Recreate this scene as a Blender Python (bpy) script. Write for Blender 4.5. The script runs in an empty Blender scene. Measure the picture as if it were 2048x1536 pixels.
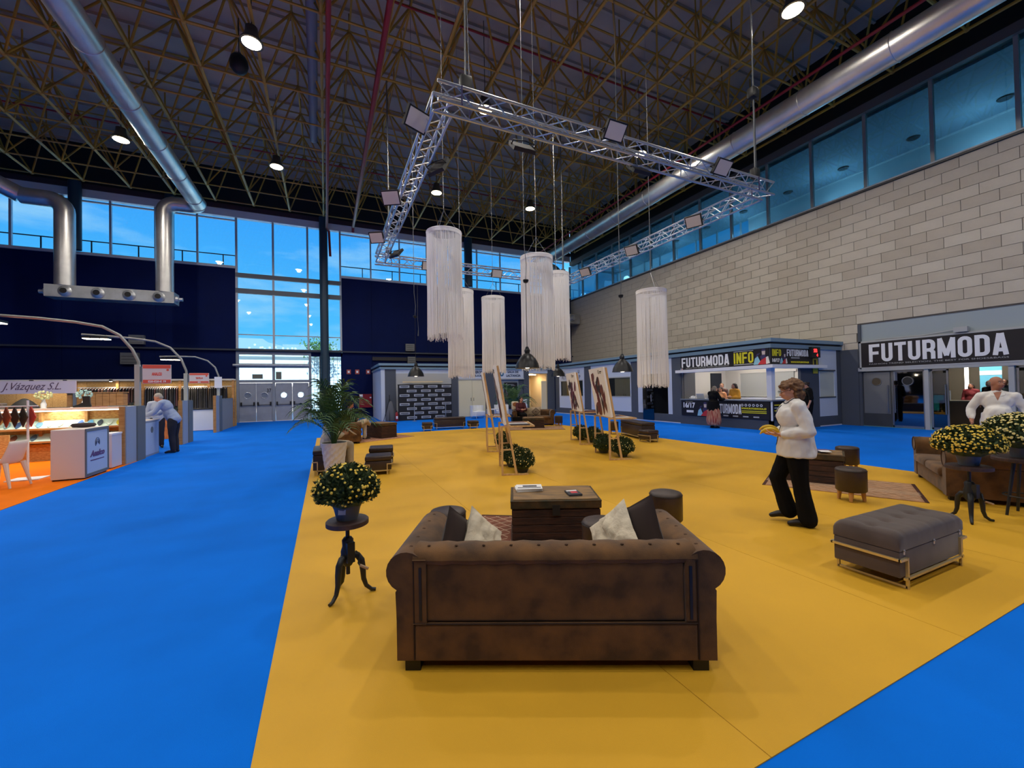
import bpy, bmesh, math, random
from mathutils import Vector, Matrix, Euler, noise

# ------------------------------------------------------------------ camera, world, light, exposure
scene = bpy.context.scene
COL = scene.collection
scene.view_settings.view_transform = 'Standard'
scene.view_settings.look = 'None'
scene.view_settings.gamma = 1.0
scene.view_settings.use_curve_mapping = False
scene.view_settings.exposure = 0.0

EYE = 1.65
cam_data = bpy.data.cameras.new('camera')
cam_data.sensor_fit = 'HORIZONTAL'
cam_data.sensor_width = 36.0
cam_data.lens = 813.0 * 36.0 / 2048.0
cam_data.clip_start = 0.05
cam_data.clip_end = 600
camera = bpy.data.objects.new('camera', cam_data)
COL.objects.link(camera)
CR = Vector((0.90896837, -0.41643091, -0.01902095))
CU = Vector((0.01125626, -0.02109334, 0.99971414))
CF = Vector((0.41671308, 0.90892264, 0.01448573))
camera.matrix_world = Matrix(((CR.x, CU.x, -CF.x, 0), (CR.y, CU.y, -CF.y, 0), (CR.z, CU.z, -CF.z, EYE), (0, 0, 0, 1)))
scene.camera = camera


def lin(c):
    out = []
    for v in c[:3]:
        v = v / 255.0
        out.append(v / 12.92 if v <= 0.04045 else ((v + 0.055) / 1.055) ** 2.4)
    return (out[0], out[1], out[2], 1.0)


world = bpy.data.worlds.new('sky')
scene.world = world
world.use_nodes = True
wn = world.node_tree.nodes
wl = world.node_tree.links
wn.clear()
w_out = wn.new('ShaderNodeOutputWorld')
w_bg = wn.new('ShaderNodeBackground')
w_bg.inputs['Strength'].default_value = 1.35
w_tc = wn.new('ShaderNodeTexCoord')
w_sep = wn.new('ShaderNodeSeparateXYZ')
w_ramp = wn.new('ShaderNodeValToRGB')
w_ramp.color_ramp.elements[0].position = 0.0
w_ramp.color_ramp.elements[0].color = lin((120, 222, 250))
w_ramp.color_ramp.elements[1].position = 0.55
w_ramp.color_ramp.elements[1].color = lin((20, 138, 240))
w_map = wn.new('ShaderNodeMapping')
w_map.inputs['Scale'].default_value = (1.6, 1.6, 6.0)
w_noise = wn.new('ShaderNodeTexNoise')
w_noise.inputs['Scale'].default_value = 2.2
w_noise.inputs['Detail'].default_value = 6.0
w_noise.inputs['Roughness'].default_value = 0.55
w_cr = wn.new('ShaderNodeValToRGB')
w_cr.color_ramp.elements[0].position = 0.50
w_cr.color_ramp.elements[0].color = (0, 0, 0, 1)
w_cr.color_ramp.elements[1].position = 0.74
w_cr.color_ramp.elements[1].color = (0.75, 0.75, 0.75, 1)
w_mix = wn.new('ShaderNodeMixRGB')
w_mix.inputs[2].default_value = lin((225, 240, 240))
wl.new(w_tc.outputs['Generated'], w_sep.inputs[0])
wl.new(w_sep.outputs['Z'], w_ramp.inputs[0])
wl.new(w_tc.outputs['Generated'], w_map.inputs[0])
wl.new(w_map.outputs[0], w_noise.inputs['Vector'])
wl.new(w_noise.outputs['Fac'], w_cr.inputs[0])
wl.new(w_cr.outputs[0], w_mix.inputs[0])
wl.new(w_ramp.outputs[0], w_mix.inputs[1])
wl.new(w_mix.outputs[0], w_bg.inputs['Color'])
wl.new(w_bg.outputs[0], w_out.inputs[0])

sun_d = bpy.data.lights.new('sun', 'SUN')
sun_d.energy = 9.0
sun_d.angle = math.radians(0.6)
sun_d.color = (1.0, 0.95, 0.88)
sun = bpy.data.objects.new('sun', sun_d)
sun.rotation_euler = (math.radians(48), 0, math.radians(-12))   # shines towards +Y, over the roof of the hall
COL.objects.link(sun)

LAMP_POWER = 650.0
LAMP_COLOR = (1.0, 0.945, 0.87)

TMP = bpy.data.scenes.new('workbench')     # holds helper objects only while they are turned into meshes

# ------------------------------------------------------------------ helpers
PI = math.pi
MATS = {}


def mat(name, c, rough=0.6, metal=0.0, var=0.0, vscale=6.0, bump=0.0, bscale=80.0, c2=None, spec=0.5, emit=0.0, emit_c=None, stretch=None, sheen=0.0, detail=4.0):
    if name in MATS:
        return MATS[name]
    m = bpy.data.materials.new(name)
    m.use_nodes = True
    nt = m.node_tree
    p = nt.nodes['Principled BSDF']
    p.inputs['Base Color'].default_value = lin(c)
    p.inputs['Roughness'].default_value = rough
    p.inputs['Metallic'].default_value = metal
    p.inputs['Specular IOR Level'].default_value = spec
    if sheen:
        p.inputs['Sheen Weight'].default_value = sheen
    if emit:
        p.inputs['Emission Color'].default_value = lin(emit_c or c)
        p.inputs['Emission Strength'].default_value = emit
    tc = None
    if var or c2 or bump:
        tc = nt.nodes.new('ShaderNodeTexCoord')
        mp = nt.nodes.new('ShaderNodeMapping')
        if stretch:
            mp.inputs['Scale'].default_value = stretch
        nt.links.new(tc.outputs['Object'], mp.inputs[0])
    if var or c2:
        n = nt.nodes.new('ShaderNodeTexNoise')
        n.inputs['Scale'].default_value = vscale
        n.inputs['Detail'].default_value = detail
        r = nt.nodes.new('ShaderNodeValToRGB')
        a = lin(c)
        b = lin(c2) if c2 else tuple(min(1, v * (1 + var)) for v in a[:3]) + (1,)
        if not c2:
            a = tuple(v * (1 - var) for v in a[:3]) + (1,)
        r.color_ramp.elements[0].position = 0.36
        r.color_ramp.elements[1].position = 0.66
        r.color_ramp.elements[0].color = a
        r.color_ramp.elements[1].color = b
        nt.links.new(mp.outputs[0], n.inputs['Vector'])
        nt.links.new(n.outputs['Fac'], r.inputs[0])
        nt.links.new(r.outputs[0], p.inputs['Base Color'])
    if bump:
        n2 = nt.nodes.new('ShaderNodeTexNoise')
        n2.inputs['Scale'].default_value = bscale
        n2.inputs['Detail'].default_value = 3
        b2 = nt.nodes.new('ShaderNodeBump')
        b2.inputs['Strength'].default_value = bump
        b2.inputs['Distance'].default_value = 0.01
        nt.links.new(mp.outputs[0], n2.inputs['Vector'])
        nt.links.new(n2.outputs['Fac'], b2.inputs['Height'])
        nt.links.new(b2.outputs[0], p.inputs['Normal'])
    MATS[name] = m
    return m


def glass(name, tint, gloss=0.08, rough=0.02, gcol=(255, 255, 255)):
    if name in MATS:
        return MATS[name]
    m = bpy.data.materials.new(name)
    m.use_nodes = True
    nt = m.node_tree
    nt.nodes.remove(nt.nodes['Principled BSDF'])
    out = nt.nodes['Material Output']
    t = nt.nodes.new('ShaderNodeBsdfTransparent')
    t.inputs[0].default_value = lin(tint)
    g = nt.nodes.new('ShaderNodeBsdfGlossy')
    g.inputs['Roughness'].default_value = rough
    g.inputs['Color'].default_value = lin(gcol)
    lw = nt.nodes.new('ShaderNodeLayerWeight')
    lw.inputs['Blend'].default_value = 0.25
    ma = nt.nodes.new('ShaderNodeMath')
    ma.operation = 'MULTIPLY_ADD'
    ma.inputs[1].default_value = 0.5
    ma.inputs[2].default_value = gloss
    mx = nt.nodes.new('ShaderNodeMixShader')
    nt.links.new(lw.outputs['Fresnel'], ma.inputs[0])
    nt.links.new(ma.outputs[0], mx.inputs[0])
    nt.links.new(t.outputs[0], mx.inputs[1])
    nt.links.new(g.outputs[0], mx.inputs[2])
    nt.links.new(mx.outputs[0], out.inputs[0])
    MATS[name] = m
    return m


class MB:
    """collects shapes, builds ONE mesh object"""

    def __init__(self):
        self.v, self.f, self.mi, self.cur = [], [], [], 0

    def add(self, vs, fs):
        o = len(self.v)
        self.v.extend([tuple(p) for p in vs])
        for f in fs:
            self.f.append(tuple(i + o for i in f))
            self.mi.append(self.cur)
        return self

    def m(self, i):
        self.cur = i
        return self

    def box(self, x0, x1, y0, y1, z0, z1):
        if x0 > x1: x0, x1 = x1, x0
        if y0 > y1: y0, y1 = y1, y0
        if z0 > z1: z0, z1 = z1, z0
        v = [(x0, y0, z0), (x1, y0, z0), (x1, y1, z0), (x0, y1, z0), (x0, y0, z1), (x1, y0, z1), (x1, y1, z1), (x0, y1, z1)]
        return self.add(v, [(3, 2, 1, 0), (4, 5, 6, 7), (0, 1, 5, 4), (1, 2, 6, 5), (2, 3, 7, 6), (3, 0, 4, 7)])

    def rbox(self, x0, x1, y0, y1, z0, z1, r=0.02, seg=2):
        """box with rounded edges"""
        bm = bmesh.new()
        bmesh.ops.create_cube(bm, size=1)
        for v in bm.verts:
            v.co = Vector(((x0 + x1) / 2 + v.co.x * (x1 - x0), (y0 + y1) / 2 + v.co.y * (y1 - y0), (z0 + z1) / 2 + v.co.z * (z1 - z0)))
        bmesh.ops.bevel(bm, geom=bm.edges[:], offset=min(r, 0.49 * min(abs(x1 - x0), abs(y1 - y0), abs(z1 - z0))), segments=seg, affect='EDGES', profile=0.5)
        return self.bm(bm)

    def bm(self, bm, mtx=None):
        bm.verts.index_update()
        vs = [(mtx @ v.co if mtx else v.co.copy()) for v in bm.verts]
        fs = [tuple(v.index for v in f.verts) for f in bm.faces]
        bm.free()
        return self.add(vs, fs)

    def quad(self, a, b, c, d):
        return self.add([a, b, c, d], [(0, 1, 2, 3)])

    def bar(self, a, b, w, h=None, up=(0, 0, 1)):
        """rectangular bar from a to b"""
        h = h or w
        a, b = Vector(a), Vector(b)
        d = (b - a).normalized()
        u = Vector(up)
        if abs(d.dot(u)) > 0.98:
            u = Vector((0, 1, 0))
        s = d.cross(u).normalized()
        t = s.cross(d).normalized()
        vs = []
        for p in (a, b):
            for (i, j) in ((-1, -1), (1, -1), (1, 1), (-1, 1)):
                vs.append(p + s * (i * w / 2) + t * (j * h / 2))
        return self.add(vs, [(3, 2, 1, 0), (4, 5, 6, 7), (0, 1, 5, 4), (1, 2, 6, 5), (2, 3, 7, 6), (3, 0, 4, 7)])

    def tube(self, pts, r, n=8, closed=False, caps=True):
        pts = [Vector(p) for p in pts]
        k = len(pts)
        rs = r if isinstance(r, (list, tuple)) else [r] * k
        vs, fs = [], []
        prev = None
        for i, p in enumerate(pts):
            if closed:
                d = pts[(i + 1) % k] - pts[i - 1]
            elif i == 0:
                d = pts[1] - pts[0]
            elif i == k - 1:
                d = pts[-1] - pts[-2]
            else:
                d = (pts[i + 1] - p).normalized() + (p - pts[i - 1]).normalized()
            d.normalize()
            if prev is None:
                u = Vector((0, 0, 1)) if abs(d.z) < 0.9 else Vector((1, 0, 0))
                s = d.cross(u).normalized()
            else:
                s = (prev - d * prev.dot(d)).normalized()
            prev = s
            t = d.cross(s).normalized()
            for j in range(n):
                a = 2 * PI * j / n
                vs.append(p + (s * math.cos(a) + t * math.sin(a)) * rs[i])
        m = k if closed else k - 1
        for i in range(m):
            for j in range(n):
                a, b = i * n + j, i * n + (j + 1) % n
                c, d2 = ((i + 1) % k) * n + (j + 1) % n, ((i + 1) % k) * n + j
                fs.append((a, b, c, d2))
        if caps and not closed:
            fs.append(tuple(range(n - 1, -1, -1)))
            fs.append(tuple((k - 1) * n + j for j in range(n)))
        return self.add(vs, fs)

    def lathe(self, prof, c=(0, 0, 0), n=24, mtx=None, sx=1.0, sy=1.0):
        """prof: (r, z) list, bottom to top"""
        vs, fs = [], []
        for (r, z) in prof:
            for j in range(n):
                a = 2 * PI * j / n
                p = Vector((r * math.cos(a) * sx, r * math.sin(a) * sy, z))
                if mtx:
                    p = mtx @ p
                vs.append(p + Vector(c))
        for i in range(len(prof) - 1):
            for j in range(n):
                fs.append((i * n + j, i * n + (j + 1) % n, (i + 1) * n + (j + 1) % n, (i + 1) * n + j))
        if prof[0][0] > 1e-6:
            fs.append(tuple(range(n - 1, -1, -1)))
        if prof[-1][0] > 1e-6:
            k = (len(prof) - 1) * n
            fs.append(tuple(k + j for j in range(n)))
        return self.add(vs, fs)

    def ball(self, c, r, n=2, s=(1, 1, 1), rot=None):
        bm = bmesh.new()
        bmesh.ops.create_icosphere(bm, subdivisions=n, radius=1.0)
        m = Matrix.Translation(Vector(c)) @ (rot.to_4x4() if rot else Matrix.Identity(4)) @ Matrix.Diagonal((r * s[0], r * s[1], r * s[2], 1))
        return self.bm(bm, m)

    def cone(self, a, b, ra, rb, n=10):
        return self.tube([a, b], [ra, rb], n)

    def prism(self, poly, y0, y1, axis='y'):
        """poly in (u, w): extruded along axis. axis y: (x,z); axis x: (y,z); axis z: (x,y)"""
        k = len(poly)
        vs = []
        for e in (y0, y1):
            for (u, w) in poly:
                vs.append((u, e, w) if axis == 'y' else (e, u, w) if axis == 'x' else (u, w, e))
        fs = [tuple(range(k)), tuple(range(2 * k - 1, k - 1, -1))]
        for i in range(k):
            j = (i + 1) % k
            fs.append((j, i, i + k, j + k))
        return self.add(vs, fs)

    def mesh(self, name, mats, smooth=False, angle=40):
        me = bpy.data.meshes.new(name)
        me.from_pydata([tuple(p) for p in self.v], [], self.f)
        if not isinstance(mats, (list, tuple)):
            mats = [mats]
        for m_ in mats:
            me.materials.append(m_)
        if len(mats) > 1:
            me.polygons.foreach_set('material_index', self.mi)
        bm = bmesh.new()
        bm.from_mesh(me)
        bmesh.ops.recalc_face_normals(bm, faces=bm.faces[:])
        bm.to_mesh(me)
        bm.free()
        if smooth:
            me.polygons.foreach_set('use_smooth', [True] * len(me.polygons))
            try:
                me.set_sharp_from_angle(angle=math.radians(angle))
            except Exception:
                pass
        me.update()
        return me

    def build(self, name, mats, parent=None, smooth=False, loc=None, rotz=0.0, angle=40):
        o = bpy.data.objects.new(name, self.mesh(name, mats, smooth, angle))
        COL.objects.link(o)
        if parent:
            o.parent = parent
        if loc:
            o.location = loc
        if rotz:
            o.rotation_euler.z = rotz
        return o


def tag(o, label=None, cat=None, group=None, kind=None):
    if label: o['label'] = label
    if cat: o['category'] = cat
    if group: o['group'] = group
    if kind: o['kind'] = kind
    return o


def thing(name, label, cat, loc=(0, 0, 0), rotz=0.0, group=None, kind=None):
    o = bpy.data.objects.new(name, None)
    COL.objects.link(o)
    o.location = loc
    o.rotation_euler = (0, 0, rotz)
    o.empty_display_size = 0.1
    return tag(o, label, cat, group, kind)


def inst(mesh, name, parent=None, loc=(0, 0, 0), rot=None, scale=None):
    o = bpy.data.objects.new(name, mesh)
    COL.objects.link(o)
    if parent: o.parent = parent
    o.location = loc
    if rot is not None: o.rotation_euler = rot
    if scale is not None: o.scale = scale
    return o


def copy_tree(o, parent=None):
    c = o.copy()
    COL.objects.link(c)
    c.parent = parent
    for ch in list(o.children):
        copy_tree(ch, c)
    return c


def bar_between(mesh, name, parent, a, b):
    """place a copy of a unit-length (z 0..1) bar mesh from a to b"""
    a, b = Vector(a), Vector(b)
    d = b - a
    o = bpy.data.objects.new(name, mesh)
    COL.objects.link(o)
    o.parent = parent
    o.rotation_mode = 'QUATERNION'
    o.rotation_quaternion = d.to_track_quat('Z', 'Y')
    o.location = a
    o.scale = (1, 1, d.length)
    return o


def text_mesh(name, s, size, m, width=None, offset=0.0, depth=0.004, shear=0.0, align='LEFT', space=1.0, parent=None):
    """flat lettering in local XY plane facing +Z; width squeezes/stretches to that length"""
    cu = bpy.data.curves.new(name, 'FONT')
    cu.body = s
    cu.size = size
    cu.offset = offset
    cu.extrude = depth
    cu.shear = shear
    cu.space_character = space
    cu.resolution_u = 3
    tmp = bpy.data.objects.new(name + '_tmp', cu)
    TMP.collection.objects.link(tmp)
    vl = TMP.view_layers[0]
    vl.update()
    me = bpy.data.meshes.new_from_object(tmp.evaluated_get(vl.depsgraph))
    bpy.data.objects.remove(tmp)
    bpy.data.curves.remove(cu)
    xs = [v.co.x for v in me.vertices] or [0]
    ys = [v.co.y for v in me.vertices] or [0]
    x0, x1, y0, y1 = min(xs), max(xs), min(ys), max(ys)
    sx = (width / max(1e-6, x1 - x0)) if width else 1.0
    sy = size / max(1e-6, (y1 - y0))
    off = {'LEFT': 0.0, 'CENTER': 0.5}[align] * (x1 - x0)
    for v in me.vertices:
        v.co.x = (v.co.x - x0 - off) * sx
        v.co.y = (v.co.y - y0) * sy
    me.materials.clear()
    me.materials.append(m)
    o = bpy.data.objects.new(name, me)
    COL.objects.link(o)
    if parent: o.parent = parent
    if size < 0.36 and len(s) > 1:
        o['kind'] = 'stuff'      # small print
    return o


def stroke(b, pts, w, z0, z1, closed=False):
    """flat band of width w along a 2D path, mitred corners, extruded z0..z1"""
    k = len(pts)
    P2 = [Vector((p[0], p[1])) for p in pts]
    L, R = [], []
    for i in range(k):
        a = P2[i - 1] if (i or closed) else None
        c = P2[(i + 1) % k] if (i < k - 1 or closed) else None
        d0 = (P2[i] - a).normalized() if a is not None else None
        d1 = (c - P2[i]).normalized() if c is not None else None
        d0, d1 = d0 or d1, d1 or d0
        n0, n1 = Vector((-d0.y, d0.x)), Vector((-d1.y, d1.x))
        m = (n0 + n1).normalized()
        q = w / 2 / max(0.35, m.dot(n0))
        L.append(P2[i] + m * q)
        R.append(P2[i] - m * q)
    for i in range(k if closed else k - 1):
        j = (i + 1) % k
        vs = [(*L[i], z0), (*R[i], z0), (*R[j], z0), (*L[j], z0), (*L[i], z1), (*R[i], z1), (*R[j], z1), (*L[j], z1)]
        b.add(vs, [(3, 2, 1, 0), (4, 5, 6, 7), (0, 1, 5, 4), (1, 2, 6, 5), (2, 3, 7, 6), (3, 0, 4, 7)])


def arc(cx, cy, r, a0, a1, n=5):
    return [(cx + r * math.cos(math.radians(a0 + (a1 - a0) * k / n)), cy + r * math.sin(math.radians(a0 + (a1 - a0) * k / n))) for k in range(n + 1)]


def glyph(ch, w, s):
    """condensed capital of height 1, width w, stroke s: list of (path, closed)"""
    h = s / 2
    x0, x1, y0, y1 = h, w - h, h, 1 - h
    r = min(0.16, (x1 - x0) / 2)
    if ch == 'F': return [([(x0, 0), (x0, 1)], 0), ([(x0, y1), (w, y1)], 0), ([(x0, 0.5), (w * 0.9, 0.5)], 0)]
    if ch == 'T': return [([(w / 2, 0), (w / 2, 1)], 0), ([(0, y1), (w, y1)], 0)]
    if ch == 'I': return [([(x0, 0), (x0, 1)], 0)]
    if ch == 'U': return [([(x0, 1)] + arc(x0 + r, y0 + r, r, 180, 270) + arc(x1 - r, y0 + r, r, 270, 360) + [(x1, 1)], 0)]
    if ch == 'O': return [(arc(x1 - r, y1 - r, r, 0, 90) + arc(x0 + r, y1 - r, r, 90, 180) + arc(x0 + r, y0 + r, r, 180, 270) + arc(x1 - r, y0 + r, r, 270, 360), 1)]
    if ch == 'D': return [([(x0, 0), (x0, 1)], 0), ([(x0, y0)] + arc(x1 - r, y0 + r, r, 270, 360) + arc(x1 - r, y1 - r, r, 0, 90) + [(x0, y1)], 0)]
    if ch == 'R': return [([(x0, 0), (x0, 1)], 0), ([(x0, y1)] + arc(x1 - r, y1 - r, r, 90, 0) + arc(x1 - r, 0.46 + r, r, 0, -90) + [(x0, 0.46)], 0), ([(x1 - r * 0.6, 0.46), (x1, 0.34), (x1, 0)], 0)]
    if ch == 'A': return [([(h * 0.9, 0), (w / 2 - h * 0.35, 1)], 0), ([(w - h * 0.9, 0), (w / 2 + h * 0.35, 1)], 0), ([(w * 0.25, 0.24), (w * 0.75, 0.24)], 0)]
    if ch == 'M': return [([(x0, 0), (x0, 1)], 0), ([(x1, 0), (x1, 1)], 0), ([(x0, 1), (w / 2, 0.12)], 0), ([(x1, 1), (w / 2, 0.12)], 0)]
    if ch == 'N': return [([(x0, 0), (x0, 1)], 0), ([(x1, 0), (x1, 1)], 0), ([(x0, 0.97), (x1, 0.03)], 0)]
    return []


def block_text(parent, s, x, y, z, n, h, width, m, depth=0.004, st=0.17):
    """each capital is a part of its own; (x, y, z) is the lower start corner in world space"""
    ws = [0.19 if c == 'I' else 0.66 if c == 'M' else 0.5 for c in s]
    gap = 0.085
    tot = sum(ws) + gap * (len(s) - 1)
    k = width / tot
    rot = face_rot(*n)
    R = rot.to_matrix()
    u = 0.0
    for c, w in zip(s, ws):
        b = MB()
        for q, (path, cl) in enumerate(glyph(c, w, st)):
            stroke(b, path, st, 0.0003 * q / h, (depth + 0.0007 * q) / h, bool(cl))
        b.v = [(v[0] * k, v[1] * h, v[2] * h) for v in b.v]
        o = b.build('letter', m, parent)
        o.rotation_euler = rot
        o.location = Vector((x, y, z)) + R @ Vector((u * k, 0, 0)) - Vector(parent.matrix_basis.translation)
        u += w + gap


def face_rot(nx, ny):
    """rotation that stands flat lettering (XY, +Z) upright so that it faces the horizontal direction (nx, ny)"""
    n = Vector((nx, ny, 0)).normalized()
    up = Vector((0, 0, 1))
    x = up.cross(n)
    return Matrix((x, up, n)).transposed().to_euler()


def new_light(name, kind, loc, energy, color=(1, 1, 1), size=0.3, rot=None, parent=None, spot=None):
    d = bpy.data.lights.new(name, kind)
    d.energy = energy
    d.color = color
    if kind == 'AREA':
        d.shape = 'DISK'
        d.size = size
    else:
        d.shadow_soft_size = size
    if spot:
        d.spot_size = spot
        d.spot_blend = 0.5
    o = bpy.data.objects.new(name, d)
    COL.objects.link(o)
    o.location = loc
    if rot: o.rotation_euler = rot
    if parent: o.parent = parent
    return o

# ------------------------------------------------------------------ the hall
random.seed(7)
XW, YB = 18.9, 29.0
M_BLUE = mat('blue carpet', (0, 114, 232), 0.9, var=0.05, vscale=1.2, bump=0.2, bscale=350, spec=0.12)
M_YEL = mat('yellow carpet', (220, 168, 42), 0.62, var=0.05, vscale=0.9, bump=0.2, bscale=350, spec=0.36)
M_ORA = mat('orange carpet', (240, 120, 10), 0.95, var=0.05, vscale=1.2, bump=0.25, bscale=350, spec=0.15)
M_NAVY = mat('navy panel', (0, 18, 70), 0.7, var=0.12, vscale=0.6, spec=0.15)
M_DARK = mat('dark paint', (24, 25, 30), 0.7)
M_CEIL = mat('roof deck', (178, 168, 152), 0.8, var=0.1, vscale=0.7)
M_ALU = mat('window aluminium', (190, 196, 204), 0.5)
M_WHITEFR = mat('pale frame', (232, 236, 238), 0.5)
M_TEAL = mat('column paint', (42, 66, 82), 0.5)
M_MORTAR = mat('mortar', (104, 96, 86), 0.9)
M_STEEL = mat('frame steel', (196, 156, 50), 0.5, c2=(150, 112, 48), vscale=0.8)
M_GALV = mat('galvanised duct', (222, 220, 216), 0.36, metal=0.8, var=0.12, vscale=1.2)
M_RED = mat('red pipe', (150, 24, 36), 0.4)
M_TRUSS = mat('truss aluminium', (196, 200, 206), 0.3, metal=0.85)
M_BLK = mat('black', (14, 14, 16), 0.5)
M_SKYGL = glass('window glass', (214, 236, 248), 0.04)
M_BLUGL = glass('blue tinted glass', (150, 186, 200), 0.05)

o = MB().box(-30, XW, -20, YB + 0.4, -0.15, 0.0).build('floor', M_BLUE)
tag(o, 'bright blue exhibition carpet covering the hall floor', 'floor', kind='structure')
t = thing('yellow_carpet', 'large yellow carpet rectangle laid on the blue carpet', 'carpet', (-0.32, 1.19, 0))
ys = [0, 2.09, 4.03, 6.0, 8.0, 10.14]
for i in range(5):
    MB().box(ys[i] + (0.002 if i else 0), ys[i + 1] - 0.002, 0, 15.55, 0.0005, 0.006).build('carpet_strip', M_YEL, t)
o = MB().box(-11.5, -4.42, 4.0, 13.6, 0.0005, 0.006).box(-11.5, -4.8, 13.6, 15.4, 0.0005, 0.006).build('orange_carpet', M_ORA)
tag(o, 'orange carpet under the leather exhibitor stand', 'carpet')

# roof deck, far walls out of view
o = MB().box(-30, XW + 0.4, -20, YB + 0.4, 15.25, 15.45).build('ceiling', M_CEIL)
tag(o, 'grey metal roof deck above the space frame', 'ceiling', kind='structure')
rib = MB().box(-30, XW, -0.04, 0.04, 15.14, 15.25).mesh('deck_rib', M_CEIL)
for k in range(24):
    inst(rib, 'deck_rib', o, (0, 0.6 + k * 1.22, 0))
for nm, b in (('wall_left', (-30.3, -30, -20, YB, 0, 15.3)), ('wall_front', (-30, XW, -20.3, -20, 0, 15.3))):
    tag(MB().box(*b).build(nm, M_DARK), kind='structure')

# ---- back wall: navy panels below, window band, dark header above
wb = thing('wall_back', 'navy blue wall of flat panels under the high windows', 'wall', (0, YB, 0), kind='structure')
MB().box(-30, -16.2, 0.02, 0.3, 0, 15.3).build('side_panel', M_NAVY, wb)
xs = [-16.2, -12.48, -8.64, -4.86]
for i in range(3):
    MB().box(xs[i] + 0.006, xs[i + 1] - 0.006, 0.0, 0.3, 0, 9.25).build('panel', M_NAVY, wb)
xs = [1.02, 2.89, 6.72, 10.56, 14.4, XW]
for i in range(5):
    MB().box(xs[i] + 0.006, xs[i + 1] - 0.006, 0.0, 0.3, 0, 9.25).build('panel', M_NAVY, wb)
MB().box(-16.2, XW, 0.0, 0.3, 13.05, 15.3).build('header', M_DARK, wb)
MB().box(-16.2, XW, -0.12, 0.3, 12.78, 13.05).build('header_beam', mat('plum beam', (70, 48, 56), 0.6), wb)
MB().box(-16.2, XW, -0.04, 0.3, 12.36, 12.78).build('header_strip', M_WHITEFR, wb)
MB().box(-16.2, -4.86, -0.1, 0.3, 9.25, 9.4).build('sill', M_ALU, wb)
MB().box(1.02, XW, -0.1, 0.3, 9.25, 9.4).build('sill', M_ALU, wb)
MB().bar((-16, -0.15, 4.36), (XW, -0.15, 4.36), 0.1, 0.09).build('wall_rail', mat('rail grey', (52, 58, 70), 0.5), wb)
MB().box(2.9, 14.5, -0.1, 0.0, 3.82, 4.06).build('lower_rail', mat('rail brown', (40, 36, 40), 0.6), wb)

pane_m = MB().box(-0.91, 0.91, 0, 0.015, 0, 1).mesh('pane', M_SKYGL)


def window_band(name, label, x0, n, z0, z1, skip=()):
    w = thing(name, label, 'window', (x0, YB + 0.08, z0), kind='structure')
    h = z1 - z0
    for i in range(n + 1):
        MB().box(-0.045, 0.045, -0.06, 0.08, 0, h).build('mullion', M_ALU, w, loc=(i * 1.92, 0, 0))
    for i in range(n):
        inst(pane_m, 'pane', w, (0.96 + i * 1.92, 0, 0), scale=(1, 1, h))
    MB().box(0, n * 1.92, -0.05, 0.07, h - 0.22, h - 0.14).build('transom', M_WHITEFR, w)
    return w


window_band('window_1', 'band of high windows over the navy wall behind the left stands', -16.32, 6, 9.4, 12.36)
window_band('window_2', 'band of high windows over the navy wall behind the fringe chandeliers', 0.96, 9, 9.4, 12.36)
wc = thing('window_3', 'tall glazed bay above the grey exit doors', 'window', (0, YB + 0.08, 0), kind='structure')
cx = [-4.81, -2.89, -0.97, 0.96]
for x in cx:
    MB().box(x - 0.055, x + 0.055, -0.08, 0.08, 4.4, 12.36).build('mullion', M_ALU, wc)
for (z0, z1) in ((8.77, 9.03), (7.81, 8.1), (4.28, 4.46)):
    MB().box(-4.86, 1.0, -0.09, 0.08, z0, z1).build('transom', mat('transom grey', (98, 104, 112), 0.5), wc)
MB().box(-4.86, 1.0, -0.02, 0.02, 5.28, 5.34).build('handrail', M_ALU, wc)
for i in range(3):
    for (z0, z1) in ((4.46, 7.81), (8.1, 8.77), (9.03, 12.36)):
        MB().box(cx[i] + 0.055, cx[i + 1] - 0.055, 0, 0.015, z0, z1).build('pane', M_SKYGL, wc)
# walkway railing outside the high windows
rl = thing('walkway_railing', 'thin dark railing running outside the high windows', 'railing', (0, YB + 0.75, 9.3))
MB().bar((-16, 0, 0.95), (-4.9, 0, 0.95), 0.05).build('handrail', M_DARK, rl)
MB().bar((1.0, 0, 0.95), (18.8, 0, 0.95), 0.05).build('handrail', M_DARK, rl)
for k in range(18):
    x = -15.6 + k * 2.0
    if -4.9 < x < 1.0:
        continue
    MB().bar((x, 0, 0), (x, 0, 0.95), 0.05).build('post', M_DARK, rl)
MB().box(-16, -4.9, -0.1, 0.5, -0.15, 0).box(1.0, 18.8, -0.1, 0.5, -0.15, 0).build('walkway_deck', M_DARK, rl)

# columns
for i, (x, w_, lb) in enumerate(((-0.03, 0.5, 'round teal steel column between the exit doors and the glass block strip'), (-11.83, 0.52, 'teal column behind the outermost silver duct'), (-7.9, 0.42, 'teal column behind the duct that drops to the nozzle box'), (9.75, 0.6, 'teal column between high windows beside the fringe chandeliers'))):
    c_ = MB().lathe([(w_ / 2, 0 if i == 0 else 9.42), (w_ / 2, 13.0)], (0, 0, 0), 20).build('column', M_TEAL, None, True, (x, YB - 0.32, 0))
    tag(c_, lb, 'column', kind='structure')

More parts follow.
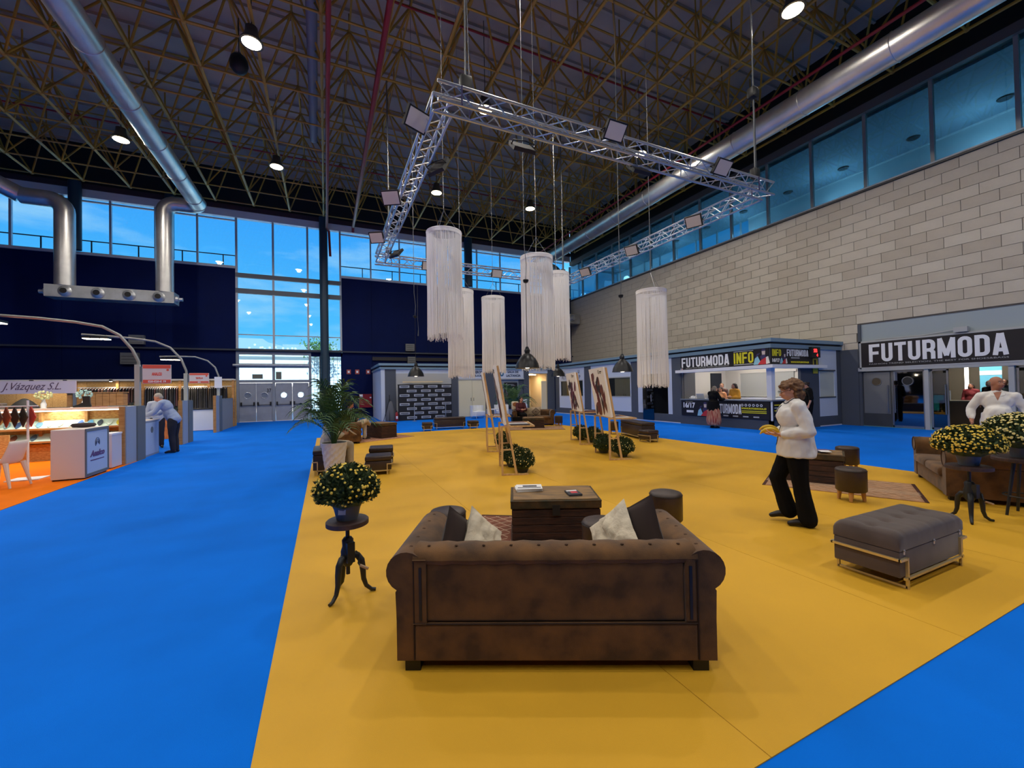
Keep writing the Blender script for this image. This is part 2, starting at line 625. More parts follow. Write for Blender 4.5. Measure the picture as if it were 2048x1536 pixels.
# exit doors with bright fanlights
M_DOOR = mat('exit door grey', (150, 156, 170), 0.5, var=0.05, vscale=3)
M_RING = mat('porthole ring', (215, 220, 226), 0.3, metal=0.6)
fr = thing('door_1', 'pair of double grey exit doors with portholes numbered 37', 'door', (0, YB + 0.05, 0), kind='structure')
for x in (-4.8, -2.92, -0.9):
    MB().box(x - 0.07, x + 0.07, -0.08, 0.1, 0, 4.28).build('door_post', mat('door post', (138, 146, 160), 0.5), fr)
for (z0, z1) in ((2.38, 2.55), (3.3, 3.55), (4.1, 4.28)):
    MB().box(-4.8, -0.9, -0.07, 0.1, z0, z1).build('door_rail', mat('door post', (138, 146, 160), 0.5), fr)
for (x0, x1) in ((-4.73, -2.99), (-2.85, -0.97)):
    for (z0, z1) in ((2.55, 3.3), (3.55, 4.1)):
        MB().box(x0, x1, 0, 0.012, z0, z1).build('fanlight', M_SKYGL, fr)
    for k in range(2):
        w_ = (x1 - x0) / 2
        a = x0 + k * w_ + 0.004
        b = a + w_ - 0.008
        c0 = (a + b) / 2
        hole = 0.17
        # leaf with a real round opening
        bm = bmesh.new()
        n = 24
        ring = [bm.verts.new((c0 + hole * math.cos(2 * PI * i / n), 0, 1.6 + hole * math.sin(2 * PI * i / n))) for i in range(n)]
        outer = []
        for i in range(n):
            an = 2 * PI * i / n
            dx, dz = math.cos(an), math.sin(an)
            tx = (b - c0) / abs(dx) if abs(dx) > 1e-6 else 1e9
            tz = ((2.36 - 1.6) if dz > 0 else (1.6 - 0.03)) / abs(dz) if abs(dz) > 1e-6 else 1e9
            t_ = min(tx, tz)
            outer.append(bm.verts.new((c0 + dx * t_, 0, 1.6 + dz * t_)))
        for i in range(n):
            bm.faces.new((ring[i], ring[(i + 1) % n], outer[(i + 1) % n], outer[i]))
        for q in ((b, 2.36), (a, 2.36), (a, 0.03), (b, 0.03)):
            pts = sorted(outer, key=lambda v: (v.co.x - q[0]) ** 2 + (v.co.z - q[1]) ** 2)[:2]
            bm.faces.new((pts[0], bm.verts.new((q[0], 0, q[1])), pts[1]))
        geo = bmesh.ops.extrude_face_region(bm, geom=bm.faces[:])
        bmesh.ops.translate(bm, verts=[v for v in geo['geom'] if isinstance(v, bmesh.types.BMVert)], vec=(0, 0.05, 0))
        leaf = MB().bm(bm).build('door_leaf', M_DOOR, fr)
        MB().tube([(c0 + 0.18 * math.cos(2 * PI * i / 24), -0.01, 1.6 + 0.18 * math.sin(2 * PI * i / 24)) for i in range(24)], 0.018, 6, True).build('porthole_ring', M_RING, leaf)
        MB().lathe([(0.17, 0), (0.17, 0.01)], (0, 0, 0), 24, Matrix.Rotation(PI / 2, 3, 'X')).build('porthole_glass', mat('frosted porthole', (120, 130, 150), 0.4) if x0 < -4 else M_SKYGL, leaf, loc=(c0, 0.03, 1.6))
        bar = MB().bar((a + 0.1, -0.07, 1.02), (b - 0.08, -0.07, 1.02), 0.03).box(a + 0.06, a + 0.14, -0.09, 0, 0.98, 1.2).box(b - 0.14, b - 0.06, -0.09, 0, 0.98, 1.2)
        bar.build('panic_bar', M_BLK, leaf)
MB().bar((-4.75, -0.02, 0.02), (-0.95, -0.02, 0.02), 0.05, 0.03).build('threshold', M_WHITEFR, fr)
t_ = text_mesh('door_number', '37', 0.24, M_BLK, parent=fr, offset=0.004)
t_.rotation_euler = face_rot(0, -1)
t_.location = (-3.29, -0.01, 1.78)
MB().box(-4.05, -3.5, -0.03, 0.0, 2.62, 2.9).build('notice', mat('notice grey', (110, 112, 104), 0.6), fr)
MB().box(-2.8, -2.5, -0.03, 0.0, 2.58, 3.05).build('notice', mat('notice grey', (110, 112, 104), 0.6), fr)
MB().tube([(-5.0, -0.25, 3.44), (-0.95, -0.25, 3.44)], 0.07, 10).build('air_curtain', mat('pale grey metal', (190, 196, 204), 0.35, metal=0.4), fr, True)
# glass strips with a square grid beside the column
for i, (x0, x1) in enumerate(((-0.83, -0.3), (0.26, 0.94))):
    g = thing('window_%d' % (4 + i), 'narrow window strip with square grid %s' % ('next to the exit doors' if i == 0 else 'on the far side of the teal column'), 'window', ((x0 + x1) / 2, YB + 0.08, 0), kind='structure')
    hw = (x1 - x0) / 2
    MB().box(-hw, hw, 0.02, 0.03, 0.1, 4.05).build('pane', M_SKYGL, g)
    b_ = MB()
    for k in range(20):
        b_.box(-hw, hw, 0, 0.02, 0.1 + k * 0.2, 0.118 + k * 0.2)
    for k in range(4):
        xx = -hw + k * (2 * hw / 3)
        b_.box(xx - 0.009, xx + 0.009, 0, 0.02, 0.1, 4.05)
    b_.build('grid_bars', mat('grid grey', (88, 100, 116), 0.5), g)
MB().box(-0.83, 1.02, 0.0, 0.3, 4.05, 4.28).build('lintel', M_NAVY, wb)
MB().box(-0.83, 1.02, 0.0, 0.3, 0, 0.1).build('plinth', M_NAVY, wb)
MB().box(0.94, 1.02, 0.0, 0.3, 0, 4.3).build('jamb', M_NAVY, wb)
MB().box(-0.32, 0.28, 0.05, 0.3, 0, 4.3).build('pier', M_NAVY, wb)

# ---- block wall
wr = thing('wall_right', 'long wall of pale grey-brown concrete blocks below tinted windows', 'wall', (XW, 0, 0), kind='structure')
MB().box(0.01, 0.35, 8.75, YB + 0.4, 0, 9.0).build('mortar_backing', M_MORTAR, wr)
MB().box(0.01, 0.35, 1.0, 8.75, 3.92, 9.0).build('mortar_backing', M_MORTAR, wr)
MB().box(-0.03, 0.02, 8.76, 9.36, 0, 2.98).build('end_pilaster', mat('kiosk slate', (76, 82, 94), 0.7), wr)
MB().box(0.0, 0.35, -20, 1.0, 0, 9.0).build('plain_wall', mat('block plain', (160, 150, 136), 0.9), wr)
M_BLOCK = mat('concrete block', (206, 196, 178), 0.92, var=0.06, vscale=3, bump=0.3, bscale=60)
nt = M_BLOCK.node_tree
oi = nt.nodes.new('ShaderNodeObjectInfo')
rp = nt.nodes.new('ShaderNodeValToRGB')
rp.color_ramp.elements[0].color = lin((172, 160, 142))
rp.color_ramp.elements[1].color = lin((208, 200, 184))
e_ = rp.color_ramp.elements.new(0.5)
e_.color = lin((190, 180, 164))
old = nt.nodes['Principled BSDF'].inputs['Base Color'].links[0].from_socket
mx_ = nt.nodes.new('ShaderNodeMixRGB')
mx_.inputs[0].default_value = 0.55
nt.links.new(oi.outputs['Random'], rp.inputs[0])
nt.links.new(old, mx_.inputs[1])
nt.links.new(rp.outputs[0], mx_.inputs[2])
nt.links.new(mx_.outputs[0], nt.nodes['Principled BSDF'].inputs['Base Color'])
BL, BH, J = 0.845, 0.36, 0.014
blk = MB().box(-0.012, 0.05, J / 2, BL - J / 2, J / 2, BH - J / 2).mesh('block', M_BLOCK)
cells = []
for r_ in range(17):
    z = 9.0 - (r_ + 1) * BH
    y = 3.3 + (0.5 * BL if r_ % 2 else 0)
    while y < YB:
        if z < 3.9 and y + BL <= 8.8:
            y += BL
            continue
        cells.append((y, z))
        y += BL
cells.sort(key=lambda c: (c[0] ** 2 + XW ** 2 + (c[1] - EYE) ** 2) if c[1] > 3.2 else 9e9)
for (y, z) in cells[:300]:
    if z < 3.9 and y < 8.75:
        MB().box(-0.012, 0.05, 8.76, y + BL - J / 2, z + J / 2, z + BH - J / 2).build('block', M_BLOCK, wr)
    elif z < 3.92 - BH * 0.02 and y < 8.75:
        continue
    else:
        inst(blk, 'block', wr, (0, y, z))
b_ = MB()
for (y, z) in cells[300:]:
    b_.box(-0.012, 0.05, y + J / 2, min(YB, y + BL - J / 2), z + J / 2, z + BH - J / 2)
tag(b_.build('far_blocks', M_BLOCK, wr), kind='stuff')
MB().box(-0.08, 0.35, -20, YB, 9.0, 9.07).build('sill', mat('sill dark', (74, 70, 66), 0.5), wr)
MB().box(-0.03, 0.35, -20, YB, 9.07, 9.14).build('sill_trim', M_ALU, wr)
MB().box(-0.06, 0.35, -20, YB, 12.02, 12.35).build('head_beam', mat('head beam', (92, 90, 88), 0.6), wr)
MB().box(0.05, 0.35, -20, YB, 12.35, 15.3).build('upper_wall', M_BLK, wr)
# tinted window band, the gallery behind it
w4 = thing('window_6', 'long band of blue tinted windows above the block wall', 'window', (XW + 0.12, 0, 9.14), kind='structure')
pm = MB().box(0, 0.015, -0.9, 0.9, 0, 2.88).mesh('pane', M_BLUGL)
mm = MB().box(-0.06, 0.08, -0.05, 0.05, 0, 2.88).mesh('mullion', mat('mullion warm grey', (150, 152, 150), 0.5, metal=0.2))
for k in range(15):
    y = 2.69 + k * 1.9
    inst(mm, 'mullion', w4, (0, y, 0))
    if k < 14:
        inst(pm, 'pane', w4, (0, y + 0.95, 0))
MB().box(0, 0.02, -20, 2.69, 0, 2.88).build('pane', M_BLUGL, w4)
ga = thing('gallery', 'upper gallery behind the blue tinted windows', 'gallery', (XW, 0, 0), kind='structure')
M_GCEIL = mat('gallery ceiling', (150, 170, 184), 0.8)
MB().box(0.36, 5.2, -20, YB + 0.4, 11.95, 12.1).build('gallery_ceiling', M_GCEIL, ga)
MB().box(0.36, 5.2, -20, YB + 0.4, 8.7, 8.9).build('gallery_floor', M_GCEIL, ga)
MB().box(4.9, 5.2, -20, 16.5, 8.9, 11.95).build('gallery_wall', mat('gallery wall', (196, 208, 214), 0.7), ga)
MB().bar((4.85, -20, 11.92), (4.85, 16.5, 11.92), 0.06).build('ceiling_trim', M_WHITEFR, ga)
for k in range(8):
    MB().box(4.9, 5.0, 17.0 + k * 1.7, 17.08 + k * 1.7, 8.9, 11.95).build('outer_mullion', M_ALU, ga)
MB().bar((4.8, 16.5, 10.0), (4.8, YB, 10.0), 0.05).build('outer_rail', M_DARK, ga)
dl = MB().lathe([(0.0, 0), (0.2, 0.0), (0.22, 0.04)], (0, 0, 0), 20).mesh('downlight', mat('downlight dark', (40, 52, 60), 0.4))
for k in range(8):
    inst(dl, 'downlight', ga, (3.7, 3.2 + k * 2.55, 11.9))
MB().box(0.36, 5.2, YB + 0.35, YB + 0.38, 8.9, 11.95).build('end_pane', M_SKYGL, ga)
for gy in (1, 6, 11, 16, 21, 26):
    new_light('gallery_fill', 'POINT', (XW + 3.7, gy + 0.3, 10.6), 120, (0.8, 0.92, 1.0), 0.25)  # added point lights that brighten the gallery, hung free below its downlights

# ---- space frame
S = 1.812
ZL, ZU = 12.5, 14.5
sf = thing('space_frame', 'yellow-brown steel space frame carrying the roof', 'space frame', (0, 0, 0))
strut = MB().tube([(0, 0, 0), (0, 0, 1)], 0.036, 6, caps=False).mesh('strut', M_STEEL, True)
strut2 = MB().tube([(0, 0, 0), (0, 0, 1)], 0.052, 6, caps=False).mesh('strut', M_STEEL, True)
bars = []
xi = range(-9, 11)
yi = range(0, 13)
Y0 = 7.15 - 3 * S
P = lambda i, j: Vector((i * S, Y0 + j * S, ZL))
U = lambda i, j: Vector(((i + 0.5) * S, Y0 + (j + 0.5) * S, ZU))
imin, imax, jmin, jmax = -9, 10, 0, 14
for i in range(imin, imax + 1):
    for j in range(jmin, jmax + 1):
        if i < imax: bars.append((P(i, j), P(i + 1, j), 0))
        if j < jmax: bars.append((P(i, j), P(i, j + 1), 1))
        if i < imax and j < jmax:
            u = U(i, j)
            for (a, b) in ((i, j), (i + 1, j), (i, j + 1), (i + 1, j + 1)):
                bars.append((P(a, b), u, 0))
            if i < imax - 1: bars.append((u, U(i + 1, j), 0))
            if j < jmax - 1: bars.append((u, U(i, j + 1), 0))


def seen(p):
    d = p - Vector((0, 0, EYE))
    f = d.dot(CF)
    return f > 0.5 and abs(d.dot(CR) / f) < 1.26 and abs(d.dot(CU) / f) < 0.95


near, rest = [], []
for b_ in bars:
    mid = (b_[0] + b_[1]) / 2
    (near if seen(mid) else rest).append(((mid - Vector((0, 0, EYE))).length, b_))
near.sort(key=lambda q: q[0])
for _, (a, b, thick) in near[:300]:
    bar_between(strut2 if thick else strut, 'strut', sf, a, b)
fb = MB()
for _, (a, b, thick) in near[300:] + rest:
    fb.tube([a, b], 0.052 if thick else 0.036, 5, caps=False)
tag(fb.build('far_struts', M_STEEL, sf, True), kind='stuff')
nm_ = MB().ball((0, 0, 0), 0.085, 1).mesh('node', M_STEEL)
nn = MB()
for i in range(imin, imax + 1):
    for j in range(jmin, jmax + 1):
        nn.ball(P(i, j), 0.085, 1)
        if i < imax and j < jmax:
            nn.ball(U(i, j), 0.08, 1)
            c0 = U(i, j)
            nn.tube([c0, c0 + Vector((0, 0, 0.7))], 0.03, 4)
tag(nn.build('nodes', M_STEEL, sf), kind='stuff')

# ---- ducts
def duct(name, label, segs, r, cat='duct', rings=1.22):
    """segs: list of polylines (lists of points); each a part"""
    d = thing(name, label, cat)
    for pts in segs:
        MB().tube(pts, r, 20).build('duct_section', M_GALV, d, True)
    return d


def elbow(p, d0, d1, r, n=6):
    """arc points that turn from direction d0 to d1 round corner p with radius r"""
    d0, d1 = Vector(d0), Vector(d1)
    a = Vector(p) - d0 * r
    out = []
    for k in range(n + 1):
        t = k / n * PI / 2
        out.append(a + d0 * (r * math.sin(t)) + d1 * (r * (1 - math.cos(t))))
    return out


def long_duct(name, label, x, z, r, y0, y1, extra=()):
    d = thing(name, label, 'duct')
    y = y0
    while y < y1 - 0.1:
        e = min(y1, y + 2.44)
        MB().tube([(x, y, z), (x, e, z)], r, 24).tube([(x + (r + 0.006) * math.cos(2 * PI * k / 24), e, z + (r + 0.006) * math.sin(2 * PI * k / 24)) for k in range(24)], 0.014, 5, True).build('duct_section', M_GALV, d, True)
        y = e
    for pts in extra:
        MB().tube(pts, r, 20).build('duct_section', M_GALV, d, True)
    return d


YD = 25.7
ld = long_duct('air_duct', 'long silver round duct running over the aisle to the nozzle box', -5.82, 11.42, 0.36, 5.0, 25.3,
               [elbow((-5.82, YD, 11.42), (0, 1, 0), (-1, 0, 0), 0.5) + [(-6.6, YD, 11.42)], [(-6.6, YD, 11.42)] + elbow((-7.28, YD, 11.42), (-1, 0, 0), (0, 0, -1), 0.55) + [(-7.28, YD, 9.0)], [(-7.28, YD, 9.0), (-7.28, YD, 6.86)]])
for e in ld.children:
    pass
MB().lathe([(0.0, 0), (0.36, 0), (0.36, 0.02)], (0, 0, 0), 20, Matrix.Rotation(PI / 2, 3, 'X')).build('duct_cap', M_GALV, ld, loc=(-5.82, 25.32, 11.42))
d2 = thing('air_duct', 'second silver duct bending down to the outer end of the nozzle box', 'duct')
MB().tube([(-15.5, 21.5, 11.75), (-13.6, 24.6, 11.4)] + [(-13.0, 25.4, 11.15), (-12.4, YD, 10.85)], 0.36, 20).build('duct_section', M_GALV, d2, True)
MB().tube([(-12.4, YD, 10.85)] + elbow((-10.95, YD, 10.85), (1, 0, 0), (0, 0, -1), 0.55) + [(-10.95, YD, 9.0)], 0.36, 20).build('duct_section', M_GALV, d2, True)
MB().tube([(-10.95, YD, 9.0), (-10.95, YD, 6.86)], 0.36, 20).build('duct_section', M_GALV, d2, True)
nb = thing('nozzle_box', 'galvanised supply air box with four round nozzles hanging below two ducts', 'air box', (-9.2, YD, 6.3))
M_GBOX = mat('galvanised sheet', (186, 188, 190), 0.42, metal=0.75, var=0.12, vscale=2.5)
MB().box(-2.33, 2.36, -0.3, 0.5, 0.0, 0.56).build('box_body', M_GBOX, nb)
for k in range(4):
    x = -1.62 + k * 1.13
    noz = MB().lathe([(0.23, 0.0), (0.25, 0.03), (0.2, 0.06), (0.13, 0.16), (0.12, 0.16), (0.17, 0.04)], (0, 0, 0), 20, Matrix.Rotation(PI / 2, 3, 'X')).build('nozzle', M_GBOX, nb, True, (x, -0.3, 0.27))
    MB().lathe([(0.0, 0), (0.125, 0.0), (0.125, 0.02)], (0, 0, 0), 16, Matrix.Rotation(PI / 2, 3, 'X')).build('nozzle_throat', M_BLK, noz, loc=(0, -0.145, 0))
for x, s in ((-2.33, -1), (2.36, 1)):
    MB().tube([(x, 0, 0.25), (x + s * 0.12, 0, 0.25), (x + s * 0.14, 0, 0.25), (x + s * 0.28, 0, 0.25)], [0.17, 0.15, 0.09, 0.09], 14).build('end_nozzle', M_GBOX, nb, True)

rd = long_duct('air_duct', 'large silver round duct running along the tinted windows', 14.85, 11.2, 0.42, -4.0, 27.0,
               [elbow((14.85, 27.9, 11.2), (0, 1, 0), (1, 0, 0), 0.6) + [(15.9, 27.9, 11.2)], [(15.9, 27.9, 11.2)] + elbow((17.0, 27.9, 11.2), (1, 0, 0), (0, 0, -1), 0.7) + [(17.0, 27.9, 7.66)]])
nb2 = thing('nozzle_box', 'galvanised air box with one nozzle in the far corner above the kiosks', 'air box', (17.5, 27.9, 6.9))
MB().box(-1.6, 1.3, -0.35, 0.45, 0.0, 0.75).build('box_body', M_GBOX, nb2)
MB().lathe([(0.27, 0.0), (0.29, 0.03), (0.2, 0.1), (0.14, 0.25), (0.0, 0.25)], (0, 0, 0), 18, Matrix.Rotation(PI / 2, 3, 'X')).build('nozzle', M_GBOX, nb2, True, (0.55, -0.35, 0.38))

# red sprinkler pipes
def pipe(label, pts, r, cat='pipe', m=None, name='sprinkler_pipe'):
    return tag(MB().tube(pts, r, 10).build(name, m or M_RED, None, True), label, cat)


pipe('red pipe straight above the teal column running to the back wall', [(0.18, 4, 12.1), (0.18, 28.0, 12.1), (0.3, 28.3, 12.0), (0.36, 28.3, 10.4)], 0.075)
pipe('red pipe beside the chandelier truss running to the back wall', [(1.69, 4, 12.15), (1.69, 27.4, 12.15), (1.69, 27.6, 11.9)], 0.085)
pipe('thin red pipe along the silver duct by the tinted windows', [(14.2, -2, 11.55), (14.2, 28.5, 11.55)], 0.05)
for k, (y, z) in enumerate(((13.1, 14.1), (18.6, 14.1), (24.0, 14.1))):
    pipe(['nearest', 'middle', 'farthest'][k] + ' thin red sprinkler line crossing the roof between the steel bars', [(-16, y, z), (18.0, y, z)], 0.035)
pipe('pale round cable conduit hung under the roof beside the red pipe', [(-0.22, 10.5, 13.0), (-0.36, 20.0, 13.0)], 0.16, 'conduit', mat('flex duct grey', (120, 122, 132), 0.5, bump=0.6, bscale=30), 'flexible_duct')

# ---- high-bay lamps
M_LAMPH = mat('lamp housing', (90, 84, 76), 0.4, metal=0.6)
M_LAMPE = mat('lamp lens', (255, 236, 200), 0.5, emit=26.0, emit_c=(255, 226, 178))
lampm = MB().lathe([(0.05, 0.42), (0.16, 0.4), (0.17, 0.25), (0.22, 0.1), (0.3, -0.02), (0.31, -0.06)][::-1], (0, 0, 0), 18).mesh('reflector', M_LAMPH, True)
lensm = MB().lathe([(0.0, -0.1), (0.2, -0.08), (0.29, -0.045), (0.29, -0.03)], (0, 0, 0), 18).mesh('lens', M_LAMPE, True)
hookm = MB().tube([(0, 0, 0.4), (0, 0, 3.22)], 0.012, 6).mesh('hook', M_DARK)
lamps = [(-1.84, 13.65, 'first round high-bay lamp above the aisle'), (-7.26, 20.88, 'round high-bay lamp beyond the long silver duct'), (-1.89, 20.75, 'round high-bay lamp in the second row above the exit doors'),
         (5.29, 20.39, 'round high-bay lamp behind the chandelier truss'), (10.6, 20.21, 'round high-bay lamp in front of the far roof corner'), (5.38, 13.62, 'round high-bay lamp seen through the near truss beam'),
         (11.69, 6.67, 'round high-bay lamp at the top edge above the big duct')]
lamps += [(x, y, 'round high-bay lamp outside the view above the camera') for (x, y) in ((-1.85, 6.5), (4.4, 6.6), (-8.5, 13.6), (-8.5, 6.5), (-1.85, -0.7), (5.35, -0.7), (12.0, -0.7), (12.6, 13.6), (-8.5, -0.7), (-15, 13.6), (-1.85, -8), (5.35, -8), (12, -8))]
for (x, y, lb) in lamps:
    l_ = thing('high_bay_lamp', lb, 'lamp', (x, y, 11.9), group='high-bay lamps under the roof')
    inst(lampm, 'reflector', l_)
    inst(lensm, 'lens', l_)
    inst(hookm, 'hook', l_)
    new_light('high_bay_light', 'SPOT', (x, y, 11.77), LAMP_POWER, LAMP_COLOR, 0.13, spot=math.radians(172))

sp_ = thing('ceiling_speaker', 'dark round loudspeaker hanging from the roof beside the high-bay lamp', 'speaker', (-2.42, 15.33, 12.3))
MB().ball((0, 0, 0), 0.34, 2, (0.8, 0.8, 1.0)).build('speaker_shell', M_BLK, sp_, True)
MB().tube([(0, 0, 0.3), (0, 0, 1.5)], 0.015, 5).build('rod', M_BLK, sp_)

# ---- outdoors behind the glazed bay
gr_ = MB().box(-60, 60, YB + 0.4, 120, -0.3, -0.1).build('ground', mat('pale paving', (214, 210, 200), 0.9))
tag(gr_, 'pale sunlit paving outside the exit doors', 'ground', kind='structure')
bd = thing('white_building', 'sunlit white building outside the exit doors', 'building', (0, 52, 0))
MB().box(-22, 14, 0, 6, -0.1, 5.85).build('wall', mat('white render', (250, 248, 240), 0.8), bd)
MB().box(-22, 14, -0.4, 6, 5.85, 6.05).build('roof_edge', mat('white render', (250, 248, 240), 0.8), bd)
pw = thing('perforated_screen', 'grey perforated screen wall with round holes outside the glazed bay', 'screen', (0, 60, 6.0))
MB().prism([(-11.5, 0.3), (-11.5, 2.8), (-7.2, 2.75), (-6.6, 2.3), (-5.0, 1.9), (-5.0, 2.1), (1.5, 2.15), (1.5, 0.3)], 0, 0.15).build('screen_panel', mat('screen grey', (150, 170, 180), 0.7), pw)
random.seed(3)
dm = MB().lathe([(0.0, 0), (0.13, 0), (0.13, 0.02)], (0, 0, 0), 12, Matrix.Rotation(PI / 2, 3, 'X')).mesh('hole', mat('hole light', (225, 240, 245), 0.8))
for k in range(46):
    x = random.uniform(-11.2, -0.5)
    top = 2.6 if x < -7 else 1.9
    inst(dm, 'hole', pw, (x, 0.0, random.uniform(0.5, top - 0.2)))
for k in range(5):
    MB().box(-11 + k * 3, -10.8 + k * 3, 0, 0.2, -6, 0.4).build('post', M_ALU, pw)
tr = thing('outdoor_tree', 'leafy tree outside beyond the teal column', 'tree', (-0.55, 50, -0.1))
MB().cone((0, 0, -0.1), (0, 0, 6.6), 0.12, 0.06, 8).build('trunk', mat('bark', (96, 84, 66), 0.9), tr)
b_ = MB()
random.seed(5)
for k in range(420):
    a, b = random.gauss(0, 1.0), random.gauss(0, 1.0)
    p = Vector((a * 0.8, b * 0.8, 6.85 + random.gauss(0, 0.45)))
    q = Euler((random.uniform(0, 6), random.uniform(0, 6), random.uniform(0, 6))).to_matrix()
    b_.add([p + q @ Vector(v) * 0.17 for v in ((-1, 0, 0), (0, -0.5, 0.1), (1, 0, 0), (0, 0.5, 0.1))], [(0, 1, 2, 3)])
tag(b_.build('foliage', mat('tree leaves', (96, 128, 64), 0.8), tr), kind='stuff')

# ------------------------------------------------------------------ furniture
M_SUEDE = mat('brown suede', (112, 78, 42), 0.85, c2=(72, 50, 30), vscale=5.5, bump=0.15, bscale=140, spec=0.25, sheen=0.2)
M_SUEDE_B = mat('suede button', (70, 46, 26), 0.9)
M_SUEDE_D = mat('dark piping', (44, 26, 16), 0.9)
M_LEATH = mat('dark brown leather', (58, 44, 38), 0.42, var=0.12, vscale=9, bump=0.15, bscale=90)
M_VELV = mat('charcoal velvet', (84, 72, 68), 0.85, var=0.14, vscale=4, spec=0.25, sheen=0.25)
M_BRASS = mat('champagne metal', (216, 200, 160), 0.35, metal=0.7)
M_PINE = mat('pine wood', (222, 186, 134), 0.6, c2=(200, 160, 110), vscale=3, stretch=(8, 8, 1))
M_WOODLEG = mat('light wood', (196, 144, 84), 0.55)
M_IRON = mat('dark iron', (52, 54, 56), 0.45, metal=0.5)
M_CREAM = mat('cream fabric', (226, 214, 190), 0.9, var=0.08, vscale=14, bump=0.5, bscale=40)
M_CUSH = mat('taupe velvet cushion', (58, 46, 42), 0.9, spec=0.2, sheen=0.15)


def arm_profile(s):
    """rolled arm, outer side towards s"""
    pts = [(0.93, 0.07), (0.93, 0.30), (0.935, 0.47)]
    for k in range(15):
        a = math.radians(-62 + k * (242 / 14))
        pts.append((0.872 + 0.118 * math.cos(a), 0.585 + 0.118 * math.sin(a)))
    pts += [(0.757, 0.5), (0.757, 0.07)]
    pts = [(s * x, z) for (x, z) in pts]
    return pts


def make_sofa():
    t = thing('chesterfield_sofa', '', 'sofa')
    for s in (-1, 1):
        arm = MB().prism(arm_profile(s), 0.02, 0.83).build('arm', M_SUEDE, t, True, angle=32)
        # round face piping at the front and the back end
        ring = [(s * (0.872 + 0.112 * math.cos(2 * PI * k / 20)), 0.835, 0.585 + 0.112 * math.sin(2 * PI * k / 20)) for k in range(20)]
        MB().tube(ring, 0.006, 5, True).build('piping', M_SUEDE_B, arm)
        for k in range(5):
            MB().ball((s * 0.865, 0.12 + k * 0.16, 0.7), 0.013, 1, (1, 1, 0.5)).build('button', M_SUEDE_B, arm)
    # back: upper panel, lower panel, roll, side stiles
    MB().rbox(-0.755, 0.755, 0.03, 0.22, 0.29, 0.66, 0.012).build('back_panel', M_SUEDE, t)
    MB().rbox(-0.82, 0.82, 0.012, 0.22, 0.07, 0.284, 0.012).build('lower_back_panel', M_SUEDE, t)
    for s in (-1, 1):
        MB().rbox(s * 0.76, s * 0.82, 0.014, 0.2, 0.29, 0.66, 0.01).build('back_stile', M_SUEDE, t)
        MB().box(s * 0.785 - 0.008, s * 0.785 + 0.008, 0.008, 0.016, 0.31, 0.615).build('slit', M_BLK, t)
    roll = MB()
    n = 28
    prof = []
    for k in range(n + 1):
        x = -0.83 + 1.66 * k / n
        prof.append((x, 0.13, 0.655))
    sv, sf_ = [], []
    m_ = 14
    for (x, y, z) in prof:
        dent = 0.004 * math.cos(x * 2 * PI / 0.166)
        for j in range(m_):
            a = 2 * PI * j / m_
            sv.append((x, y + (0.118 + dent) * math.cos(a), z + (0.058 + dent) * math.sin(a)))
    for i in range(n):
        for j in range(m_):
            sf_.append((i * m_ + j, i * m_ + (j + 1) % m_, (i + 1) * m_ + (j + 1) % m_, (i + 1) * m_ + j))
    sf_.append(tuple(range(m_)))
    sf_.append(tuple(n * m_ + j for j in range(m_)))
    roll.add(sv, sf_)
    ro = roll.build('back_roll', M_SUEDE, t, True)
    bt = MB().ball((0, 0, 0), 0.011, 1, (1, 1, 0.5)).mesh('button', M_SUEDE_B)
    for k in range(10):
        inst(bt, 'button', ro, (-0.75 + k * 1.5 / 9, 0.1, 0.712))
    MB().tube([(-0.82, 0.012, 0.287), (0.82, 0.012, 0.287)], 0.005, 5).build('seam', M_SUEDE_D, t)
    for s in (-1, 1):
        MB().tube([(s * 0.825, 0.014, 0.08), (s * 0.825, 0.014, 0.66)], 0.005, 5).build('seam', M_SUEDE_D, t)
    inner = MB().rbox(-0.75, 0.75, 0.2, 0.28, 0.3, 0.66, 0.03).build('inner_back', M_SUEDE, t, True)
    for k in range(9):
        for j in range(2):
            inst(bt, 'button', inner, (-0.64 + k * 0.16 + (0.08 if j else 0), 0.283, 0.5 + j * 0.1))
    MB().rbox(-0.77, 0.77, 0.2, 0.82, 0.07, 0.3, 0.02).build('seat_base', M_SUEDE, t)
    for k in range(2):
        MB().rbox(-0.75 + k * 0.752, -0.002 + k * 0.752, 0.27, 0.87, 0.3, 0.43, 0.045, 3).build('seat_cushion', M_SUEDE, t, True)
    for (x, y) in ((-0.84, 0.07), (0.84, 0.07), (-0.84, 0.74), (0.84, 0.74)):
        MB().box(x - 0.045, x + 0.045, y - 0.04, y + 0.05, 0.0065, 0.07).build('foot', M_BLK, t)
    return t


sofa = make_sofa()
sofas = [((1.19, 2.06, 0), -26.2, 'brown suede rolled-arm sofa seen from behind with slits in its back'),
         ((9.02, 2.40, 0), 30.5, 'brown suede sofa side-on behind the two flower tables'),
         ((0.2, 15.0, 0), -90, 'brown suede sofa behind the potted palm with a man sitting on it'),
         ((8.95, 17.2, 0), 155, 'brown suede sofa with patterned cushion and a seated woman')]
for i, (p, a, lb) in enumerate(sofas):
    o = sofa if i == 0 else copy_tree(sofa)
    o.location = p
    o.rotation_euler.z = math.radians(a)
    tag(o, lb, 'sofa', 'brown suede sofas')
SOFA0 = Matrix.Translation((1.19, 2.06, 0)) @ Matrix.Rotation(math.radians(-26.2), 4, 'Z')


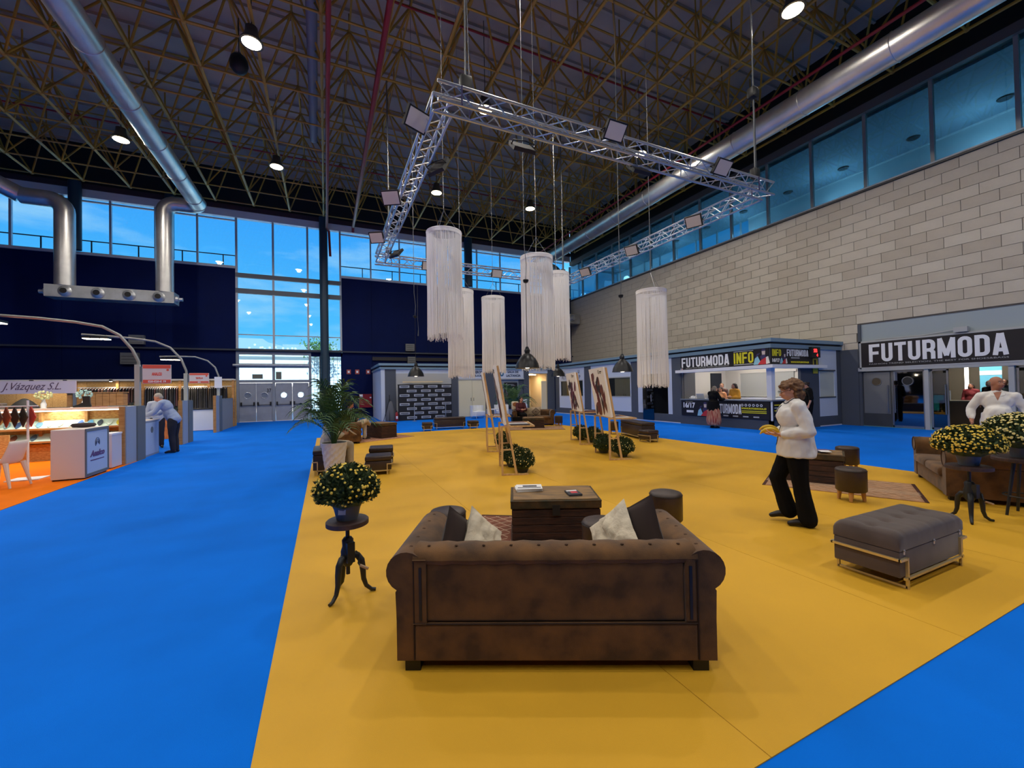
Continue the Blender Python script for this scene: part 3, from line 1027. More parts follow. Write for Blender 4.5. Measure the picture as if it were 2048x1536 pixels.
def cushion(label, m, mtx, w=0.42, h=0.42, th=0.13, name='cushion', crumple=0.0, seed=1, group=None, trim=None):
    """pillow: pinched corners, soft middle. local xz is the pillow face"""
    n = 14
    vs, fs = [], []
    rnd = random.Random(seed)
    for side in (1, -1):
        for i in range(n + 1):
            for j in range(n + 1):
                u, v = -1 + 2 * i / n, -1 + 2 * j / n
                bul = (max(0, 1 - u * u) ** 0.45) * (max(0, 1 - v * v) ** 0.45)
                pin = 1 - 0.07 * (1 - abs(u)) * abs(v) ** 3 * 1.0
                pin2 = 1 - 0.07 * (1 - abs(v)) * abs(u) ** 3
                y = side * th * 0.5 * bul
                if crumple:
                    y += side * crumple * bul * noise.noise(Vector((u * 3.5 + seed, v * 3.5, side)))
                vs.append(mtx @ Vector((u * w / 2 * pin2, y, v * h / 2 * pin)))
    k = (n + 1) * (n + 1)
    for s in range(2):
        for i in range(n):
            for j in range(n):
                a = s * k + i * (n + 1) + j
                f = (a, a + 1, a + n + 2, a + n + 1)
                fs.append(f if s else f[::-1])
    o = MB().add(vs, fs)
    bm = bmesh.new()
    me = o.mesh(name, m, True, 80)
    bm.from_mesh(me)
    bmesh.ops.remove_doubles(bm, verts=bm.verts[:], dist=0.0005)
    bm.to_mesh(me)
    bm.free()
    ob = bpy.data.objects.new(name, me)
    COL.objects.link(ob)
    tag(ob, label, 'cushion', group)
    return ob


def P3(x, y, z, rx=0, ry=0, rz=0):
    return Matrix.Translation((x, y, z)) @ Euler((math.radians(rx), math.radians(ry), math.radians(rz))).to_matrix().to_4x4()


cushion('dark taupe velvet cushion leaning in the arm corner beside the tripod table end', M_CUSH, SOFA0 @ P3(-0.61, 0.43, 0.575, -14, 36, 55), 0.42, 0.42, 0.12)
cushion('cream tufted cushion next to the dark one at the tripod table end', M_CREAM, SOFA0 @ P3(-0.47, 0.50, 0.56, -22, 42, 48), 0.4, 0.4, 0.12, crumple=0.05, seed=4)
cushion('dark taupe velvet cushion upright in the corner by the round stool', M_CUSH, SOFA0 @ P3(0.60, 0.43, 0.625, -12, -30, -56), 0.46, 0.46, 0.13, seed=2)
cushion('cream tufted cushion resting on the dark one by the round stool', M_CREAM, SOFA0 @ P3(0.46, 0.49, 0.585, -22, -42, -48), 0.42, 0.42, 0.14, crumple=0.06, seed=6)
SC = Matrix.Translation((8.95, 17.2, 0)) @ Matrix.Rotation(math.radians(155), 4, 'Z')
M_PATT = mat('woven cushion', (214, 196, 166), 0.9)
cu_ = cushion('cream cushion with dark diamond pattern on the far sofa', M_PATT, SC @ P3(-0.12, 0.42, 0.64, -18, 0, 0), 0.44, 0.42, 0.13, seed=3)
dmm = MB()
for (r0, r1) in ((0.2, 0.165), (0.12, 0.09), (0.045, 0.0)):
    n4 = [(r0, 0), (0, r0), (-r0, 0), (0, -r0)]
    m4 = [(r1, 0), (0, r1), (-r1, 0), (0, -r1)]
    for k in range(4):
        a, b, c, d = n4[k], n4[(k + 1) % 4], m4[(k + 1) % 4], m4[k]
        dmm.add([SC @ P3(-0.12, 0.42, 0.64, -18, 0, 0) @ Vector((p[0], 0.068, p[1])) for p in (a, b, c, d)], [(0, 1, 2, 3)])
dmm.build('diamond_pattern', mat('dark brown print', (60, 40, 32), 0.9), cu_)
for k in range(2):
    cushion(['crumpled beige cushion beside the diamond patterned one', 'crumpled beige cushion next to the seated woman'][k], mat('beige linen', (190, 172, 142), 0.9, bump=0.4, bscale=30), SC @ P3(0.1 + k * 0.22, 0.4, 0.62, -20, 0, 15 - 20 * k), 0.42, 0.4, 0.13, crumple=0.04, seed=8 + k)


# ---- wooden trunk tables
M_TRUNKS = mat('aged trunk side', (74, 44, 26), 0.75, c2=(40, 22, 14), vscale=5, stretch=(1, 1, 6), bump=0.5, bscale=25)
M_TRUNKL = mat('aged trunk lid', (46, 44, 26), 0.75, c2=(84, 62, 32), vscale=7, bump=0.4, bscale=30)
M_TRUNKT = mat('worn trunk top', (150, 116, 70), 0.65, c2=(104, 82, 58), vscale=4, stretch=(1, 3, 1), bump=0.3, bscale=30)


def trunk(label, x, y, rz, w, d, h):
    t = thing('storage_chest', label, 'trunk', (x, y, 0), math.radians(rz), 'wooden trunk tables')
    hl = 0.1
    zs = [0.006, 0.036]
    n = 4
    for k in range(n + 1):
        zs.append(0.036 + (h - hl - 0.036 - 0.01) * k / n)
    MB().box(-w / 2 - 0.015, w / 2 + 0.015, -d / 2 - 0.015, d / 2 + 0.015, 0.0065, 0.036).build('plinth', M_TRUNKS, t)
    MB().box(-w / 2 + 0.012, w / 2 - 0.012, -d / 2 + 0.012, d / 2 - 0.012, 0.03, h - hl).build('inner_box', M_TRUNKS, t)
    for k in range(n):
        z0, z1 = zs[k + 2] - (0 if k else 0), zs[k + 3]
        z0 = 0.036 + (h - hl - 0.046) * k / n
        z1 = 0.036 + (h - hl - 0.046) * (k + 1) / n - 0.004
        MB().rbox(-w / 2, w / 2, -d / 2, -d / 2 + 0.02, z0, z1, 0.004, 1).build('plank', M_TRUNKS, t)
        MB().rbox(-w / 2, w / 2, d / 2 - 0.02, d / 2, z0, z1, 0.004, 1).build('plank', M_TRUNKS, t)
        MB().rbox(-w / 2, -w / 2 + 0.02, -d / 2 + 0.02, d / 2 - 0.02, z0, z1, 0.004, 1).build('plank', M_TRUNKS, t)
        MB().rbox(w / 2 - 0.02, w / 2, -d / 2 + 0.02, d / 2 - 0.02, z0, z1, 0.004, 1).build('plank', M_TRUNKS, t)
    lid = MB().rbox(-w / 2 - 0.012, w / 2 + 0.012, -d / 2 - 0.012, d / 2 + 0.012, h - hl, h - 0.015, 0.01).build('lid', M_TRUNKL, t)
    MB().rbox(-w / 2 + 0.015, w / 2 - 0.015, -d / 2 + 0.015, d / 2 - 0.015, h - 0.016, h, 0.008).build('lid_top', M_TRUNKT, lid)
    MB().rbox(-w / 2 - 0.014, w / 2 + 0.014, -d / 2 - 0.014, d / 2 + 0.014, h - 0.03, h - 0.012, 0.006).build('lid_edge', M_TRUNKL, lid)
    MB().box(-0.04, 0.04, -d / 2 - 0.02, -d / 2, h - hl - 0.07, h - hl + 0.04).build('latch', M_IRON, t)
    return t


trunk('aged wooden trunk with two magazine piles in front of the nearest sofa', 2.36, 4.07, -25, 0.95, 0.62, 0.47)
trunk('wooden trunk strewn with leaflets behind the woman holding a banana', 7.62, 4.25, 27, 0.62, 0.85, 0.5)
trunk('wooden trunk in front of the man sitting behind the palm', 1.85, 15.6, -65, 1.0, 0.62, 0.55)
trunk('wooden trunk in front of the seated woman with patterned rug', 8.1, 15.55, -25, 0.9, 0.6, 0.45)


# ---- rugs
def rug(label, x, y, rz, w, d, base, line, seed, stripes=True):
    t = thing('woven_rug', label, 'rug', (x, y, 0.0065), math.radians(rz), 'patterned rugs')
    MB().box(-w / 2, w / 2, -d / 2, d / 2, 0, 0.008).build('rug_field', base, t)
    b = MB()
    for k in range(5):
        xx = -w * 0.2 + k * 0.05
        for i in range(30):
            y0 = -d / 2 + d * i / 30
            y1 = -d / 2 + d * (i + 1) / 30
            a0, a1 = 0.006 * (-1) ** i, 0.006 * (-1) ** (i + 1)
            b.quad((xx + a0, y0, 0.0095), (xx + a0 + 0.018, y0, 0.0095), (xx + a1 + 0.018, y1, 0.0095), (xx + a1, y1, 0.0095))
    for (xa, xb) in ((-w / 2 + 0.04, -w * 0.2 - 0.05), (w * 0.02, w / 2 - 0.04)):
        nx = 5
        for s in (-1, 1):
            for i in range(-nx, 14):
                x0_, y0_ = xa, -d / 2 + 0.16 * i
                L = xb - xa
                x1_, y1_ = xb, y0_ + s * L * 0.9
                lo, hi = -d / 2 + 0.04, d / 2 - 0.04
                if y1_ == y0_:
                    continue
                def clip(p, q):
                    tt = [0.0, 1.0]
                    for lim, sg in ((lo, 1), (hi, -1)):
                        da, db = sg * (p[1] - lim), sg * (q[1] - lim)
                        if da < 0 and db < 0: return None
                        if da < 0: tt[0] = max(tt[0], da / (da - db))
                        elif db < 0: tt[1] = min(tt[1], da / (da - db))
                    if tt[0] >= tt[1]: return None
                    f = lambda r: (p[0] + (q[0] - p[0]) * r, p[1] + (q[1] - p[1]) * r)
                    return f(tt[0]), f(tt[1])
                cl = clip((x0_, y0_), (x1_, y1_))
                if cl:
                    (ax, ay), (bx_, by) = cl
                    b.quad((ax, ay - 0.006, 0.0092), (bx_, by - 0.006, 0.0092), (bx_, by + 0.006, 0.0092), (ax, ay + 0.006, 0.0092))
    tag(b.build('woven_pattern', line, t), kind='stuff')
    for s in (-1, 1):
        MB().box(-w / 2, w / 2, s * d / 2 - 0.03, s * d / 2 + 0.015, 0.0, 0.0085).build('rug_border', mat('rug dark edge', (70, 36, 24), 0.95), t)
    return t


M_RUGB = mat('rug brown', (124, 74, 54), 0.95, var=0.15, vscale=12)
M_RUGL = mat('rug cream', (206, 178, 150), 0.95)
rug('brown and cream patterned rug under the nearest trunk and stools', 2.16, 3.96, -33, 1.72, 1.5, M_RUGB, M_RUGL, 1)
rug('brown and cream patterned rug under the leaflet trunk', 7.55, 3.85, 27, 1.3, 1.9, mat('rug tan', (172, 128, 92), 0.95, var=0.2, vscale=10), M_RUGL, 2)
rug('tan patterned rug in front of the seated woman', 8.1, 15.3, -25, 2.3, 1.5, mat('rug tan', (172, 128, 92), 0.95), mat('rug cream', (206, 178, 150), 0.95), 3)
rug('pinkish rug edge showing below the trunk behind the palm', 1.6, 15.4, -65, 1.6, 2.2, mat('rug rose', (176, 120, 92), 0.95, var=0.1, vscale=10), M_RUGL, 4)


# ---- round leather stools
def make_stool():
    t = thing('round_stool', '', 'stool')
    MB().lathe([(0.165, 0.135), (0.178, 0.15), (0.18, 0.40), (0.178, 0.43), (0.168, 0.447), (0.14, 0.457), (0.0, 0.462)], (0, 0, 0), 32).build('seat', M_LEATH, t, True, angle=60)
    MB().tube([(0.179 * math.cos(2 * PI * k / 32), 0.179 * math.sin(2 * PI * k / 32), 0.425) for k in range(32)], 0.004, 5, True).build('seam', M_BLK, t)
    for k in range(4):
        a = PI / 4 + k * PI / 2
        p = Vector((0.125 * math.cos(a), 0.125 * math.sin(a), 0))
        MB().cone(p * 1.12 + Vector((0, 0, 0.0065)), p + Vector((0, 0, 0.15)), 0.02, 0.03, 10).build('leg', M_WOODLEG, t, True)
    return t


st = make_stool()
for i, (x, y, lb) in enumerate(((1.10, 4.00, 'round dark leather stool behind the arm at the tripod table end of the sofa'), (2.25, 3.02, 'round dark leather stool between the near trunk and the cream cushion'),
                                (3.52, 3.52, 'round dark leather stool standing alone right of the near trunk'), (6.7, 3.24, 'round dark stool with four pale wooden legs on the rug corner'),
                                (8.9, 4.35, 'round dark stool behind the leaflet trunk by the blue carpet'), (9.46, 15.7, 'round dark stool beside the far sofa arm'), (9.35, 11.75, 'round dark stool behind the farther canvas easel'))):
    o = st if i == 0 else copy_tree(st)
    o.location = (x, y, 0.009 if i in (0, 1, 3, 4) else 0)
    o.rotation_euler.z = i * 0.4
    tag(o, lb, 'stool', 'round leather stools')


# ---- ottomans with metal frames
def ottoman(label, x, y, rz, w, d, h, m=M_LEATH, tuft=False, frame=M_BRASS, group='upholstered ottomans in metal frames'):
    t = thing('ottoman', label, 'ottoman', (x, y, 0), math.radians(rz), group)
    z0 = 0.1
    lidz = h - 0.14 if tuft else h - 0.1
    MB().rbox(-w / 2, w / 2, -d / 2, d / 2, z0, lidz - 0.003, 0.012).build('body', m, t, True)
    n, k_ = 40, 20
    if tuft:
        vs, fs = [], []
        btn = [(-w / 2 + w * (i + 0.5) / 5, 0.0) for i in range(5)]
        for i in range(n + 1):
            for j in range(k_ + 1):
                u, v = i / n, j / k_
                px_, py_ = -w / 2 + w * u, -d / 2 + d * v
                e = min(u, 1 - u) * w
                e2 = min(v, 1 - v) * d
                z = h - 0.035 * (1 - min(1, e / 0.06)) ** 2 - 0.035 * (1 - min(1, e2 / 0.06)) ** 2
                for (bx_, by) in btn:
                    r2 = ((px_ - bx_) ** 2 + (py_ - by) ** 2)
                    z -= 0.03 * math.exp(-r2 / 0.0016)
                    z -= 0.006 * math.exp(-((px_ - bx_) ** 2) / 0.0002)
                vs.append((px_, py_, z))
        for i in range(n):
            for j in range(k_):
                a = i * (k_ + 1) + j
                fs.append((a, a + k_ + 1, a + k_ + 2, a + 1))
        # skirt
        b = MB().add(vs, fs)
        rim = [i * (k_ + 1) for i in range(n + 1)] + [n * (k_ + 1) + j for j in range(1, k_ + 1)] + [i * (k_ + 1) + k_ for i in range(n - 1, -1, -1)] + [j for j in range(k_ - 1, 0, -1)]
        o_ = len(b.v)
        for r in rim:
            p = b.v[r]
            b.v.append((p[0], p[1], lidz))
        for q in range(len(rim)):
            b.f.append((rim[q], rim[(q + 1) % len(rim)], o_ + (q + 1) % len(rim), o_ + q))
            b.mi.append(0)
        lid = b.build('lid', m, t, True, angle=70)
        bt = MB().ball((0, 0, 0), 0.018, 2, (1, 1, 0.5)).mesh('button', m, True)
        for (bx_, by) in btn:
            inst(bt, 'button', lid, (bx_, by, h - 0.031))
        for xx in (-w / 2 + 0.06, 0, w / 2 - 0.08):
            hb = MB().box(xx - 0.012, xx + 0.012, -d / 2 - 0.006, -d / 2, lidz - 0.03, lidz + 0.012)
            hb.tube([(xx - 0.013, -d / 2 - 0.007, lidz), (xx + 0.013, -d / 2 - 0.007, lidz)], 0.005, 6)
            hb.build('hinge', mat('hinge steel', (200, 204, 210), 0.3, metal=0.9), t)
    else:
        MB().rbox(-w / 2 - 0.004, w / 2 + 0.004, -d / 2 - 0.004, d / 2 + 0.004, lidz, h, 0.03, 3).build('lid', m, t, True)
    zf = z0 + (h - z0) * 0.42
    f = 0.0095
    for s in (-1, 1):
        b = MB()
        xo, yo = s * (w / 2 + f), d / 2 + f
        ins = min(0.1, w * 0.18)
        # belt round the short side, down-turned to legs, floor runner
        b.bar((xo, -yo, zf), (xo, yo, zf), f * 2)
        for sy in (-1, 1):
            b.bar((xo + s * f, sy * yo, zf), (xo - s * ins, sy * yo, zf), f * 2)
            b.bar((xo - s * ins, sy * yo, zf + f), (xo - s * ins, sy * yo, 0.0065), f * 2)
        b.bar((xo - s * ins, -yo, 0.02), (xo - s * ins, yo, 0.02), f * 2)
        b.build('metal_frame', frame, t)
    for sy in (-1, 1):
        MB().bar((-w / 2 + 0.05, sy * (d / 2 + f), z0 - 0.01), (w / 2 - 0.05, sy * (d / 2 + f), z0 - 0.01), f * 2).build('frame_rail', frame, t)
    return t


ottoman('large charcoal velvet ottoman with five buttons and champagne metal frame', 4.66, 1.9, 0, 1.12, 0.46, 0.45, M_VELV, True)
ottoman('dark leather cube ottoman nearest the palm pot', 0.97, 8.75, -8, 0.5, 0.5, 0.38)
ottoman('dark leather cube ottoman behind another cube by the palm', 1.12, 9.55, -8, 0.5, 0.5, 0.44)
ottoman('dark leather ottoman bench under the seated person in beige', 0.0, 9.55, 0, 0.5, 0.9, 0.5)
ottoman('long dark ottoman in front of the logo backdrop', 4.95, 17.5, -6, 1.35, 0.45, 0.5)
ottoman('small dark cube ottoman at one end of the long back bench', 3.85, 17.0, -10, 0.42, 0.42, 0.36)
ottoman('small dark cube ottoman near the white tub chairs', 5.85, 16.95, -10, 0.45, 0.42, 0.34)
ottoman('long dark ottoman on the yellow carpet edge facing the glass door', 9.4, 10.6, 74, 1.6, 0.45, 0.54)
ottoman('small dark cube ottoman in front of the long right bench', 8.87, 9.5, 0, 0.42, 0.42, 0.36)


# ---- tripod crank tables
def crank_table(label, x, y, rz, h, r=0.165, cut=0.0):
    t = thing('crank_table', label, 'table', (x, y, 0), math.radians(rz), 'cast iron crank tables')
    MB().lathe([(r - 0.008, h - 0.05), (r, h - 0.045), (r, h - 0.012), (r - 0.008, h - 0.004), (r - 0.02, h)], (0, 0, 0), 36).build('table_top', mat('dark table wood', (78, 56, 52), 0.55, c2=(54, 42, 44), vscale=5, stretch=(1, 6, 1)), t, True)
    MB().tube([(0, 0, 0.17), (0, 0, h - 0.05)], 0.016, 12).build('screw_column', M_IRON, t, True)
    hub = MB().lathe([(0.03, 0.24), (0.05, 0.27), (0.055, 0.36), (0.042, 0.40), (0.045, 0.45), (0.03, 0.47)], (0, 0, 0), 16).build('hub', M_IRON, t, True)
    MB().box(-0.03, 0.03, -0.075, -0.03, 0.28, 0.44).build('gear_box', M_IRON, hub)
    MB().tube([(0.04, -0.06, 0.36), (0.07, -0.07, 0.33), (0.05, -0.09, 0.27), (0.06, -0.1, 0.25)], 0.008, 6).build('crank_arm', M_IRON, t)
    MB().tube([(0.06, -0.1, 0.25), (0.105, -0.15, 0.225)], 0.012, 8).build('crank_handle', mat('handle wood', (170, 140, 110), 0.5), t, True)
    for k in range(3):
        a = math.radians(90 + k * 120)
        c, s = math.cos(a), math.sin(a)
        pr = [(0.035, 0.32), (0.075, 0.315), (0.105, 0.27), (0.115, 0.2), (0.12, 0.12), (0.14, 0.06), (0.18, 0.025), (0.215, 0.02)]
        rs = [0.024, 0.026, 0.026, 0.024, 0.02, 0.017, 0.015, 0.013]
        MB().tube([(c * q[0], s * q[0], q[1]) for q in pr], rs, 10).build('leg', M_IRON, t, True)
    return t


crank_table('cast iron crank table with round wooden top beside the nearest sofa', 0.15, 3.62, 18, 0.62)
crank_table('cast iron crank table in front of the side-on sofa', 6.9, 2.14, -10, 0.66, 0.2)
t = thing('bar_table', 'tall dark table with ring footrest at the picture edge', 'table', (7.72, 1.93, 0))
MB().lathe([(0.25, 0.66), (0.26, 0.67), (0.26, 0.7), (0.25, 0.71)], (0, 0, 0), 32).build('table_top', mat('dark table wood', (78, 56, 52), 0.55), t, True)
for k in range(3):
    a = math.radians(30 + k * 120)
    MB().cone((0.2 * math.cos(a), 0.2 * math.sin(a), 0.0065), (0.1 * math.cos(a), 0.1 * math.sin(a), 0.67), 0.014, 0.018, 8).build('leg', M_IRON, t, True)
MB().tube([(0.17 * math.cos(2 * PI * k / 24), 0.17 * math.sin(2 * PI * k / 24), 0.24) for k in range(24)], 0.009, 6, True).build('footrest_ring', M_IRON, t)

# ---- chrysanthemum pots
M_POT = mat('grey plastic pot', (98, 104, 112), 0.5)
M_LEAF = mat('mum leaves', (66, 86, 42), 0.7, c2=(36, 52, 26), vscale=30)
M_FLOWY = mat('yellow flowers', (232, 188, 36), 0.7, c2=(244, 222, 110), vscale=40)
M_FLOWC = mat('cream flowers', (238, 228, 170), 0.7, c2=(226, 200, 90), vscale=60)


def mum(label, x, y, z, r, hgt, seed, fl=M_FLOWY, nf=230, pot=0.11, poth=0.15, group='potted chrysanthemums', nl=900, pot_m=None):
    t = thing('chrysanthemum_pot', label, 'potted flower', (x, y, z), 0, group)
    MB().lathe([(pot * 0.78, 0), (pot * 0.8, 0.005), (pot, poth - 0.02), (pot * 1.04, poth - 0.02), (pot * 1.04, poth), (pot * 0.94, poth), (pot * 0.9, poth - 0.03), (0, poth - 0.03)], (0, 0, 0), 20).build('pot', pot_m or M_POT, t, True)
    rnd = random.Random(seed)
    b, f = MB(), MB()
    zc = poth + hgt * 0.34

    def surf(k_):
        while True:
            v = Vector((rnd.gauss(0, 1), rnd.gauss(0, 1), rnd.gauss(0, 1)))
            if v.length > 0.1:
                v.normalize()
                if v.z > -0.55:
                    break
        q = Vector((v.x * r, v.y * r, v.z * (hgt * 0.66 if v.z > 0 else hgt * 0.42)))
        return v, Vector((0, 0, zc)) + q * k_

    for k in range(nl):
        v, p = surf(rnd.uniform(0.72, 1.0))
        L = (0.012 + r * 0.035) * rnd.uniform(0.8, 1.35)
        d = (v + Vector((rnd.uniform(-1, 1), rnd.uniform(-1, 1), rnd.uniform(-0.6, 0.8))) * 0.8).normalized()
        s = d.cross(Vector((rnd.uniform(-1, 1), rnd.uniform(-1, 1), rnd.uniform(-1, 1)))).normalized()
        b.add([p - d * L, p + s * L * 0.42, p + d * L, p - s * L * 0.42], [(0, 1, 2, 3)])
    b.ball((0, 0, zc), 1.0, 2, (r * 0.78, r * 0.78, hgt * 0.46))
    for k in range(nf):
        v, p = surf(rnd.uniform(0.98, 1.05))
        if v.z < -0.1 and rnd.random() < 0.5:
            continue
        rr = rnd.uniform(0.0085, 0.013) * (0.8 + r)
        f.lathe([(0.0, -rr * 0.4), (rr, 0.0), (rr * 0.7, rr * 0.35), (0, rr * 0.45)], p, 6, v.to_track_quat('Z', 'Y').to_matrix())
    tag(b.build('foliage', M_LEAF, t), kind='stuff')
    tag(f.build('flower_heads', fl, t), kind='stuff')
    return t


tl = mum('dark green chrysanthemum with small yellow flowers on the near crank table', 0.15, 3.62, 0.62, 0.255, 0.33, 1, pot=0.105, poth=0.12, nf=230, nl=2600)
for k in range(14):
    pass
MB().box(-0.03, 0.03, -0.001, 0.0, 0, 0.05).build('pot_label', mat('white label', (225, 228, 232), 0.6), tl, loc=(-0.045, -0.096, 0.06)).rotation_euler = (-0.15, 0, -0.42)
mum('dense golden chrysanthemum on the crank table before the side-on sofa', 6.9, 2.14, 0.66, 0.31, 0.34, 2, nf=620, pot=0.105, poth=0.13, nl=2400)
mum('dense pale yellow chrysanthemum on the tall table at the picture edge', 7.72, 1.93, 0.71, 0.36, 0.40, 3, M_FLOWC, nf=700, pot=0.12, poth=0.14, nl=2600)
floorm = [(3.55, 7.32, 0.26, 'green chrysanthemum with cream flowers at the foot of the nearest left easel', 140, M_FLOWC), (3.62, 7.95, 0.25, 'green chrysanthemum behind the cream-flowered one by the left easel', 50, M_FLOWC),
          (6.42, 7.75, 0.29, 'green chrysanthemum with few cream flowers under the brown leather canvas', 90, M_FLOWC), (6.40, 8.45, 0.27, 'leafy chrysanthemum tucked behind the canvas easel leg', 20, M_FLOWY),
          (7.38, 10.25, 0.28, 'bushy chrysanthemum under the farther purple canvas', 30, M_FLOWY), (7.42, 10.95, 0.27, 'bushy chrysanthemum behind another at the farther canvas', 15, M_FLOWY),
          (4.52, 10.55, 0.24, 'chrysanthemum with pale dots at the foot of the farther left easel', 70, M_FLOWC)]
for i, (x, y, r, lb, nf, fm) in enumerate(floorm):
    mum(lb, x, y, 0.0065, r, 0.42, 20 + i, fm, nf, 0.12, 0.08, 'chrysanthemum pots on the floor', 1900, mat('dark pot', (52, 60, 62), 0.5))


# ---- palms
def palm(label, x, y, pot_fn, zbase, height, spread, n, seed, m):
    t = thing('potted_palm', label, 'potted palm', (x, y, 0), 0, 'potted palms')
    pot_fn(t)
    rnd = random.Random(seed)
    for k in range(n):
        a = 2 * PI * k / n + rnd.uniform(-0.3, 0.3)
        lift = rnd.uniform(0.45, 1.0)
        L = height * rnd.uniform(0.8, 1.1)
        out = spread * (1.25 - lift) * rnd.uniform(0.85, 1.15)
        pts = []
        for i in range(11):
            s = i / 10
            rr = out * (s ** 1.6)
            zz = zbase + L * lift * math.sin(min(1.0, s * 1.02) * PI * 0.5) - out * 0.5 * max(0, s - 0.65) ** 2 * 4
            pts.append(Vector((math.cos(a) * (0.03 + rr), math.sin(a) * (0.03 + rr), zz)))
        b = MB().tube(pts, [0.011 - 0.0009 * i for i in range(11)], 5)
        for i in range(3, 11):
            for sub in (0, 0.5):
                if i + sub > 10: continue
                p = pts[i] if not sub else (pts[i] + pts[min(10, i + 1)]) / 2
                tan = (pts[min(10, i + 1)] - pts[i - 1]).normalized()
                side = tan.cross(Vector((0, 0, 1)))
                if side.length < 0.05: side = Vector((math.sin(a), -math.cos(a), 0))
                side.normalize()
                up = side.cross(tan).normalized()
                ll = height * 0.24 * (0.55 + 0.45 * math.sin((i + sub - 2) / 9 * PI))
                for s in (-1, 1):
                    d = (side * s * 0.75 + tan * 0.7 + up * 0.12).normalized()
                    tip = p + d * ll - Vector((0, 0, ll * 0.28))
                    mid = p + d * ll * 0.5 + Vector((0, 0, ll * 0.02))
                    w_ = tan * ll * 0.055
                    b.add([p - w_ * 0.5, p + w_ * 0.5, mid + w_, mid - w_, tip], [(0, 1, 2, 3), (3, 2, 4)])
        b.build('frond', m, t)
    return t


M_PALM = mat('palm green', (46, 84, 44), 0.55, c2=(70, 104, 52), vscale=5)


def white_pot(t):
    b = MB()
    n, rows = 36, 10
    vs, fs = [], []
    for i in range(rows + 1):
        s = i / rows
        r = 0.155 + 0.085 * s
        for j in range(n):
            a = 2 * PI * j / n
            tw = 0.006 * (1 if (i + j // 2) % 2 else -1) * (0 if i in (0, rows) else 1)
            vs.append(((r + tw) * math.cos(a + s * 0.3), (r + tw) * math.sin(a + s * 0.3), 0.0065 + s * 0.66))
    for i in range(rows):
        for j in range(n):
            fs.append((i * n + j, i * n + (j + 1) % n, (i + 1) * n + (j + 1) % n, (i + 1) * n + j))
    fs.append(tuple(range(n)))
    b.add(vs, fs)
    b.build('pot', mat('white textured pot', (226, 220, 214), 0.6), t)
    MB().lathe([(0.0, 0.6), (0.225, 0.6)], (0, 0, 0), 24).build('soil', mat('soil', (50, 40, 30), 0.95), t)
    MB().tube([(0.238 * math.cos(2 * PI * k / 30), 0.238 * math.sin(2 * PI * k / 30), 0.667) for k in range(30)], 0.01, 6, True).build('pot_rim', mat('white textured pot', (226, 220, 214), 0.6), t)


def dark_pot(t):
    MB().lathe([(0.13, 0.0), (0.2, 0.4), (0.21, 0.42), (0.19, 0.42), (0.0, 0.38)], (0, 0, 0), 20).build('pot', mat('dark pot', (52, 60, 62), 0.5), t, True)


palm('tall palm in a white textured pot at the carpet edge', 0.14, 8.85, white_pot, 0.62, 1.3, 1.0, 34, 4, M_PALM)
palm('palm standing behind the far sofa by the open doorway', 8.6, 18.6, dark_pot, 0.4, 1.9, 1.2, 14, 9, M_PALM)

# ---- canvas easels
M_CANV = mat('white canvas', (246, 247, 250), 0.7)
M_ART = [mat('art maroon', (96, 26, 34), 0.5), mat('art brown', (110, 56, 40), 0.5), mat('art dark', (44, 30, 34), 0.5), mat('art plum', (112, 56, 76), 0.5)]


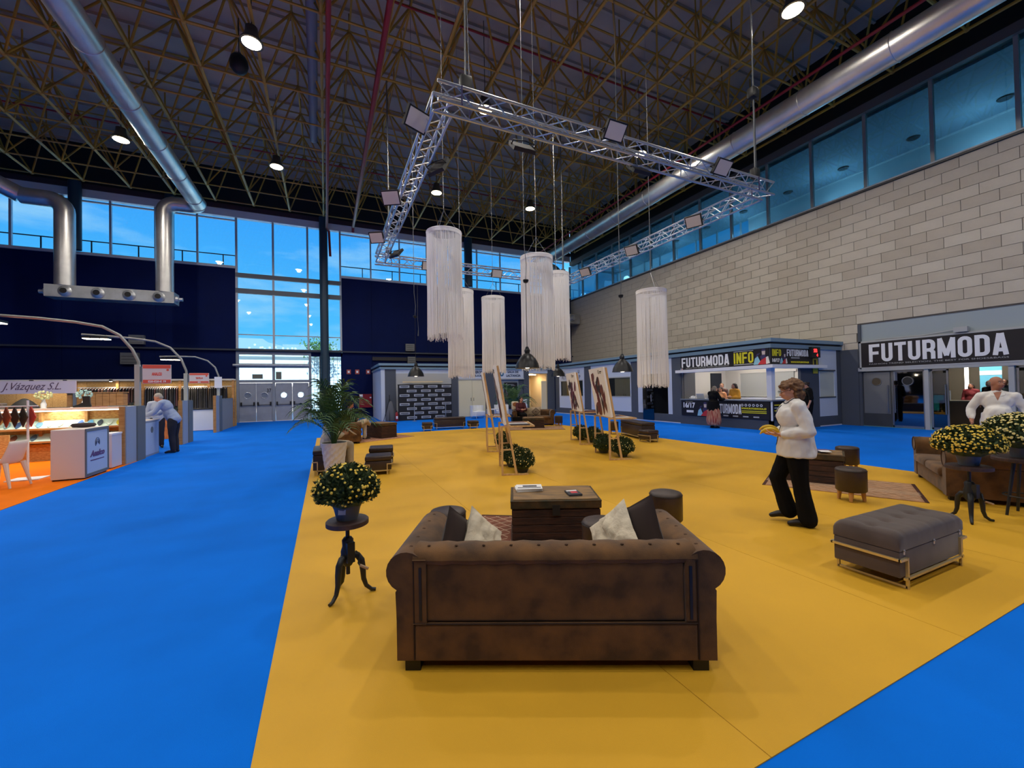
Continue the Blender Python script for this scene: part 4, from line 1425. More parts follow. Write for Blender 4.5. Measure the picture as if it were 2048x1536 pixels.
def easel(label, clabel, x, y, rz, w, seed, pal):
    t = thing('display_easel', label, 'easel', (x, y, 0.0), math.radians(rz), 'pine display easels')
    top = Vector((-0.06, 0, 2.1))
    for yy in (0.0, w):
        MB().bar((0, yy, 0.03), (0, yy, 0.93), 0.04, 0.03).build('post', M_PINE, t)
        MB().bar((-0.02, yy, 0.022), (0.5, yy, 0.022), 0.035, 0.03).build('base_rail', M_PINE, t)
        MB().bar((-0.02, yy, 0.945), (0.64, yy, 0.945), 0.035, 0.03).build('shelf_rail', M_PINE, t)
        MB().bar((0.27, yy, 0.03), (-0.06, yy, 2.12), 0.04, 0.045).build('slanted_post', M_PINE, t)
        MB().bar((0.0, yy, 0.5), (0.19, yy, 0.5), 0.025).build('side_brace', M_PINE, t)
    MB().bar((0.62, 0, 0.945), (0.62, w, 0.945), 0.03).build('shelf_front', M_PINE, t)
    MB().box(0.14, 0.6, 0.02, w - 0.02, 0.93, 0.945).build('shelf_board', M_PINE, t)
    # canvas: top-level thing that leans on the posts
    rnd = random.Random(seed)
    c = thing('canvas_panel', clabel, 'canvas', t.matrix_basis @ Vector((0, 0, 0)), math.radians(rz), 'printed canvases on easels')
    lean = math.atan2(0.33, 2.09)
    sl = Matrix.Translation((0.27, 0, 0.03)) @ Matrix.Rotation(-lean, 4, 'Y')     # z runs up the slanted post
    b = MB()
    bx = [sl @ Vector(v) for v in ((-0.075, -0.02, 0.97), (-0.028, -0.02, 0.97), (-0.028, w + 0.02, 0.97), (-0.075, w + 0.02, 0.97), (-0.075, -0.02, 2.14), (-0.028, -0.02, 2.14), (-0.028, w + 0.02, 2.14), (-0.075, w + 0.02, 2.14))]
    b.add(bx, [(3, 2, 1, 0), (4, 5, 6, 7), (0, 1, 5, 4), (1, 2, 6, 5), (2, 3, 7, 6), (3, 0, 4, 7)])
    b.build('canvas_board', M_CANV, c)
    for k in range(26):
        s = k / 25
        yy = w * (0.30 + 0.42 * s + rnd.uniform(-0.2, 0.2))
        zz = 1.02 + 0.98 * (1 - abs(s - 0.5) * 0.5) * rnd.uniform(0.05, 0.98)
        if zz > 1.75: yy = w * rnd.uniform(0.45, 0.85)
        lw, lh = rnd.uniform(0.04, 0.11), rnd.uniform(0.09, 0.24)
        ang = rnd.uniform(-0.5, 0.9)
        pts = []
        n = 9
        for q in range(n):
            a = 2 * PI * q / n
            rr = rnd.uniform(0.7, 1.15)
            u, v = lw * rr * math.cos(a), lh * rr * math.sin(a)
            u, v = u * math.cos(ang) - v * math.sin(ang), u * math.sin(ang) + v * math.cos(ang)
            pts.append(sl @ Vector((-0.0755 - 0.0004 * k, min(w, max(0.0, yy + u)), min(2.1, max(0.99, zz + v)))))
        MB().add(pts, [tuple(range(n))]).build('printed_shape', M_ART[pal[k % len(pal)]], c)
    lgb = MB().box(-0.0785, -0.0755, 0.14, 0.28, 2.03, 2.055).box(-0.0785, -0.0755, 0.18, 0.28, 2.0, 2.012)
    lgb.v = [sl @ Vector(v) for v in lgb.v]
    lgb.build('logo_bar', M_BLK, c)
    ring = MB().tube([(-0.078, 0.36 + 0.045 * math.cos(2 * PI * q / 18), 2.04 + 0.045 * math.sin(2 * PI * q / 18)) for q in range(18)], 0.005, 4, True)
    ring.v = [sl @ Vector(v) for v in ring.v]
    ring.build('logo_ring', M_BLK, c)
    # leather samples lying on the shelf
    s_ = thing('leather_samples', 'folded leather samples on the shelf of ' + label.split(' easel')[0].replace('pine ', 'the ') + ' easel', 'leather samples', t.matrix_basis.translation, math.radians(rz), 'leather samples on easel shelves')
    for k in range(5):
        y0 = 0.12 + k * (w - 0.3) / 4.5
        MB().rbox(0.17 + 0.03 * rnd.random(), 0.52 + 0.06 * rnd.random(), y0, y0 + 0.19, 0.946 + 0.0 * k, 0.958 + 0.02 * rnd.random(), 0.005).build('sample', [M_ART[1], M_ART[2], mat('sample grey', (150, 154, 170), 0.6), mat('sample white', (214, 212, 206), 0.6), M_ART[0]][(k + seed) % 5], s_)
    return t


def set_loc(o):
    pass


for (a, b_, x, y, w, sd, pal) in (('pine nearest left easel seen edge-on', 'canvas seen edge-on on the nearest left easel', 3.07, 7.21, 1.0, 1, (2, 0, 1)), ('pine farther left easel seen edge-on', 'canvas seen edge-on on the farther left easel', 3.89, 10.12, 1.0, 2, (2, 3, 0)),
                                  ('pine nearer front easel with the brown leather canvas', 'white canvas with brown leather shapes below the pendant lamp', 5.87, 7.52, 1.15, 3, (0, 1, 1, 2)), ('pine farther back easel with the purple canvas', 'white canvas with purple and dark shapes on the farther easel', 6.75, 10.02, 1.15, 4, (2, 3, 2, 0))):
    easel(a, b_, x, y, -20, w, sd, pal)

# ---- magazines on trunks
def stack(label, x, y, z, rz, w, d, n, m, cover=None, group=None):
    for k in range(n):
        o = MB().rbox(-w / 2, w / 2, -d / 2, d / 2, 0, 0.009, 0.002, 1).build('magazine', m)
        o.location = (x + random.uniform(-0.008, 0.008), y + random.uniform(-0.008, 0.008), z + k * 0.0095)
        o.rotation_euler.z = math.radians(rz + random.uniform(-5, 5))
        tag(o, (['bottom', 'second', 'third', 'top'][k if k < n - 1 else 3]) + ' ' + label, 'magazine', group or label)
        if k == n - 1 and cover:
            for (x0, x1, y0, y1, cm) in cover:
                MB().box(x0 * w, x1 * w, y0 * d, y1 * d, 0.0092, 0.0098).build('cover_print', cm, o)


random.seed(11)
M_PAPER = mat('magazine paper', (236, 236, 236), 0.5)
M_INK = mat('cover ink', (40, 42, 52), 0.5)
stack('white magazine of the pile on the near trunk', 2.16, 4.30, 0.471, -22, 0.3, 0.22, 4, M_PAPER, [(-0.25, 0.3, -0.05, 0.25, M_INK), (-0.45, 0.45, -0.3, -0.15, M_INK)])
stack('leaflet with red print on the near trunk', 2.52, 3.88, 0.471, -20, 0.15, 0.2, 2, M_INK, [(-0.4, 0.4, 0.25, 0.45, M_PAPER), (-0.2, 0.3, -0.2, 0.2, mat('print red', (200, 50, 60), 0.5))])
for k in range(11):
    cm = [M_PAPER, mat('print red', (200, 50, 60), 0.5), M_INK, mat('print violet', (96, 80, 130), 0.5)][k % 4]
    o = MB().box(-0.075, 0.075, -0.1, 0.1, 0, 0.003).build('leaflet', cm)
    o.location = (7.62 + random.uniform(-0.18, 0.18), 4.25 + random.uniform(-0.28, 0.28), 0.5 + 0.0033 * (k + 1))
    o.rotation_euler.z = random.uniform(0, 3)
    tag(o, 'loose leaflet scattered on the trunk behind the walking woman', 'leaflet', 'leaflets scattered on the trunk')

# ------------------------------------------------------------------ kiosks, entrance, signs
M_FASC = mat('blue grey fascia', (122, 150, 168), 0.45)
M_KDARK = mat('kiosk slate', (76, 82, 94), 0.7, var=0.05, vscale=4)
M_KWHITE = mat('kiosk white', (200, 210, 228), 0.6)
M_KGREY = mat('kiosk pale grey', (176, 178, 180), 0.7)
M_KINT = mat('kiosk interior', (216, 210, 200), 0.7)
M_SIGNK = mat('sign black', (24, 20, 26), 0.45)
M_SIGNW = mat('sign white', (236, 238, 244), 0.5)
M_SIGNY = mat('sign yellow', (222, 214, 40), 0.5)
M_GREYGL = glass('grey office glass', (120, 130, 126), 0.12)
M_TEALGL = glass('teal door glass', (36, 78, 84), 0.1)
M_MIRGL = glass('mirror door glass', (70, 74, 82), 0.45, 0.03, (190, 195, 205))


def sign_text(parent, s, x, y, z, n, h, w, m, off=0.0, shear=0.0, name='lettering', depth=0.003):
    o = text_mesh(name, s, h, m, width=w, offset=off, shear=shear, depth=depth, parent=parent)
    o.rotation_euler = face_rot(*n)
    o.location = Vector((x, y, z)) - Vector(parent.matrix_basis.translation)
    return o


KX, KY = 14.5, 9.37
kr = thing('kiosk_row', 'long grey and white service kiosk with info counter at its corner', 'kiosk', (KX, 0, 0), kind='structure')
# plinth and wall panels along the front (x = 0 local)
MB().box(0.0, 0.1, 13.45, 24.4, 0, 0.39).build('plinth', M_KDARK, kr)
MB().box(-0.01, 0.02, 13.5, 24.4, 0.0, 0.04).build('skirting', M_KWHITE, kr)
for (y0, y1) in ((13.45, 13.95), (16.2, 16.7), (20.25, 20.92), (23.9, 24.4)):
    MB().box(0.0, 0.1, y0, y1, 0.39, 3.03).build('pillar', M_KDARK, kr)


def window_unit(y0, y1, wy0, wy1, z0, z1, m):
    p = MB().box(0.0, 0.08, y0, y1, 0.39, z0).box(0.0, 0.08, y0, y1, z1, 3.03).box(0.0, 0.08, y0, wy0, z0, z1).box(0.0, 0.08, wy1, y1, z0, z1).build('wall_panel', M_KWHITE, kr)
    MB().box(0.03, 0.045, wy0, wy1, z0, z1).build('pane', m, p)
    MB().box(-0.012, 0.03, wy0 - 0.04, wy1 + 0.04, z0 - 0.05, z0).box(-0.012, 0.03, wy0 - 0.04, wy1 + 0.04, z1, z1 + 0.05).build('window_frame', M_KGREY, p)


window_unit(16.72, 20.23, 16.78, 20.0, 1.2, 2.2, M_GREYGL)
window_unit(20.94, 23.88, 21.1, 23.7, 1.2, 2.15, M_GREYGL)
# doorway with a teal glass leaf
MB().box(0.0, 0.08, 15.85, 16.2, 0.39, 3.03).box(0.0, 0.08, 13.95, 14.2, 0.39, 3.03).box(0.0, 0.08, 14.2, 15.85, 2.3, 3.03).build('wall_panel', M_KWHITE, kr)
d_ = MB().box(-0.02, 0.0, 15.1, 15.85, 0.02, 2.28).build('glass_door', M_TEALGL, kr)
MB().tube([(-0.05, 15.25, 0.95), (-0.05, 15.25, 1.3)], 0.012, 6).build('door_handle', M_RING, d_)
MB().box(-0.025, 0.005, 15.1, 15.85, 0.0, 0.04).build('door_rail', M_RING, d_)
MB().box(0.1, 3.0, 14.2, 14.25, 0, 2.6).box(0.1, 3.0, 15.9, 15.95, 0, 2.6).box(3.0, 3.05, 14.2, 15.95, 0, 2.6).build('passage_wall', mat('passage dark', (70, 72, 76), 0.7), kr)
# roof and rear of the kiosk row
MB().box(0.05, 4.38, KY + 0.05, 24.4, 3.05, 3.12).build('kiosk_roof', M_KDARK, kr)
MB().box(1.2, 1.25, 15.95, 24.4, 0, 3.05).build('office_back', mat('office wall', (150, 150, 136), 0.7), kr)
# fascia: two pale bands with a dark gap, on the front, the info side and the rear kiosk
for (z0, z1, ov, nm, m) in ((2.99, 3.13, 0.06, 'lower_fascia', M_FASC), (3.13, 3.2, 0.0, 'fascia_gap', M_BLK), (3.2, 3.33, 0.12, 'upper_fascia', M_FASC)):
    MB().box(-ov, 0.2, KY - ov, 24.4 - ov, z0, z1).build(nm, m, kr)
    MB().box(0.2, 4.38, KY - ov, KY + 0.2, z0, z1).build(nm, m, kr)
# info counter
MB().box(0.0, 0.12, KY, 13.45, 0.0, 1.06).build('counter_front', M_KDARK, kr)
MB().box(0.0, 1.9, KY, KY + 0.12, 0.0, 1.06).build('counter_side', M_KDARK, kr)
MB().box(-0.05, 0.55, KY - 0.05, 13.45, 1.06, 1.11).build('counter_top', mat('counter top', (120, 128, 140), 0.4), kr)
MB().box(0.55, 1.9, KY - 0.05, KY + 0.5, 1.06, 1.11).build('counter_top', mat('counter top', (120, 128, 140), 0.4), kr)
MB().box(0.06, 0.26, KY + 0.02, KY + 0.2, 1.11, 2.28).build('corner_post', M_SIGNW, kr)
MB().box(-0.2, 0.3, KY - 0.2, 13.55, 2.26, 2.38).box(0.3, 3.1, KY - 0.2, KY + 0.2, 2.26, 2.38).build('canopy_strip', M_SIGNW, kr)
MB().box(0.0, 0.1, KY, 13.45, 2.38, 3.0).box(0.1, 2.9, KY, KY + 0.1, 2.38, 3.0).build('banner_backing', M_KDARK, kr)
# side beyond the counter
MB().box(1.75, 2.9, KY, KY + 0.1, 0, 2.3).build('side_panel', M_KDARK, kr)
pn = MB().box(2.9, 4.1, KY, KY + 0.08, 0.39, 1.15).box(2.9, 4.1, KY, KY + 0.08, 2.15, 3.0).box(2.9, 2.95, KY, KY + 0.08, 1.15, 2.15).box(3.95, 4.1, KY, KY + 0.08, 1.15, 2.15).build('wall_panel', M_KWHITE, kr)
MB().box(2.95, 3.95, KY + 0.03, KY + 0.045, 1.15, 2.15).build('pane', mat('frosted pane', (206, 210, 200), 0.25), pn)
MB().box(2.9, 4.0, KY - 0.012, KY + 0.03, 1.1, 1.15).box(2.9, 4.0, KY - 0.012, KY + 0.03, 2.15, 2.2).build('window_frame', M_KDARK, pn)
MB().box(2.9, 4.4, KY, KY + 0.08, 0, 0.39).build('plinth', M_KDARK, kr)
MB().box(4.1, 4.4, KY, KY + 0.08, 0.39, 3.0).build('pillar', M_KDARK, kr)
MB().box(2.9, 4.35, KY - 0.01, KY + 0.0, 0.0, 0.04).build('skirting', M_KWHITE, kr)
# interior of the info counter
MB().box(2.95, 3.0, KY + 0.1, 13.5, 0, 3.0).build('interior_back_wall', M_KINT, kr)
MB().box(0.1, 2.95, 13.45, 13.5, 0, 3.0).build('interior_side_wall', M_KINT, kr)
MB().box(0.1, 2.95, KY + 0.1, 13.45, 2.98, 3.03).build('interior_ceiling', M_KINT, kr)
MB().box(2.9, 2.95, 10.3, 12.65, 1.15, 2.2).build('interior_board', mat('board grey', (178, 178, 172), 0.35), kr)
MB().box(2.88, 2.95, 10.2, 12.75, 2.2, 2.28).box(2.88, 2.95, 12.65, 12.75, 1.1, 2.2).build('board_frame', M_KINT, kr)
MB().box(1.9, 2.6, 13.4, 13.45, 0, 2.25).build('interior_door', mat('door dark blue', (30, 36, 48), 0.5), kr)
MB().box(0.12, 0.8, 13.35, 13.4, 0.0, 2.3).build('interior_pillar', mat('pillar grey', (96, 96, 98), 0.7), kr)  # plain darker grey than the interior walls
MB().box(2.7, 2.9, KY + 0.3, 13.2, 1.05, 1.1).build('back_shelf', M_SIGNW, kr)
for yy in (10.4, 12.0):
    pl = MB().box(1.2, 1.8, yy - 0.3, yy + 0.3, 2.95, 2.98).build('ceiling_panel', mat('panel light', (255, 244, 225), 0.5, emit=5.0), kr)
    new_light('info_light', 'AREA', (KX + 1.5, yy, 2.93), 28, (1.0, 0.94, 0.85), 0.6)

# fashion picture made of flat coloured facets
FACET = [mat('facet red', (196, 50, 56), 0.5), mat('facet pale blue', (142, 196, 222), 0.5), mat('facet white', (228, 226, 224), 0.5), mat('facet violet', (60, 52, 96), 0.5), mat('facet skin', (206, 190, 184), 0.5)]


def fashion_print(parent, x0, z0, h, axis, base, sgn=1):
    """flat printed figure: a pale face over angular coloured garments. axis 'y' print lies in YZ, runs towards -Y; axis 'x' lies in XZ"""
    polys = [([(0.0, 0), (0.55, 0), (0.3, 0.55), (0.1, 0.4)], 1), ([(0.3, 0), (1.0, 0.0), (0.85, 0.45), (0.55, 0.3)], 0), ([(0.1, 0.4), (0.3, 0.55), (0.5, 0.75), (0.25, 0.7)], 3), ([(0.85, 0.0), (1.1, 0.05), (1.0, 0.5), (0.85, 0.45)], 2),
             ([(0.55, 0.3), (0.85, 0.45), (0.8, 0.62), (0.6, 0.62), (0.45, 0.5)], 3), ([(0.6, 0.62), (0.8, 0.62), (0.82, 0.88), (0.7, 0.98), (0.58, 0.88)], 4), ([(0.56, 0.86), (0.84, 0.86), (0.8, 1.0), (0.6, 1.0)], 3)]
    for k, (pl, c_) in enumerate(polys):
        e = 0.001 * (k + 1)
        pts = [((base - e) if axis == 'y' else x0 + u * h * sgn, (x0 - u * h) if axis == 'y' else base - e, z0 + v * h) for (u, v) in pl]
        pts = [Vector(p) - Vector(parent.matrix_basis.translation) for p in pts]
        MB().add(pts, [tuple(range(len(pts)))]).build('printed_facet', FACET[c_], parent)


bn = thing('info_banner', 'black FUTURMODA INFO banner above the counter with a fashion figure', 'banner', (KX - 0.02, 11.4, 2.4))
MB().box(-0.01, 0.015, -2.0, 2.0, 0, 0.6).build('banner_board', M_SIGNK, bn)
block_text(bn, 'FUTURMODA', KX - 0.033, 13.33, 2.49, (-1, 0), 0.42, 2.35, M_SIGNW)
sign_text(bn, 'FASHION TREND SELECTION. THE BEST FOR SHOES&BAGS', KX - 0.034, 13.1, 2.43, (-1, 0), 0.035, 2.1, M_KGREY)
MB().box(-0.016, -0.01, -1.42, -0.62, 0.545, 0.56).box(-0.016, -0.01, -1.42, -0.62, 0.045, 0.06).build('white_rule', M_SIGNW, bn)
block_text(bn, 'INFO', KX - 0.033, 10.78, 2.49, (-1, 0), 0.42, 0.8, M_SIGNY)
fashion_print(bn, 9.98, 2.41, 0.56, 'y', KX - 0.034)
fashion_print(bn, 13.4, 2.4, 0.12, 'y', KX - 0.036)
b2_ = thing('info_side_banner', 'black banner round the corner reading INFO 16/17 FUTURMODA', 'banner', (15.85, KY - 0.02, 2.4))
MB().box(-1.35, 1.42, -0.01, 0.015, 0, 0.6).build('banner_board', M_SIGNK, b2_)
block_text(b2_, 'INFO', 14.56, KY - 0.033, 2.69, (0, -1), 0.25, 0.5, M_SIGNY)
block_text(b2_, 'FUTURMODA', 15.4, KY - 0.033, 2.7, (0, -1), 0.25, 1.3, M_SIGNW)
sign_text(b2_, '16/17', 14.56, KY - 0.034, 2.47, (0, -1), 0.14, 0.42, M_SIGNW, 0.006)
sign_text(b2_, 'WWW.FUTURMODA.ES', 15.62, KY - 0.034, 2.45, (0, -1), 0.065, 1.1, M_SIGNY, 0.003)
MB().box(-0.2, 0.3, -0.014, -0.01, 0.22, 0.26).build('text_line', M_KGREY, b2_)
fashion_print(b2_, 14.98, 2.42, 0.4, 'x', KY - 0.034)
ck = thing('led_clock', 'black clock box with red glowing digits above the info counter', 'clock', (16.95, KY - 0.12, 2.66))
MB().box(-0.27, 0.27, -0.05, 0.05, 0, 0.4).build('clock_case', M_BLK, ck)
M_LED = mat('red digits', (255, 40, 40), 0.5, emit=4.0)
sign_text(ck, '22', 16.8, KY - 0.172, 2.86, (0, -1), 0.13, 0.22, M_LED, 0.008, name='digits')
sign_text(ck, '4', 16.98, KY - 0.172, 2.7, (0, -1), 0.11, 0.08, M_LED, 0.006, name='digits')
MB().box(-0.02, 0.02, 0.05, 0.1, 0.1, 0.3).build('clock_bracket', M_BLK, ck)
nt_ = tag(MB().box(0, 0.3, -0.012, 0, 0, 0.58).build('yellow_notice', mat('notice yellow', (206, 190, 60), 0.6), None, loc=(16.98, KY - 0.02, 2.06)), 'yellow safety notice below the red digit clock', 'notice')
MB().box(0.06, 0.22, -0.014, -0.012, 0.3, 0.52).build('notice_print', M_BLK, nt_)
cp = thing('counter_poster', 'black 16/17 FUTURMODA poster on the info counter front', 'poster', (KX - 0.02, 11.4, 0.38))
MB().box(-0.01, 0.015, -1.98, 2.0, 0, 0.66).build('poster_board', M_SIGNK, cp)
sign_text(cp, '16/17', KX - 0.034, 13.28, 0.72, (-1, 0), 0.24, 0.62, M_SIGNW, 0.008)
sign_text(cp, 'EDICIÓN', KX - 0.034, 13.15, 0.985, (-1, 0), 0.035, 0.36, M_KGREY)
MB().box(-0.014, -0.01, 1.35, 1.72, 0.14, 0.24).build('white_box', M_SIGNW, cp)
fashion_print(cp, 12.55, 0.4, 0.58, 'y', KX - 0.034)
block_text(cp, 'FUTURMODA', KX - 0.033, 11.72, 0.55, (-1, 0), 0.38, 1.2, M_SIGNW)
sign_text(cp, 'WWW.FUTURMODA.ES', KX - 0.034, 10.52, 0.74, (-1, 0), 0.075, 0.98, M_SIGNY, 0.004)
MB().box(-0.014, -0.01, -1.86, -0.9, 0.285, 0.315).build('text_line', M_SIGNY, cp)
MB().box(-0.014, -0.01, -1.86, -0.9, 0.225, 0.255).build('text_line', M_SIGNY, cp)
for k in range(6):
    yy = 10.48 - 11.4 - k * 0.15
    MB().lathe([(0.0, 0), (0.05, 0.0), (0.05, 0.004)], (0, 0, 0), 14, Matrix.Rotation(-PI / 2, 3, 'Y')).build('icon_disc', M_SIGNW, cp, loc=(-0.0105, yy, 0.52))
    MB().lathe([(0.0, 0), (0.028, 0.0), (0.028, 0.006)], (0, 0, 0), 8, Matrix.Rotation(-PI / 2, 3, 'Y')).build('icon_dot', M_SIGNK, cp, loc=(-0.0105, yy, 0.52))
for k in range(5):
    MB().box(-0.014, -0.01, 0.1 - k * 0.42, 0.32 - k * 0.42, 0.06, 0.11).build('partner_logo', M_KGREY, cp)
cp2 = thing('counter_poster', 'black poster with yellow lines on the info counter side', 'poster', (KX, KY - 0.02, 0.38))
MB().box(0.02, 1.6, -0.01, 0.015, 0, 0.66).build('poster_board', M_SIGNK, cp2)
for k, (z, m) in enumerate(((0.52, M_SIGNY), (0.42, M_KGREY), (0.32, M_SIGNY), (0.12, M_KGREY))):
    MB().box(0.1, 1.1 - 0.2 * (k % 2), -0.014, -0.01, z, z + 0.04).build('text_line', m, cp2)
tag(MB().box(KX - 0.02, KX + 0.03, KY - 0.03, KY + 0.02, 0.36, 1.05).build('corner_trim', M_SIGNW), 'white vertical trim at the info counter corner', 'trim', kind='structure')
# desk things
lp = thing('laptop', 'silver laptop open on the info counter beside the phone', 'laptop', (14.85, 12.6, 1.11), math.radians(100))
MB().box(-0.17, 0.17, -0.12, 0.12, 0.0, 0.015).build('keyboard_base', M_ALU, lp)
s_ = MB().box(-0.17, 0.17, 0, 0.012, 0, 0.23).build('screen', M_ALU, lp, loc=(0, 0.12, 0.012))
s_.rotation_euler.x = -0.35
ph = thing('desk_phone', 'white desk phone at the end of the info counter', 'phone', (14.8, 13.1, 1.11), 1.2)
MB().rbox(-0.1, 0.1, -0.1, 0.1, 0, 0.06, 0.02).build('phone_base', M_SIGNW, ph, True)
MB().tube([(-0.08, -0.1, 0.08), (-0.06, 0, 0.1), (-0.08, 0.1, 0.08)], 0.025, 8).build('handset', M_SIGNW, ph, True)

# ---- rear kiosk
kb = thing('rear_kiosk', 'white and slate rear kiosk with nursing room behind the logo backdrop', 'kiosk', (0, 24.5, 0), kind='structure')
MB().box(2.9, 3.0, 0.0, 4.4, 0, 3.0).build('end_wall', M_KWHITE, kb)
MB().box(2.9, 3.12, -0.02, 0.08, 0, 3.0).build('corner_strip', M_KWHITE, kb)
for (x0, x1) in ((3.12, 3.75), (7.1, 7.55), (9.35, 10.1), (12.1, 12.5), (13.95, 14.5)):
    MB().box(x0, x1, 0, 0.1, 0, 3.0).build('pillar', M_KDARK, kb)
MB().box(3.75, 7.1, 0.02, 0.1, 0, 2.75).build('wall_panel', M_KGREY, kb)
MB().box(3.75, 7.1, 0.02, 0.1, 2.75, 3.0).build('wall_panel', M_KWHITE, kb)
M_CRM = mat('cream door', (222, 214, 184), 0.6)
for k in range(2):
    d_ = MB().box(7.56 + k * 0.9, 8.445 + k * 0.9, 0.03, 0.08, 0.02, 2.34).build('cream_door', M_CRM, kb)
    xh = 8.36 if k == 0 else 8.54
    MB().tube([(xh, -0.02, 1.0), (xh, -0.02, 1.2)], 0.014, 6).build('door_handle', mat('handle grey', (96, 96, 92), 0.4), d_)
MB().box(7.55, 9.36, 0.0, 0.1, 2.34, 2.42).build('door_head', M_KGREY, kb)
MB().box(7.55, 9.36, 0.0, 0.1, 2.42, 3.0).build('sign_panel', M_KWHITE, kb)
M_NAVTXT = mat('navy lettering', (58, 72, 104), 0.5)
sign_text(kb, 'EROS', 8.68, 24.49, 2.74, (0, -1), 0.17, 0.44, M_NAVTXT, 0.006)
sign_text(kb, 'JLIOS', 8.6, 24.49, 2.5, (0, -1), 0.17, 0.52, M_NAVTXT, 0.006)
MB().box(10.1, 12.1, 0.0, 0.1, 2.42, 3.0).build('sign_panel', M_KWHITE, kb)
MB().box(10.1, 12.12, -0.04, 0.1, 2.34, 2.42).build('door_head', M_KGREY, kb)
sign_text(kb, 'SALA DE', 10.92, 24.49, 2.76, (0, -1), 0.16, 0.8, M_NAVTXT, 0.006)
sign_text(kb, 'LACTANCIA', 10.82, 24.49, 2.52, (0, -1), 0.16, 1.05, M_NAVTXT, 0.006)
MB().lathe([(0.0, 0), (0.15, 0), (0.15, 0.01)], (0, 0, 0), 24, Matrix.Rotation(PI / 2, 3, 'X')).build('round_logo', mat('logo blue', (52, 104, 140), 0.5), kb, loc=(10.5, 0.0, 2.7))
MB().lathe([(0.0, 0), (0.07, 0), (0.07, 0.012)], (0, 0, 0), 3, Matrix.Rotation(PI / 2, 3, 'X')).build('logo_heart', M_SIGNW, kb, loc=(10.5, 0.0, 2.7))
MB().box(10.1, 12.1, 0.1, 0.16, 0, 2.34).build('nursing_room_door', mat('door blue grey', (140, 150, 164), 0.6), kb)
MB().box(11.75, 12.1, 0.08, 0.1, 0, 2.34).build('door_side', M_KDARK, kb)
MB().box(12.5, 13.95, 0.0, 0.1, 2.75, 3.0).build('wall_panel', M_KWHITE, kb)
M_BEIGE = mat('beige room', (214, 192, 150), 0.7)
MB().box(12.5, 12.55, 0.1, 2.5, 0, 2.75).box(13.9, 13.95, 0.1, 2.5, 0, 2.75).box(12.5, 13.95, 2.5, 2.55, 0, 2.75).box(12.5, 13.95, 0.1, 2.55, 2.72, 2.76).build('room_walls', M_BEIGE, kb)
MB().box(13.5, 13.9, 0.12, 0.18, 0, 2.22).build('open_door', mat('door cream light', (236, 218, 178), 0.6), kb)
M_TUBE = mat('tube light', (255, 236, 196), 0.5, emit=12.0)
for (x, y) in ((12.75, 0.5), (13.35, 1.2)):
    MB().box(x - 0.22, x + 0.3, y - 0.04, y + 0.04, 2.66, 2.71).build('tube_lamp', M_TUBE, kb)
    new_light('tube_light', 'AREA', (x, 24.5 + y, 2.62), 14, (1, 0.86, 0.62), 0.4)
MB().box(2.9, 14.5, 0.1, 0.2, 3.0, 3.05).build('roof_edge', M_KDARK, kb)
for (z0, z1, ov, nm, m) in ((2.99, 3.11, 0.06, 'lower_fascia', M_FASC), (3.11, 3.2, 0.0, 'fascia_gap', M_BLK), (3.2, 3.33, 0.12, 'upper_fascia', M_FASC)):
    MB().box(2.9 - ov, 14.5, -ov, 0.2, z0, z1).build(nm, m, kb)
    MB().box(2.9 - ov, 3.1, 0.2, 4.4, z0, z1).build(nm, m, kb)
po = thing('black_poster', 'black notice poster with white lines on the nursing room door', 'poster', (11.16, 24.53, 0.4))
MB().box(-0.48, 0.48, 0, 0.02, 0, 1.74).build('poster_board', M_SIGNK, po)
MB().tube([(-0.3 + 0.07 * math.cos(2 * PI * k / 16), -0.005, 1.58 + 0.07 * math.sin(2 * PI * k / 16)) for k in range(16)], 0.012, 4, True).build('round_mark', M_SIGNW, po)
for k in range(12):
    MB().box(-0.4, -0.4 + 0.3 + 0.3 * ((k * 7) % 5) / 5, -0.004, 0, 1.35 - k * 0.1, 1.37 - k * 0.1).build('text_line', M_KGREY, po)
for k in range(3):
    MB().box(-0.18, 0.2 + 0.06 * k, -0.004, 0, 1.62 - k * 0.05, 1.635 - k * 0.05).build('text_line', M_KGREY, po)
for (x, lb) in ((10.25, 'white barrier panel beside the black poster nearest the easel'), (12.0, 'white notice panel behind the seated woman')):
    w_ = thing('notice_panel', lb, 'panel', (x, 24.2, 0))
    MB().box(-0.18, 0.18, 0, 0.03, 0.35, 1.1).build('panel_board', M_SIGNW, w_)
    MB().box(-0.18, 0.18, -0.005, 0.0, 1.02, 1.1).build('panel_head', M_KDARK, w_)
    MB().box(-0.15, -0.12, 0, 0.03, 0, 0.35).box(0.12, 0.15, 0, 0.03, 0, 0.35).build('panel_feet', M_KDARK, w_)
for oy in (18.4, 22.4):
    new_light('office_light', 'AREA', (KX + 0.6, oy, 2.9), 16, (1.0, 0.94, 0.82), 0.6)
# kiosk window lettering on the front row
sg = thing('window_lettering', 'dark lettering on the white kiosk panel behind the purple canvas', 'sign', (KX, 22.4, 2.2))
sign_text(sg, 'L', KX - 0.004, 23.2, 2.62, (-1, 0), 0.2, 0.12, M_NAVTXT, 0.004)
sign_text(sg, 'U', KX - 0.004, 21.6, 2.62, (-1, 0), 0.2, 0.16, M_NAVTXT, 0.004)
tag(sign_text(sg, 'FUTU', KX - 0.004, 23.5, 2.26, (-1, 0), 0.24, 0.75, M_NAVTXT, 0.002), kind='stuff')
sign_text(sg, 'P', KX - 0.004, 21.5, 2.26, (-1, 0), 0.24, 0.16, M_NAVTXT, 0.002)

